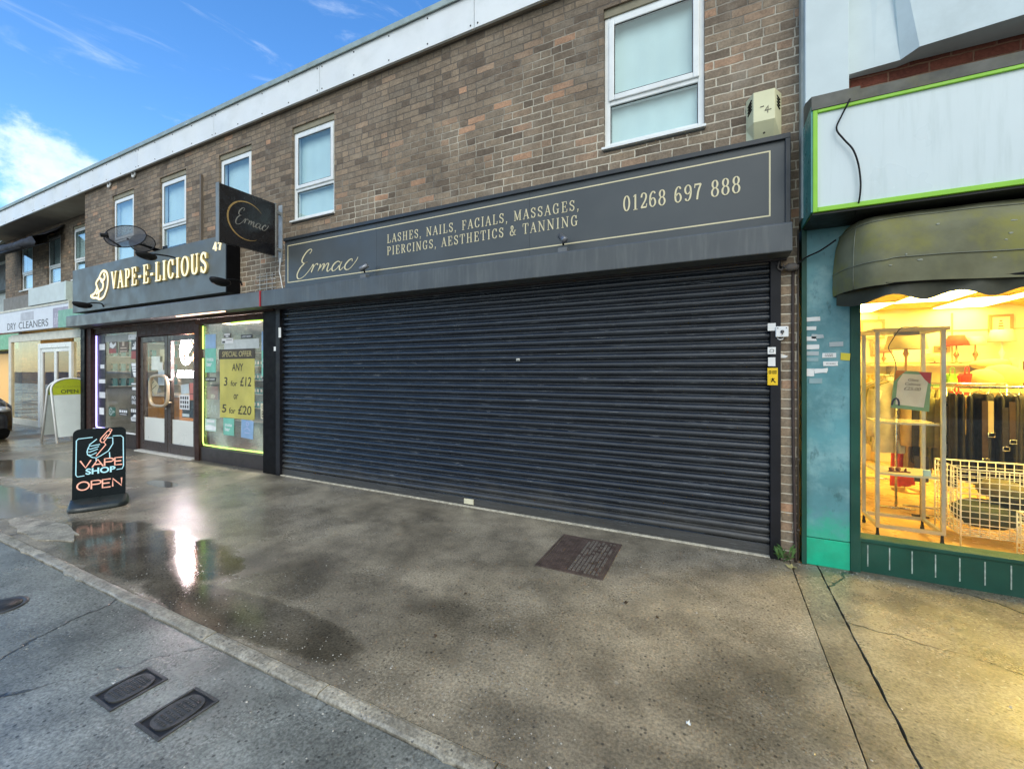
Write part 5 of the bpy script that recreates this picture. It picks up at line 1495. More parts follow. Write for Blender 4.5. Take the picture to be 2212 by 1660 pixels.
# posters and stickers on the vape shop glass: sighted on the glass plane
def z7(a, b_): return 204.7 + a / 4.542, 679.8 + b_ / 4.542
def glass_item(box, name, lab, cat, m_, marks=(), y=.094, grp=None, tilt=0.):
    a = on(*z7(box[0], box[1]), y); b_ = on(*z7(box[2], box[3]), y)
    # a horizontal edge climbs or falls across the picture, so take the height at the middle
    u_, _ = z7((box[0] + box[2]) / 2, 0)
    zt = on(u_, z7(0, box[1])[1], y).z; zb = on(u_, z7(0, box[3])[1], y).z
    w_, h_ = b_.x - a.x, zt - zb
    e = X()
    o = (Vector((a.x, y, zb)), Vector((math.cos(tilt), 0, math.sin(tilt))), Vector((-math.sin(tilt), 0, math.cos(tilt))), Vector((0, -1, 0)))
    e.obox(o[0], o[1], Vector((0, 1, 0)), o[2], 0, w_, 0, .003, 0, h_)
    ob = tag(e.build(name, m_), lab, cat, grp)
    fr = (o[0] + Vector((0, -.0003, 0)), o[1], o[2], o[3])
    for (pn_, pm_, kind, arg) in marks:
        e = X()
        if kind == 'text':
            for ti, (s_, x, yy, wd, ht, bold) in enumerate(arg):
                if ti:
                    e.build(pn_, pm_, ob); e = X()
                e.text(s_, (fr[0] + fr[1] * (x * w_) + fr[2] * (yy * h_), fr[1], fr[2], fr[3]), wd * w_, ht * h_, .0008, bold=bold)
        elif kind == 'hand':
            for ti, (s_, x, yy, wd, ht) in enumerate(arg):
                if ti:
                    e.build(pn_, pm_, ob); e = X()
                e.text(s_, (fr[0] + fr[1] * (x * w_) + fr[2] * (yy * h_), fr[1], fr[2], fr[3]), wd * w_, ht * h_, .0008, bold=.012, slant=.10)
        elif kind == 'rect':
            for j, (x0, y0, x1, y1) in enumerate(arg):
                e.k = j; e.ribbon([(x0 * w_, (y0 + y1) / 2 * h_), (x1 * w_, (y0 + y1) / 2 * h_)], (y1 - y0) * h_, fr, .0005)
        elif kind == 'line':
            for pts in arg:
                e.ribbon([(x * w_, yy * h_) for x, yy in pts], .012, fr, .0007)
        elif kind == 'poly':
            for j, pts in enumerate(arg):
                e.face([fr[0] + fr[1] * x * w_ + fr[2] * yy * h_ + fr[3] * (.0009 + .0002 * j) for x, yy in pts])
        e.build(pn_, pm_, ob)
    return ob
STK = M('black_sticker', (.016, .017, .02), .4)
WST = M('white_sticker', (.74, .76, .78), .6)
REDP = M('brick_red_print', (.33, .10, .09), .6)
TEALP = M('mint_print', (.18, .50, .40), .5)
BLUEP = M('powder_blue_print', (.25, .40, .62), .5)
G = 'stickers on the vape shop windows'
glass_item((40, 190, 104, 1150), 'window_strip', 'black strip with white logos beside the violet neon', 'window strip', STK, [('logo', WST, 'rect', [(.1, .84, .95, .90), (.25, .65, .85, .69), (.02, .50, 1.0, .54), (.1, .35, 1.0, .41), (.1, .18, .8, .25)])])
glass_item((100, 195, 325, 262), 'poster', 'pale grey header card along the top of the left window', 'poster', M('grey_card', (.34, .36, .35), .6))
glass_item((140, 264, 215, 375), 'poster', 'small poster with white leaf shape above brick red, left window', 'poster', M('taupe_card', (.20, .18, .16), .6), [('red_block', REDP, 'rect', [(.0, .0, .9, .38)]), ('leaf', WST, 'poly', [[(.1, .55), (.5, .4), (.95, .7), (.9, .95), (.55, .72), (.3, 1.0), (.08, .85)]])])
glass_item((238, 264, 326, 368), 'poster', 'small brown poster with a pale bottle beside the leaf poster', 'poster', M('brown_card', (.16, .12, .09), .6), [('bottle', M('pale_tan_print', (.55, .46, .36), .6), 'rect', [(.36, .6, .6, 1.), (.15, .36, .85, .46), (.1, .06, .9, .16)])])
glass_item((328, 190, 447, 242), 'poster', 'white spotted card in the top right corner of the left window', 'poster', WST, [('spot', BLACK, 'rect', [(.2, .5, .24, .6), (.7, .3, .74, .4)])])
glass_item((358, 246, 440, 432), 'poster', 'tall poster with white blossom over a brick red foot', 'poster', STK, [('red_block', REDP, 'rect', [(.0, .0, 1., .42)]), ('blossom', WST, 'poly', [[(.1, .5), (.9, .5), (.85, .62), (.65, .68), (.55, .62), (.35, .68), (.12, .62)], [(.35, .68), (.5, .95), (.66, .68), (.5, .63)], [(.2, .72), (.34, .86), (.36, .72)], [(.64, .72), (.68, .88), (.82, .72)]])])
glass_item((355, 470, 437, 614), 'sticker', 'white drinking cup sticker in the left vape shop window', 'sticker', STK, [('cup', WST, 'poly', [[(.05, .98), (.95, .98), (.88, .66), (.75, .25), (.62, .02), (.38, .02), (.25, .25), (.12, .66)]]), ('band', STK, 'line', [[(.1, .74), (.9, .74)], [(.2, .56), (.8, .56)], [(.24, .38), (.76, .38)]])], grp=G)
glass_item((352, 662, 437, 692), 'sticker', 'black sticker with one white bar under the cup sticker', 'sticker', STK, [('bar', WST, 'rect', [(.08, .25, .92, .75)])], grp=G)
glass_item((360, 702, 433, 744), 'sticker', 'black framed white sticker below the barred one', 'sticker', STK, [('bar', WST, 'rect', [(.1, .15, .9, .85)])], grp=G)
glass_item((358, 790, 430, 880), 'sticker', 'black sticker reading pod salt in the left window', 'sticker', STK, [('lettering', WST, 'text', [('POD', .08, .54, .84, .40, .02)]), ('lettering', WST, 'text', [('SALT', .08, .06, .84, .40, .02)])], grp=G)
glass_item((136, 905, 202, 992), 'sticker', 'dark green sticker with a white ringed letter, left window', 'sticker', M('bottle_green_print', (.02, .10, .07), .5), [('ring', WST, 'line', [[(.32 + .22 * math.cos(R(a)), .5 + .36 * math.sin(R(a))) for a in range(0, 361, 20)], [(.32, .35), (.32, .65)], [(.62, .4), (.9, .5), (.7, .62)]])], grp=G)
glass_item((238, 925, 322, 985), 'sticker', 'black sticker with underlined white word, low in the left window', 'sticker', STK, [('lettering', WST, 'rect', [(.05, .45, .25, .85), (.32, .45, .5, .85), (.56, .45, .75, .85), (.8, .45, .95, .85), (.1, .12, .9, .2)])], grp=G)
glass_item((352, 918, 438, 1056), 'sticker', 'black sticker with white lettering above a white emblem', 'sticker', STK, [('emblem', WST, 'poly', [[(.1, .1), (.9, .1), (.98, .35), (.75, .42), (.6, .58), (.4, .58), (.25, .42), (.02, .35)]]), ('lettering', WST, 'rect', [(.04, .72, .22, .96), (.28, .72, .44, .96), (.5, .72, .68, .96), (.74, .72, .96, .96)]), ('band', STK, 'line', [[(.1, .34), (.9, .34)], [(.14, .22), (.86, .22)]])], grp=G)
# doors
glass_item((556, 405, 664, 540), 'notice', 'white gable shaped notice in the left door glass', 'notice', WST, y=.112)
glass_item((640, 335, 716, 462), 'notice', 'cream sheet with yellow lines in the left door glass', 'notice', M('cream_sheet', (.62, .52, .34), .6), [('line', M('yellow_print', (.65, .50, .05), .6), 'rect', [(.6, .1, .95, .2), (.6, .3, .95, .38)])], y=.112)
glass_item((622, 540, 686, 690), 'notice', 'long white notice hanging under the gable shaped one', 'notice', M('bluish_paper', (.62, .66, .72), .6), y=.112)
glass_item((512, 578, 612, 700), 'leaflet_holder', 'slanting striped leaflet behind the left door glass', 'leaflet', M('cream_sheet', (.62, .52, .34), .6), [('stripe', BLACK, 'line', [[(.2, .1), (.5, .9)], [(.5, .1), (.8, .8)]])], y=.2, tilt=-.5)
glass_item((833, 785, 928, 928), 'notice', 'white sheet with a grid of dark pictures in the right door', 'notice', WST, [('grid', STK, 'rect', [(.08 + .23 * i, .10 + .30 * j, .22 + .23 * i, .30 + .30 * j) for i in range(4) for j in range(3)])], y=.092)
glass_item((930, 668, 1000, 832), 'sticker', 'salmon red sticker in pieces at the edge of the right door', 'sticker', M('salmon_print', (.50, .17, .14), .6), [('gap', STK, 'line', [[(0, .35), (1, .35)], [(.5, .7), (1, .7)]])], y=.092, grp=G)
glass_item((858, 835, 1000, 1010), 'poster', 'black poster with white bars low in the right door', 'poster', STK, [('bar', WST, 'rect', [(.02, .72, .4, .76), (.02, .05, .5, .22)])], y=.112)
glass_item((848, 690, 925, 782), 'leaflet_holder', 'pale leaflets fanned above the picture grid in the right door', 'leaflet', M('bluish_paper', (.6, .66, .72), .6), y=.118, tilt=.12)
# right window
def insta(mb=None): return [('lettering', WST, 'text', [('insta', .14, .30, .62, .10, .012), ('bar', .14, .16, .5, .11, .02)])]
glass_item((1083, 330, 1186, 566), 'poster', 'mint green poster under a powder blue one, left of right window', 'poster', TEALP, [('lettering', WST, 'text', [('insta', .14, .48, .66, .16, .012), ('bar', .14, .26, .5, .19, .02)])])
glass_item((1083, 190, 1186, 329), 'poster', 'powder blue poster above the mint one, left of right window', 'poster', BLUEP)
glass_item((1083, 612, 1188, 650), 'sticker', 'black label reading lost mary under the mint poster', 'sticker', STK, [('lettering', WST, 'text', [('LOST MARY', .08, .25, .84, .5, .015)])], grp=G)
glass_item((1434, 194, 1546, 228), 'sticker', 'black label reading lost mary near the top of right window', 'sticker', STK, [('lettering', WST, 'text', [('LOST MARY', .08, .25, .84, .5, .015)])], grp=G)
glass_item((1266, 182, 1330, 222), 'sticker', 'tiny white emblem sticker at the top of the right window', 'sticker', M('slate_sticker', (.12, .125, .13), .5), [('emblem', WST, 'rect', [(.05, .55, .95, .95), (.3, .1, .7, .4)])], grp=G)
glass_item((1246, 230, 1356, 280), 'sticker', 'wide white emblem sticker below the tiny one', 'sticker', WST, [('mark', STK, 'rect', [(.05, .1, .3, .5), (.4, .6, .9, .7)])], y=.090, grp=G)
glass_item((1270, 240, 1612, 332), 'header_card', 'pale grey header card behind the special offer poster', 'card', M('pale_header', (.50, .54, .54), .6))
sp = glass_item((1228, 432, 1566, 1018), 'poster', 'large gold special offer poster in the right vape shop window', 'poster', M('gold_card', (.50, .45, .11), .6, var=.2, scale=2), [('lettering', M('marker_ink', (.04, .035, .02), .6), 'hand', [('ANY', .36, .80, .32, .125), ('3', .12, .545, .10, .15), ('for', .32, .545, .19, .09), ('£12', .60, .545, .31, .155), ('or', .41, .325, .13, .085), ('5', .06, .09, .13, .14), ('for', .27, .08, .19, .10), ('£20', .54, .075, .37, .15)])], y=.094)
glass_item((1216, 334, 1568, 431), 'header_card', 'dark header card reading special offer above the gold poster', 'card', M('dark_header', (.060, .050, .032), .6), [('lettering', M('gold_pen', (.42, .36, .16), .6), 'hand', [('SPECIAL OFFER', .10, .22, .82, .56)])], y=.093)
glass_item((1636, 160, 1718, 345), 'poster', 'powder blue poster at the right edge of the right window', 'poster', BLUEP)
glass_item((1636, 346, 1718, 602), 'poster', 'mint green poster at the right edge of the right window', 'poster', TEALP, [('lettering', WST, 'text', [('insta', .14, .54, .75, .13, .012), ('bar', .14, .32, .6, .17, .02)])])
glass_item((1638, 617, 1718, 658), 'sticker', 'black label reading lost mary under the right edge poster', 'sticker', STK, [('lettering', WST, 'text', [('LOST MARY', .06, .25, .9, .5, .015)])], grp=G)
glass_item((1628, 872, 1716, 1022), 'poster', 'cream poster reading gold bar at the right window edge', 'poster', M('cream_poster', (.62, .58, .42), .6), [('lettering', BLACK, 'text', [('GOLD', .12, .66, .8, .24, .0), ('BAR', .12, .12, .8, .40, .0)])])
glass_item((1090, 830, 1226, 1010), 'poster', 'grey brown poster reading bar below a pinkish round print', 'poster', M('mushroom_card', (.36, .33, .27), .6), [('lettering', M('grey_print', (.55, .54, .48), .6), 'text', [('BAR', .1, .2, .7, .5, .0)])], y=.112)
glass_item((1100, 700, 1204, 829), 'poster', 'pinkish brown round print low in the right window', 'poster', M('dusky_pink', (.34, .19, .16), .6), [('highlight', M('peach_print', (.62, .48, .36), .6), 'poly', [[(.35, .1), (.7, .05), (.8, .3), (.6, .42), (.4, .35)]])], y=.112)
glass_item((1262, 1008, 1366, 1180), 'poster', 'mint green flyer hanging below the gold poster', 'poster', TEALP, [('lettering', WST, 'text', [('insta', .14, .50, .66, .18, .012), ('bar', .14, .24, .5, .22, .02)])])
glass_item((1434, 1028, 1552, 1206), 'poster', 'tilted powder blue flyer at the foot of the right window', 'poster', BLUEP, [('print', M('pale_violet', (.45, .50, .75), .6), 'line', [[(.5 + .1 * math.cos(R(a)), .8 + .1 * math.sin(R(a))) for a in range(0, 361, 30)], [(.25, .45), (.5, .6), (.75, .45)], [(.3, .3), (.7, .3)]])], tilt=-.05)
glass_item((1083, 1018, 1190, 1140), 'sticker', 'pale emblem sticker at the lower left of the right window', 'sticker', M('aqua_sticker', (.45, .60, .55), .6), [('emblem', WST, 'poly', [[(.05, .1), (.95, .1), (1., .4), (.6, .5), (.3, .5), (0, .4)]]), ('lettering', WST, 'rect', [(.15, .7, .85, .9)])], grp=G)

# sign, hood and lamps over the vape shop
vh = thing('shutter_hood', 'grey metal shutter hood projecting over the vape shop windows', 'shutter hood', (-8.9, -.12, 2.36))
e = X(); hood(e, -11.97, -5.716); e.build('hood', M('grey_hood', (.118, .126, .126), .4, var=.12, scale=3, dirt=(.11, .11, .10), dirt_amt=.5, streak=True), vh, bevel=.003)
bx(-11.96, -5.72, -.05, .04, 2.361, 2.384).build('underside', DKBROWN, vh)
e = X(); e.box(-7.9, -6.6, -.23, -.20, 2.372, 2.3845); e.build('light_strip', EM('warm_strip', (1., .62, .40), 2.), vh)
vg = thing('shop_sign', 'grey fascia sign with glowing cream letters over the vape shop', 'sign', (-9.2, -.1, 2.67))
bx(-11.82, -6.60, -.2, -.02, 2.672, 3.53).build('panel', M('grey_sign', (.118, .132, .128), .45, var=.08, scale=2), vg, bevel=.003)
bx(-6.5995, -6.575, -.198, -.0, 2.672, 3.528).build('end_panel', BLACK, vg)
GLOW = EM('lit_cream_letter', (1., .86, .52), .45, (.85, .76, .5))
HALO = M('letter_return_halo', (.50, .40, .16), .5)  # letter glow put into colour as wider gold backs behind the faces
x0, z0 = sxz(245, 628, -.2); x1, z1 = sxz(452, 596, -.2)
cap = .305
for (nm, lift, mm, g_) in (('letter_return_halo', .0, HALO, .04), ('lettering', .03, GLOW, 0.)):
    e = X()
    serif(e, 'VAPE-E-LICIOUS', (Vector((x0, -.2005 - lift, z0 + .03)), Vector((1, 0, 0)), Vector((0, 0, 1)), Vector((0, -1, 0))), cap, x1 - x0, T=.135 + g_, t=.06 + g_, sp=.17, depth=.006 if lift else .028)
    e.build(nm, mm, vg)
def z1p(a, b_): return a / 3.56, 328.9 + b_ / 3.56
def cloud(mb, fr_y, w_):
    for pts in ([(700, 1105), (730, 1085), (748, 1040), (742, 1005), (765, 965), (780, 930), (800, 912), (822, 925), (832, 970), (828, 1030), (815, 1075), (800, 1110), (770, 1130), (745, 1118), (720, 1118), (700, 1105)],
                [(765, 965), (795, 985), (808, 960), (800, 930)], [(760, 1120), (765, 1075), (790, 1050), (795, 1010), (778, 985)], [(742, 1090), (758, 1070), (750, 1040)]):
        q = [on(*z1p(*p), fr_y) for p in pts]
        c_ = spline([(v.x, v.z, 0) for v in q], 4)
        mb.ribbon([(p.x, p.y) for p in c_], w_, (Vector((0, fr_y, 0)), Vector((1, 0, 0)), Vector((0, 0, 1)), Vector((0, -1, 0))), .008)
e = X(); cloud(e, -.2005, .060); e.build('emblem_return_halo', HALO, vg)
e = X(); cloud(e, -.2105, .040); e.build('emblem', GLOW, vg)
x0, z0 = sxz(462, 540, -.2)
e = X(); serif(e, '47', WALLFR(x0 - .02, -.2005, z0 - .02), .13, .24, T=.24, t=.13, depth=.01); e.build('house_number', GLOW, vg)
def flood(u, v, y, lab):
    q = on(u, v, y)
    t = thing('floodlight', lab, 'floodlight', (q.x, y, q.z - .05), 'sign lights on the vape shop sign')
    e = X()
    n_ = Vector((.15, -.1, -1)).normalized()
    e.lathe([(0, -.06), (.05, -.055), (.10, -.035), (.122, .0), (.118, .028), (.0, .034)], q, -n_, 24, squash=(.62, 1.15))
    e.build('lamp_head', BLACKM, t)
    e = X(); e.tube(spline([tuple(q), (q.x, y + .12, q.z + .05), (q.x, -.24, q.z + .06), (q.x, -.205, q.z + .0)], 5), .012); e.build('arm', BLACKM, t)
flood(316, 552, -.62, 'black floodlight on an arm at the top edge of the vape sign')
flood(476, 608, -.50, 'black floodlight at the lower right corner of the vape sign')
flood(178, 658, -.50, 'black floodlight at the lower left corner of the vape sign')

# satellite dishes
def meshdish():
    m, nt, b, out = new_mat('perforated_dish')
    setin(nt, b, Base_Color=(.05, .052, .055), Roughness=.5)
    tr = nd(nt, 'ShaderNodeBsdfTransparent')
    mx = nd(nt, 'ShaderNodeMixShader', [.22, b.outputs[0], tr])
    nt.links.new(mx, out.inputs[0])
    return m
DISH = meshdish()
def dish(u, v, y, r_, n_, lab, arm=True, feed=None):
    c = on(u, v, y); n_ = Vector(n_).normalized()
    t = thing('satellite_dish', lab, 'satellite dish', (c.x, y, c.z - r_))
    e = X(); e.lathe([(0, -.16 * r_ * 1.2)] + [(r_ * k_ / 8, (-.16 + .16 * (k_ / 8) ** 2) * r_ * 1.2) for k_ in range(1, 9)], c, n_, 32); e.build('reflector', DISH, t)
    e = X(); e.tube([tuple(c + (Vector((0, 0, 1)).cross(n_).normalized() * math.cos(R(a)) + n_.cross(Vector((0, 0, 1)).cross(n_).normalized()) * math.sin(R(a))) * r_) for a in range(0, 361, 12)], .008, 6); e.build('rim', BLACKM, t)
    up = n_.cross(Vector((0, 0, 1)).cross(n_)).normalized()
    lo = c - up * r_ * .96
    if arm:
        fo = c + Vector(feed)
        e = X(); e.tube([tuple(lo), tuple(fo)], .013); e.build('arm', BLACKM, t)
        e = X(); e.lathe([(0, -.03), (.03, -.03), (.034, .03), (.05, .04), (.05, .06), (0, .06)], fo, c - fo, 14); e.build('receiver', BLACKM, t)
    e = X(); e.tube([tuple(c - n_ * r_ * .2), (c.x + .02, y + .15, c.z - .08), (c.x + .02, -.02, c.z - .12)], .018); e.box(c.x - .05, c.x + .09, -.015, -.001, c.z - .24, c.z - .02); e.build('wall_mount', BLACKM, t)
dish(271, 510, -.55, .27, (.58, -.55, .55), 'large dark mesh satellite dish above the glowing sign', feed=(-.06, -.26, -.05))
dish(308, 525, -.30, .17, (.75, -.55, .30), 'small dark satellite dish half behind the large one', arm=False)
for (u, v, lab) in ((236, 400, 'white cable clip on the bricks above the window farthest left'), (289, 378, 'white cable clip on the bricks above the second window from left')):
    q = on(u, v, -.02)
    e = X(); e.tube(spline([(q.x - .05, -.02, q.z + .03), (q.x - .01, -.03, q.z - .04), (q.x + .04, -.02, q.z + .0), (q.x + .045, -.02, q.z + .05), (q.x + .01, -.015, q.z + .045)], 5), .016)
    tag(e.build('cable_clip', WHITEP), lab, 'cable clip')
q = on(449, 405, -.02)
e = X(); e.box(-7.60, -7.565, -.035, -.001, 3.6, 4.7); tag(e.build('downpipe', M('brown_pipe', (.15, .12, .09), .6)), 'square brown pipe on the bricks left of the projecting sign', 'pipe')

# ================================================================== dry cleaner
dc = thing('shopfront', 'recessed cream lit shopfront of the dry cleaner under its white sign', 'shopfront', (-15.2, .5, 0))
YD = .55
def xd(z): return on(z / 5.048, 800, YD).x
DF0, DF1 = xd(440), xd(805)
CRM = M('cream_frame', (.68, .66, .56), .5)
e = X(); e.box(-18.3, DF0, YD - .03, YD + .05, .0, .16); e.box(-18.3, -18.12, YD - .03, YD + .05, .16, 2.46); e.box(-18.12, -12.0, YD - .03, YD + .05, 2.30, 2.50); e.build('frame', CRM, dc)
e = X()
e.box(DF0, DF0 + .14, YD - .045, YD + .06, 0, 2.20); e.box(DF1 - .14, DF1, YD - .045, YD + .06, 0, 2.20); e.box(DF0 + .14, DF1 - .14, YD - .045, YD + .06, 2.08, 2.20)
e.build('door_frame', UPVC, dc)
mdl = (DF0 + DF1) / 2
for a, b_ in ((DF0 + .142, mdl - .002), (mdl + .002, DF1 - .142)):
    e = X(); e.box(a, a + .07, YD - .02, YD + .03, .02, 2.078); e.box(b_ - .07, b_, YD - .02, YD + .03, .02, 2.078); e.box(a + .07, b_ - .07, YD - .02, YD + .03, .02, .18); e.box(a + .07, b_ - .07, YD - .02, YD + .03, 1.98, 2.078)
    d_ = e.build('door', UPVC, dc)
    bx(a + .068, b_ - .068, YD, YD + .006, .18, 1.98).build('pane', glass_mat('door_glass', (.55, .50, .42), 1.1), d_)
    e = X(); e.tube([(b_ - .05 if a < mdl - .1 and b_ < mdl else a + .05, YD - .06, .95), (b_ - .05 if a < mdl - .1 and b_ < mdl else a + .05, YD - .06, 1.2)], .012); e.build('handle', STEEL, d_)
CG = glass_mat('cleaner_glass', (.90, .86, .72), 1., haze=.10, hazecol=(.6, .56, .42))
bx(-18.12, DF0 - .002, YD, YD + .006, .16, 2.298).build('window_pane', CG, dc)
bx(DF1 + .002, -12.0, YD, YD + .006, .16, 2.298).build('window_pane', CG, dc)
YW = M('mustard_wall', (.52, .42, .18), .7)
bx(-18.4, -11.96, 4.0, 4.1, 0, 2.6).build('back_wall', YW, dc)
bx(-18.4, -18.3, .76, 4, 0, 2.6).build('side_wall', YW, dc); bx(-12.05, -11.96, .76, 4, 0, 2.6).build('side_wall', YW, dc)
bx(-18.4, -11.96, .62, 4.1, -.1, .004).build('floor', M('grey_vinyl', (.30, .28, .22), .4), dc)
ce = bx(-18.4, -11.96, .62, 4.1, 2.62, 2.7).build('ceiling', M('cream_ceiling', (.7, .6, .36), .8), dc)
for a in (-17.3, -15.4, -13.4):
    bx(a - .6, a + .6, 1.4, 1.55, 2.6, 2.6195).build('ceiling_light', EM('warm_tube', (1., .70, .25), 17.), ce)
ct = thing('shop_counter', 'white counter inside the dry cleaner window', 'counter', (-16.9, 1.6, 0))
bx(-17.5, -16.2, 1.4, 1.9, 0, .95).build('body', M('counter_white', (.6, .56, .42), .5), ct); bx(-17.55, -16.15, 1.35, 1.95, .951, .99).build('worktop', TIMB, ct)
for i in range(5):
    e = X(); e.blob((-17.1 + rnd.uniform(-.02, .02), 1.55, 1.05 + i * .10), (.22, .15, .055), seg=14, rings=6, jit=.03)
    tag(e.build('folded_laundry', M(('linen_white', 'linen_tan', 'linen_grey')[i % 3], ((.6, .55, .42), (.42, .28, .12), (.36, .34, .30))[i % 3], .85), smooth=True), '%s folded bundle on the dry cleaner counter' % ('lowest', 'second lowest', 'middle', 'second highest', 'topmost')[i], 'laundry', 'folded laundry on the counter')
for i, x in enumerate((-15.9, -15.75, -15.6)):
    garment('coat', ('%s cleaned coat hanging behind the dry cleaner doors' % ('leftmost', 'middle', 'rightmost')[i]), 'coat', x, 2.2, 1.75, .2, 1.0, .04, R(80), clothm('cleaned%d' % i, ((.12, .09, .06), (.3, .27, .2), (.08, .07, .07))[i]), grp='cleaned coats on hangers')
ds = thing('shop_sign', 'white dry cleaners fascia sign with a lilac panel', 'sign', (-16.2, .3, 2.55))
ZS0, ZS1 = 2.56, 3.12
bx(-18.5, -13.90, .40, .50, ZS0, ZS1).build('panel', M('lilac_white', (.70, .73, .80), .45, var=.03), ds)
e = X(); e.box(-18.52, -13.86, .385, .5, ZS1, ZS1 + .05); e.box(-13.8995, -13.86, .385, .5, ZS0, ZS1 - .0005); e.build('trim', CRM, ds)
def z5(a, b_): return a / 5.677, 438.6 + b_ / 5.677
a = on(*z5(650, 1300), .398); b_ = on(*z5(800, 1500), .398)
bx(a.x, -13.95, .396, .3995, b_.z - .02, a.z + .02).build('lilac_panel', M('lilac_panel', (.36, .33, .42), .5), ds)
for w_, q in (('TAILOR', (a.x + .12, a.z - .22, .62, .11)), ('BRIDAL', (a.x + .08, b_.z + .06, .72, .15))):
    e = X(); e.text(w_, WALLFR(q[0], .3955, q[1]), q[2], q[3], .001); e.build('panel_lettering', M('pale_lilac', (.60, .58, .66), .5), ds)
a = on(*z5(90, 1560), .398); c_ = on(*z5(590, 1515), .398)
for w_, f0, f1 in (('DRY', 0, .23), ('CLEANERS', .30, 1)):
    e = X(); e.text(w_, WALLFR(a.x + (c_.x - a.x) * f0, .399, a.z), (c_.x - a.x) * (f1 - f0), .185, .001); e.build('lettering', M('dark_letters', (.05, .05, .06), .5), ds)
e = X(); a = on(*z5(235, 1440), .398); c_ = on(*z5(410, 1440), .398)
e.box(a.x + .1, c_.x, .3965, .3995, a.z - .02, a.z + .20); e.build('faded_mark', M('faded_grey', (.50, .51, .56), .5), ds)
ws_ = thing('blank_sign', 'smaller blank white box sign above the dry cleaner fascia', 'sign', (-15.1, .4, 3.19))
bx(-16.25, -14.02, .36, .498, 3.185, 3.63).build('panel', RENDER_W, ws_, bevel=.004)
e = X(); e.box(-14.0195, -13.94, .355, .498, 3.18, 3.635); e.build('end_cap', M('pale_cap', (.62, .72, .68), .5), ws_)
bx(-13.855, -11.99, .2, .5, 2.5, 2.9).build('return', M('mint_return', (.20, .42, .31), .5), ds)
tag(bx(-18.48, -16.4, .47, .499, 3.175, 3.55).build('cladding_panel', M('grey_cladding', (.22, .21, .19), .7)), 'dull grey panel beside the blank white box sign', 'panel')

# sagging black canopy under the eaves
cn = thing('canopy', 'half collapsed black canopy with pale end hanging under the eaves', 'canopy', (-15.8, .2, 4.5))
e = X()
A = on(22, 530, .05); B = on(92, 553, .05)
rows = []
for i in range(15):
    f_ = i / 14
    x = -17.6 + f_ * 3.15
    j = rnd.uniform(-.03, .03)
    rows.append([(x, .49, 5.10 + j * .5), (x, .36 + j, 4.98 - .05 * f_), (x, .16 + j, 4.83 - .06 * f_ + j), (x, -.06 + j * .5, 4.70 - .05 * f_ + j), (x, -.10 + .5 * max(0, f_ - .8), 4.58 - .05 * f_), (x, -.02, 4.50 - .06 * f_ + j), (x, .2, 4.62 - .06 * f_), (x, .48, 4.80)])
e.grid(rows)
e.build('fabric', M('sooty_canvas', (.020, .018, .022), .7, var=.4, scale=4), cn)
e = X(); e.prism([(-17.66, .45, 4.95), (-17.66, -.12, 4.74), (-17.66, -.14, 4.55), (-17.66, -.02, 4.48), (-17.66, .2, 4.66)], (.05, 0, 0)); e.build('end_plate', M('pale_plate', (.42, .50, .48), .6), cn)
e = X(); e.prism([(-17.5, -.11, 4.60), (-16.9, -.11, 4.64), (-16.6, .0, 4.86), (-16.9, .05, 4.90), (-17.4, -.08, 4.76)], (0, .01, 0)); e.build('torn_cloth', M('pale_cloth', (.30, .36, .35), .8, var=.3), cn)
e = X(); e.tube([(-17.62, -.09, 4.50), (-14.9, -.09, 4.42)], .035); e.build('front_bar', BLACKM, cn)

# ================================================================== pavement boards, car, covers, weeds
vb = thing('pavement_sign', 'black pavement sign with neon style vape shop open artwork on a rubber base', 'pavement sign', (-6.13, -1.80, 0))
A = Vector((-6.215, -1.985, 0)); B = Vector((-6.035, -1.60, 0))
ex = (B - A).normalized(); nrm = Vector((ex.y, -ex.x, 0))
Wd = (B - A).length
ey = (Vector((0, 0, 1)) - nrm * .085).normalized(); en = ex.cross(ey).normalized()
O = A + Vector((0, 0, .10))
Ht = .76
out = []
rc = .055
for (cx, cy, a0) in ((Wd - rc, rc * .2, None), (Wd - rc, Ht - rc, 0), (rc, Ht - rc, 90), (0, 0, None)):
    if a0 is None: continue
    for k_ in range(7): out.append((cx + rc * math.cos(R(a0 + 15 * k_)), cy + rc * math.sin(R(a0 + 15 * k_))))
out += [(0, 0), (Wd, 0)]
e = X(); e.prism([O + ex * x + ey * y - en * .012 for x, y in out], en * .012); e.build('board', M('gloss_black', (.006, .010, .012), .3, var=.1, spec=.14), vb)
fr = (O + en * .0004, ex, ey, en)
BLUEN = EM('blue_glow_print', (.35, .62, .70), .35, (.35, .62, .72))  # both artwork prints get a faint added glow, though they are no tubes
CORALN = EM('coral_glow_print', (.80, .36, .26), .35, (.80, .40, .30))
def bd(x, y): return (x * Wd, y * Ht)
e = X()
for pts in ([(.36, .875), (.10, .865), (.065, .84), (.065, .36), (.09, .33), (.22, .335)], [(.74, .875), (.90, .87), (.945, .84), (.955, .42), (.93, .38), (.82, .375)],
            [(.44, .845), (.36, .80), (.30, .77), (.33, .75), (.50, .765)], [(.31, .765), (.28, .72), (.32, .705), (.48, .735)], [(.28, .72), (.26, .675), (.31, .665), (.46, .70)], [(.26, .675), (.27, .63), (.34, .62), (.44, .65)], [(.27, .63), (.36, .585), (.43, .575), (.43, .53)],
            [(.62, .85), (.74, .85), (.745, .76), (.66, .66), (.52, .60), (.44, .575)], [(.68, .64), (.69, .55)]):
    e.ribbon([bd(*p) for p in spline([(a, b_, 0) for a, b_ in pts], 3)] if False else [bd(*p) for p in pts], .0085, fr, .001)
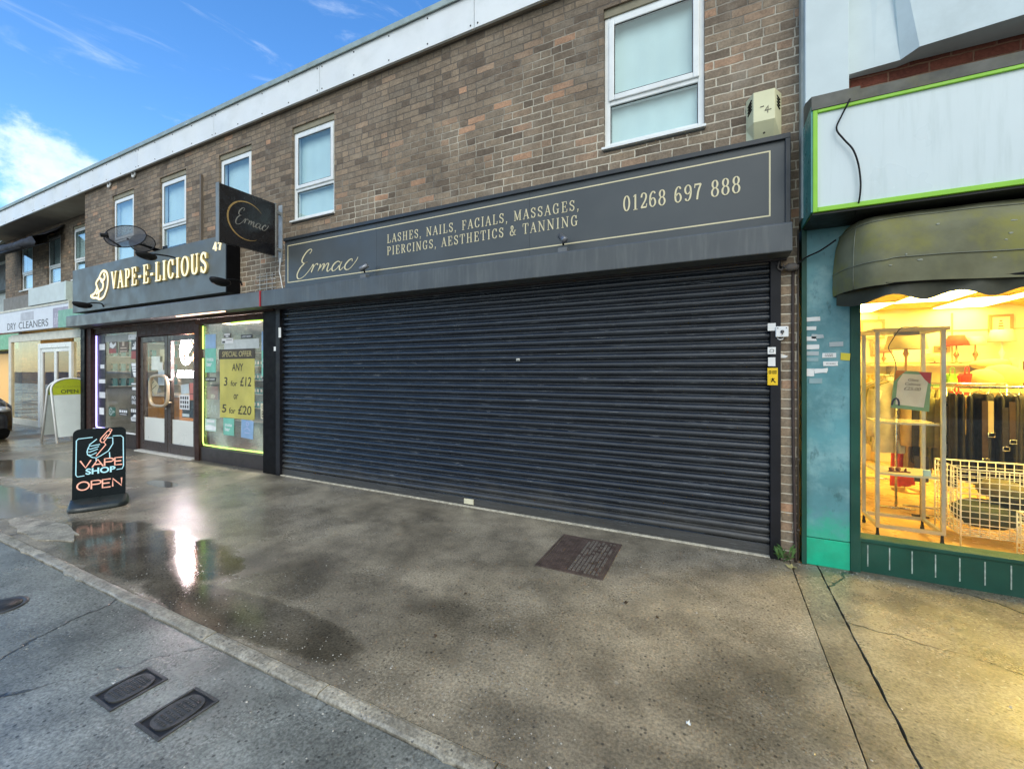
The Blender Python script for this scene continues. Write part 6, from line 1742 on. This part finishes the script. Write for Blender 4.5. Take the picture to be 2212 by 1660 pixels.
e.text('SHOP', (fr[0] + ex * (.24 * Wd) + ey * (.345 * Ht), ex, ey, en), .56 * Wd, .088 * Ht, .0012, bold=.03)
e.build('blue_artwork', BLUEN, vb)
e = X()
for pts in ([(.50, .815), (.515, .85), (.645, .955), (.69, .945), (.70, .925), (.57, .79), (.53, .79), (.50, .815)], [(.655, .955), (.685, .985), (.725, .965), (.70, .935)], [(.57, .79), (.61, .755), (.43, .60)], [(.56, .83), (.63, .90)]):
    e.ribbon([bd(*p) for p in pts], .009, fr, .001)
def stroke_text(mb, s_, x, y, w_, h_, wd):
    LT = {'V': (.9, [[(0, 1), (.4, 0), (.8, 1)]]), 'A': (.95, [[(0, 0), (.42, 1), (.84, 0)], [(.17, .34), (.67, .34)]]), 'P': (.8, [[(0, 0), (0, 1), (.5, 1), (.68, .88), (.68, .66), (.5, .54), (0, .54)]]), 'E': (.75, [[(.6, 1), (0, 1), (0, 0), (.6, 0)], [(0, .52), (.52, .52)]]),
          'O': (1.0, [[(.42 + .42 * math.cos(R(a)), .5 + .5 * math.sin(R(a))) for a in range(0, 361, 18)]]), 'N': (.9, [[(0, 0), (0, 1), (.66, 0), (.66, 1)]])}
    tot = sum(LT[c][0] for c in s_) - .2
    k_ = w_ / tot
    xx = x
    for c in s_:
        for pts in LT[c][1]: mb.ribbon([((xx + p[0] * k_) * Wd, (y + p[1] * h_) * Ht) for p in pts], wd, fr, .0012)
        xx += LT[c][0] * k_
stroke_text(e, 'VAPE', .14, .445, .78, .105, .013)
stroke_text(e, 'OPEN', .09, .135, .84, .115, .013)
e.build('coral_artwork', CORALN, vb)
e = X()
bp = []
for k_ in range(28):
    a = 2 * math.pi * k_ / 28
    ca, sa = math.cos(a), math.sin(a)
    bp.append((math.copysign(abs(ca) ** .5, ca), math.copysign(abs(sa) ** .6, sa)))
cc = (A + B) / 2 + nrm * -.02
rows = []
for (sx_, sy_, z) in ((.242, .19, 0), (.245, .193, .02), (.240, .18, .05), (.235, .10, .075), (.225, .03, .11)):
    rows.append([cc + ex * (p[0] * sx_) + nrm * (p[1] * sy_) + Vector((0, 0, z)) for p in bp])
V = e.grid(rows, closed=True); e.bm.faces.new(V[-1]); e.bm.faces.new(V[0][::-1])
e.build('base', M('rubber_base', (.022, .028, .028), .35, var=.2), vb)

ab = thing('sandwich_board', 'white tube framed sandwich board with lime open header outside the dry cleaner', 'sandwich board', (-12.5, 0, 0))
def aboard(x_ft, x_top, hdr):
    fo = Vector((x_ft, -.33, 0)); tp = Vector((x_top, -.33, 1.33))
    ey = (tp - fo).normalized(); Lh = (tp - fo).length
    ex = Vector((0, 1, 0)); en = ex.cross(ey) * (1 if x_ft > x_top else 1)
    W2 = .64; ra = .30
    path = [(0, 0)] + [(0, Lh - ra * .8)] + [(ra - ra * math.cos(R(a)), Lh - ra * .8 + ra * .8 * math.sin(R(a))) for a in range(15, 91, 15)] + [(W2 - ra + ra * math.cos(R(a)), Lh - ra * .8 + ra * .8 * math.sin(R(a))) for a in range(90, -1, -15)] + [(W2, 0)]
    P = lambda x, y, h=0: fo + ex * x + ey * y + en * h
    e = X(); e.tube([P(x, y) for x, y in path], .018, 8); e.build('tube_frame', WHITEP, ab)
    zl = Lh - .36
    e = X(); e.prism([P(.02, .13, -.004), P(W2 - .02, .13, -.004), P(W2 - .02, zl, -.004), P(.02, zl, -.004)], en * .008); e.build('panel', M('board_white', (.66, .72, .70), .5, var=.04), ab)
    e = X(); pts = [(.02, zl + .003), (W2 - .02, zl + .003)] + [(W2 - ra + (ra - .02) * math.cos(R(a)), Lh - ra * .8 + (ra * .8 - .02) * math.sin(R(a))) for a in range(0, 91, 15)] + [(ra - (ra - .02) * math.cos(R(a)), Lh - ra * .8 + (ra * .8 - .02) * math.sin(R(a))) for a in range(90, -1, -15)]
    e.prism([P(x, y, -.004) for x, y in pts], en * .008); h_ = e.build('header', M('lime_header', (.42, .48, .02), .5), ab)
    if hdr:
        e = X(); e.text('OPEN', (P(.14, zl + .03, .0045), ex, ey, en), .27, .085, .001, bold=.02); e.build('lettering', M('dark_olive_letters', (.06, .07, .02), .6), h_); e = X(); e.text('DRY CLEANERS', (P(.05, zl + .15, .0045), ex, ey, en), .40, .05, .001); e.build('lettering', M('faint_olive_letters', (.26, .29, .03), .6), h_)
aboard(-12.13, -12.50, True)
aboard(-12.92, -12.55, False)

# parked car at the left edge
car = thing('parked_car', 'dark car parked on the pavement at the left edge, only its front corner showing', 'car', (-15.4, -1.45, 0))
CB = M('car_paint', (.010, .010, .012), .18, var=.1, coat=.6)
sec = [  # x, half width low, half width top, z low, z belt, z roof (front is +x)
 (0.00, .70, .60, .30, .52, .62), (-.06, .80, .70, .22, .60, .72), (-.30, .87, .76, .20, .74, .86), (-.9, .89, .80, .20, .84, .95), (-1.25, .89, .80, .20, .90, 1.0), (-1.9, .89, .66, .20, .95, 1.40), (-2.5, .89, .62, .20, .97, 1.46), (-3.3, .89, .62, .20, .98, 1.42), (-3.9, .87, .66, .22, .96, 1.10), (-4.1, .80, .66, .30, .80, .92), (-4.16, .72, .6, .36, .6, .7)]
e = X(); rows = []
for (x, wl, wt, zl, zb, zr) in sec:
    pts = [(-wl, zl), (-wl, (zl + zb) / 2), (-wl * .985, zb), (-(wl * .4 + wt * .6), zb * .5 + zr * .5), (-wt, zr - .03), (-wt * .6, zr), (0, zr + .01)]
    pts = pts + [(-a, b_) for a, b_ in pts[-2::-1]]
    rows.append([(-13.25 + x, -1.45 + a, b_) for a, b_ in pts])
V = e.grid(rows); e.bm.faces.new(V[0]); e.bm.faces.new(V[-1][::-1])
e.build('body', CB, car)
GLS = M('car_glass', (.008, .009, .010), .04, var=0)
for sgn in (-1, 1):
    e = X(); pts = [(-1.35, .985), (-1.95, 1.36), (-3.2, 1.38), (-3.75, 1.02), (-2.5, .99)]
    e.prism([(-13.25 + x, -1.45 + sgn * (.885 - (z - .95) * .50), z) for x, z in pts], (0, sgn * .02, 0)); e.build('side_window', GLS, car)
e = X(); e.face([(-13.25 - 1.27, -1.45 - .74, 1.025), (-13.25 - 1.27, -1.45 + .74, 1.025), (-13.25 - 1.87, -1.45 + .60, 1.405), (-13.25 - 1.87, -1.45 - .60, 1.405)]); e.build('windscreen', GLS, car)
for x in (-14.08, -16.58):
    for sgn in (-1, 1):
        yc = -1.45 + sgn * .80
        e = X(); e.lathe([(.19, -.10), (.30, -.10), (.315, -.07), (.315, .07), (.30, .10), (.19, .10)], (x, yc, .315), (0, 1, 0), 28); w_ = e.build('wheel', M('tyre_rubber', (.014, .014, .014), .8), car)
        e = X(); e.lathe([(0, .06), (.05, .06), (.06, .05), (.17, .04), (.192, .09), (.192, -.09), (.0, -.02)], (x, yc, .315), (0, sgn, 0), 20); e.build('rim', STEEL, w_)
for sgn in (-1, 1):
    e = X(); e.blob((-13.43, -1.45 + sgn * .66, .68), (.17, .15, .075), seg=14, rings=8); e.build('headlight', M('headlamp', (.5, .52, .54), .1, metal=.4), car)
bx(-13.265, -13.23, -1.88, -1.02, .34, .50).build('grille', BLACKM, car)
bx(-13.245, -13.230, -1.73, -1.17, .52, .56).build('trim_bar', CHROME, car)

def cover(lab, x0, x1, y0, y1, z, m_, kind, rot=0.):
    cx_, cy_ = (x0 + x1) / 2, (y0 + y1) / 2
    t = thing('manhole_cover' if kind != 'small' else 'stopcock_cover', lab, 'manhole cover' if kind != 'small' else 'access cover', (cx_, cy_, z), None if kind != 'small' else 'covers set in the road')
    a, b_ = (x1 - x0) / 2, (y1 - y0) / 2
    f_ = X(); w_ = .018 if kind != 'small' else .012
    for q in ((-a, a, -b_, -b_ + w_), (-a, a, b_ - w_, b_), (-a, -a + w_, -b_ + w_, b_ - w_), (a - w_, a, -b_ + w_, b_ - w_)): f_.box(cx_ + q[0], cx_ + q[1], cy_ + q[2], cy_ + q[3], z, z + .006)
    f_.build('frame', m_, t)
    p_ = X()
    if kind == 'studs':
        p_.box(cx_ - a + w_ + .006, cx_ + a - w_ - .006, cy_ - b_ + w_ + .006, cy_ + b_ - w_ - .006, z, z + .004)
        n, m2 = 15, 19
        for i in range(n):
            for j in range(m2):
                px, py = cx_ - a + .055 + (2 * a - .11) * i / (n - 1), cy_ - b_ + .05 + (2 * b_ - .10) * j / (m2 - 1)
                h_ = .0075 if px > cx_ - .02 else .003
                s_ = .0095
                p_.prism([(px - s_, py - s_ * .8, z + .0038), (px + s_, py - s_ * .8, z + .0038), (px + s_, py + s_ * .8, z + .0038), (px - s_, py + s_ * .8, z + .0038)], (0, 0, h_), 1 if px > cx_ - .02 and rnd.random() < .8 else 0)
        for sx_ in (-.16, .16):
            p_.lathe([(0, .005), (.016, .005), (.02, .002)], (cx_ + sx_, cy_, z + .003), seg=10)
    else:
        oval = [(cx_ + (a - .022) * math.copysign(abs(math.cos(q_)) ** .7, math.cos(q_)), cy_ + (b_ - .022) * math.copysign(abs(math.sin(q_)) ** .9, math.sin(q_)), z + .001) for q_ in [2 * math.pi * k_ / 28 for k_ in range(28)]]
        p_.prism(oval, (0, 0, .006))
        for i in range(7):
            yy = cy_ - b_ + .05 + (2 * b_ - .10) * i / 6
            hw = (a - .045) * math.sqrt(max(.05, 1 - ((yy - cy_) / b_) ** 2))
            nn = 6
            for k_ in range(nn):
                xx = cx_ - hw + 2 * hw * k_ / nn
                p_.box(xx, xx + 2 * hw / nn - .006, yy - .006, yy + .006, z + .0065, z + .010)
    p_.build('plate', [m_, M('worn_iron', (.20, .175, .15), .4, metal=.3, var=.3, scale=30)], t)
    if kind == 'small': bx(cx_ - a + w_, cx_ + a - w_, cy_ - b_ + w_, cy_ + b_ - w_, z - .002, z + .0008).build('recess', M('black_mud', (.012, .011, .010), .5), t)
    return t
RUST = M('rusty_iron', (.085, .060, .050), .5, var=.35, scale=14, bmp=.3, bscale=120, dirt=(.09, .07, .055), dirt_amt=.5)
IRON = M('grey_iron', (.055, .056, .056), .38, var=.3, scale=16, bmp=.3, bscale=120)
cover('square rusty manhole cover with raised studs in the pavement before the shutter', -1.262, -.735, -.972, -.295, .0005, RUST, 'studs')
cover('grey iron oval cover in the road, farther from the pavement sign corner kerb', -2.605, -2.415, -3.065, -2.845, -.0115, IRON, 'small')
cover('muddy iron oval cover in the road, the nearer one to the camera', -2.235, -2.045, -3.05, -2.815, -.0115, IRON, 'small')
t = thing('drain_cover', 'round iron cover in the wet road cut by the left edge', 'drain cover', (-4.07, -2.99, -.012))
e = X(); e.lathe([(.10, 0), (.125, 0), (.125, .006), (.105, .006), (.10, .003)], (-4.12, -2.98, -.0115), seg=28); e.build('frame', IRON, t)
e = X(); e.lathe([(0, .005), (.097, .005), (.097, 0)], (-4.12, -2.98, -.0115), seg=28); e.build('plate', M('dark_iron', (.02, .02, .02), .5), t)

# weed, leaves and scraps
wd = thing('weed', 'small green weed growing at the foot of the brick pier', 'weed', (.47, -.06, 0))
lf = X()
LG = M('weed_leaf', (.10, .20, .06), .6, var=.4, scale=30)
for i in range(26):
    a = rnd.uniform(-2.9, -.3); L = rnd.uniform(.03, .085); h_ = rnd.uniform(.02, .12)
    c = Vector((.46 + rnd.uniform(-.05, .06), -.045 + rnd.uniform(-.02, .01), rnd.uniform(.0, .05)))
    d = Vector((math.cos(a), math.sin(a) * .7, 0)); s_ = Vector((-d.y, d.x, 0)) * L * .3
    t_ = c + d * L + Vector((0, 0, h_))
    md_ = c + d * L * .55 + Vector((0, 0, h_ * .8))
    lf.face([c, md_ + s_, t_, md_ - s_])
lf.build('leaves', LG, wd)
def leaf(x, y, s_, rot, m_, lab, z=.004):
    e = X(); pts = []
    for (r_, a) in ((1, 0), (.55, 25), (.95, 50), (.5, 80), (.8, 115), (.45, 150), (.5, 180), (.45, 210), (.8, 245), (.5, 280), (.95, 310), (.55, 335)):
        pts.append((x + s_ * r_ * math.cos(R(a) + rot), y + s_ * r_ * math.sin(R(a) + rot), z + rnd.uniform(0, .012)))
    c = (x, y, z + .008)
    for i in range(12): e.face([c, pts[i], pts[(i + 1) % 12]])
    tag(e.build('fallen_leaf', m_), lab, 'leaf')
leaf(.50, -.15, .055, .4, M('straw_leaf', (.42, .36, .16), .7), 'straw coloured fallen leaf beside the weed at the pier')
leaf(1.62, -.62, .03, 1., M('brown_leaf', (.05, .03, .015), .7), 'small brown leaf on the broken pavement below the stall riser')
q = az(1486, 1565); leaf(q.x, q.y, .016, .3, M('white_scrap', (.72, .74, .72), .7), 'white scrap lying on the bare pavement near the front')
q = az(1352, 1303); leaf(q.x, q.y, .02, 1.3, M('brown_leaf', (.05, .03, .015), .7), 'dark leaf on the pavement below the right corner of the manhole')
q = az(245, 1478, -.01); leaf(q.x, q.y, .012, 2, M('white_scrap', (.72, .74, .72), .7), 'white scrap on the road beside the upper oval cover', -.008)
for i, (u, v, lab) in enumerate(((1005, 1283, 'dark damp leaf flat on the pavement, left of the manhole'), (940, 1375, 'dark leaf on the pavement between kerb puddle and manhole'), (1420, 1335, 'dark leaf on the pavement right of the manhole, farther out'))):
    q = az(u, v); leaf(q.x, q.y, .014, i, M('brown_leaf', (.05, .03, .015), .7), lab)
pt = X()
out = []
for k_ in range(26):
    a = 2 * math.pi * k_ / 26
    out.append((-5.75 + .62 * math.cos(a) * (1 + rnd.uniform(-.14, .14)), -2.34 + .13 * math.sin(a) * (1 + rnd.uniform(-.2, .2)), .0005))
pt.prism(out, (0, 0, .008))
structure(pt.build('concrete_patch', KERB))

# ================================================================== sky, sun, camera
wld = bpy.data.worlds.new('World'); scene.world = wld; wld.use_nodes = True
nt = wld.node_tree; nt.nodes.clear()
SUN_EL, SUN_AZ = R(42), R(150)      # behind the camera and to its right
dirv = nd(nt, 'ShaderNodeTexCoord', out=0)
skyn = nt.nodes.new('ShaderNodeTexSky')
skyn.sky_type = 'NISHITA'; skyn.sun_disc = False; skyn.sun_elevation = SUN_EL; skyn.sun_rotation = SUN_AZ; skyn.ozone_density = 2.2; skyn.dust_density = .5
blue = nd(nt, 'ShaderNodeHueSaturation', {'Hue': .503, 'Saturation': 1.28, 'Value': 1.6, 'Color': skyn.outputs[0]})
BGS = nt.nodes.new('ShaderNodeBackground'); nt.links.new(blue, BGS.inputs[0]); BGS.inputs[1].default_value = .13
BGC = nt.nodes.new('ShaderNodeBackground')
def dotn(v, c):
    n = nt.nodes.new('ShaderNodeVectorMath'); n.operation = 'DOT_PRODUCT'
    nt.links.new(v, n.inputs[0]); n.inputs[1].default_value = Vector(c).normalized()
    return n.outputs['Value']
gap = dotn(dirv, (-.80, .52, .42))
cn1 = noise(nt, nd(nt, 'ShaderNodeMapping', {'Vector': dirv, 'Scale': (1.6, 1.6, 3.2)}), 2.2, 6, .6)
cover_ = mr(nt, mth(nt, 'ADD', gap, mth(nt, 'MULTIPLY', mth(nt, 'SUBTRACT', cn1, .5), .14)), .05, .30, 1., 0.)
wis = noise(nt, nd(nt, 'ShaderNodeMapping', {'Vector': dirv, 'Rotation': (.3, .5, .2), 'Scale': (3.5, 1.4, 9)}), 2.4, 7, .62, .6)
cover_ = mth(nt, 'MAXIMUM', cover_, mth(nt, 'MULTIPLY', mr(nt, wis, .54, .82), .38))
puf = noise(nt, nd(nt, 'ShaderNodeMapping', {'Vector': dirv, 'Scale': (1, 1, 1.3)}), 11, 7, .62)
spot_ = dotn(dirv, ray(80, 400))
pc_ = mr(nt, mth(nt, 'ADD', spot_, mth(nt, 'MULTIPLY', mth(nt, 'SUBTRACT', puf, .5), .022)), .9965, 1.0015)
cover_ = mth(nt, 'MAXIMUM', cover_, mth(nt, 'MULTIPLY', pc_, .66))
spot2 = dotn(dirv, ray(160, 430))
cover_ = mth(nt, 'MAXIMUM', cover_, mth(nt, 'MULTIPLY', mr(nt, mth(nt, 'ADD', spot2, mth(nt, 'MULTIPLY', mth(nt, 'SUBTRACT', puf, .5), .02)), .995, 1.0), .6))
ccol = mixc(nt, mr(nt, cn1, .3, .7), (.80, .93, .97), (1.0, 1.04, 1.04))
nt.links.new(ccol, BGC.inputs[0]); BGC.inputs[1].default_value = 1.0
mx = nd(nt, 'ShaderNodeMixShader', [cover_, BGS.outputs[0], BGC.outputs[0]])
wo = nt.nodes.new('ShaderNodeOutputWorld'); nt.links.new(mx, wo.inputs[0])

sl = bpy.data.lights.new('sun', 'SUN'); sl.energy = .9; sl.angle = R(35); sl.color = (1., .97, .92)
so = bpy.data.objects.new('sun', sl); COL.objects.link(so)
sd = Vector((math.sin(SUN_AZ) * math.cos(SUN_EL), math.cos(SUN_AZ) * math.cos(SUN_EL), math.sin(SUN_EL)))
so.rotation_euler = sd.to_track_quat('Z', 'Y').to_euler()
so.location = sd * 30

cam = bpy.data.cameras.new('camera'); co = bpy.data.objects.new('camera', cam); COL.objects.link(co)
cam.sensor_width = 36; cam.lens = FX / 2212 * 36; cam.shift_y = -(830 - HY) / 2212
cam.clip_start = .05; cam.clip_end = 2000
co.location = (0, -CAMD, CAMH); co.rotation_euler = (R(90), 0, PSI)
scene.camera = co
scene.view_settings.view_transform = 'Standard'; scene.view_settings.look = 'None'; scene.view_settings.gamma = 1; scene.view_settings.exposure = .6
scene.cycles.use_denoising = True
try: scene.cycles.denoiser = 'OPENIMAGEDENOISE'
except Exception: pass
scene.cycles.max_bounces = 10; scene.cycles.transparent_max_bounces = 12; scene.cycles.diffuse_bounces = 5
scene.cycles.caustics_reflective = False; scene.cycles.caustics_refractive = False
scene.cycles.sample_clamp_indirect = 25
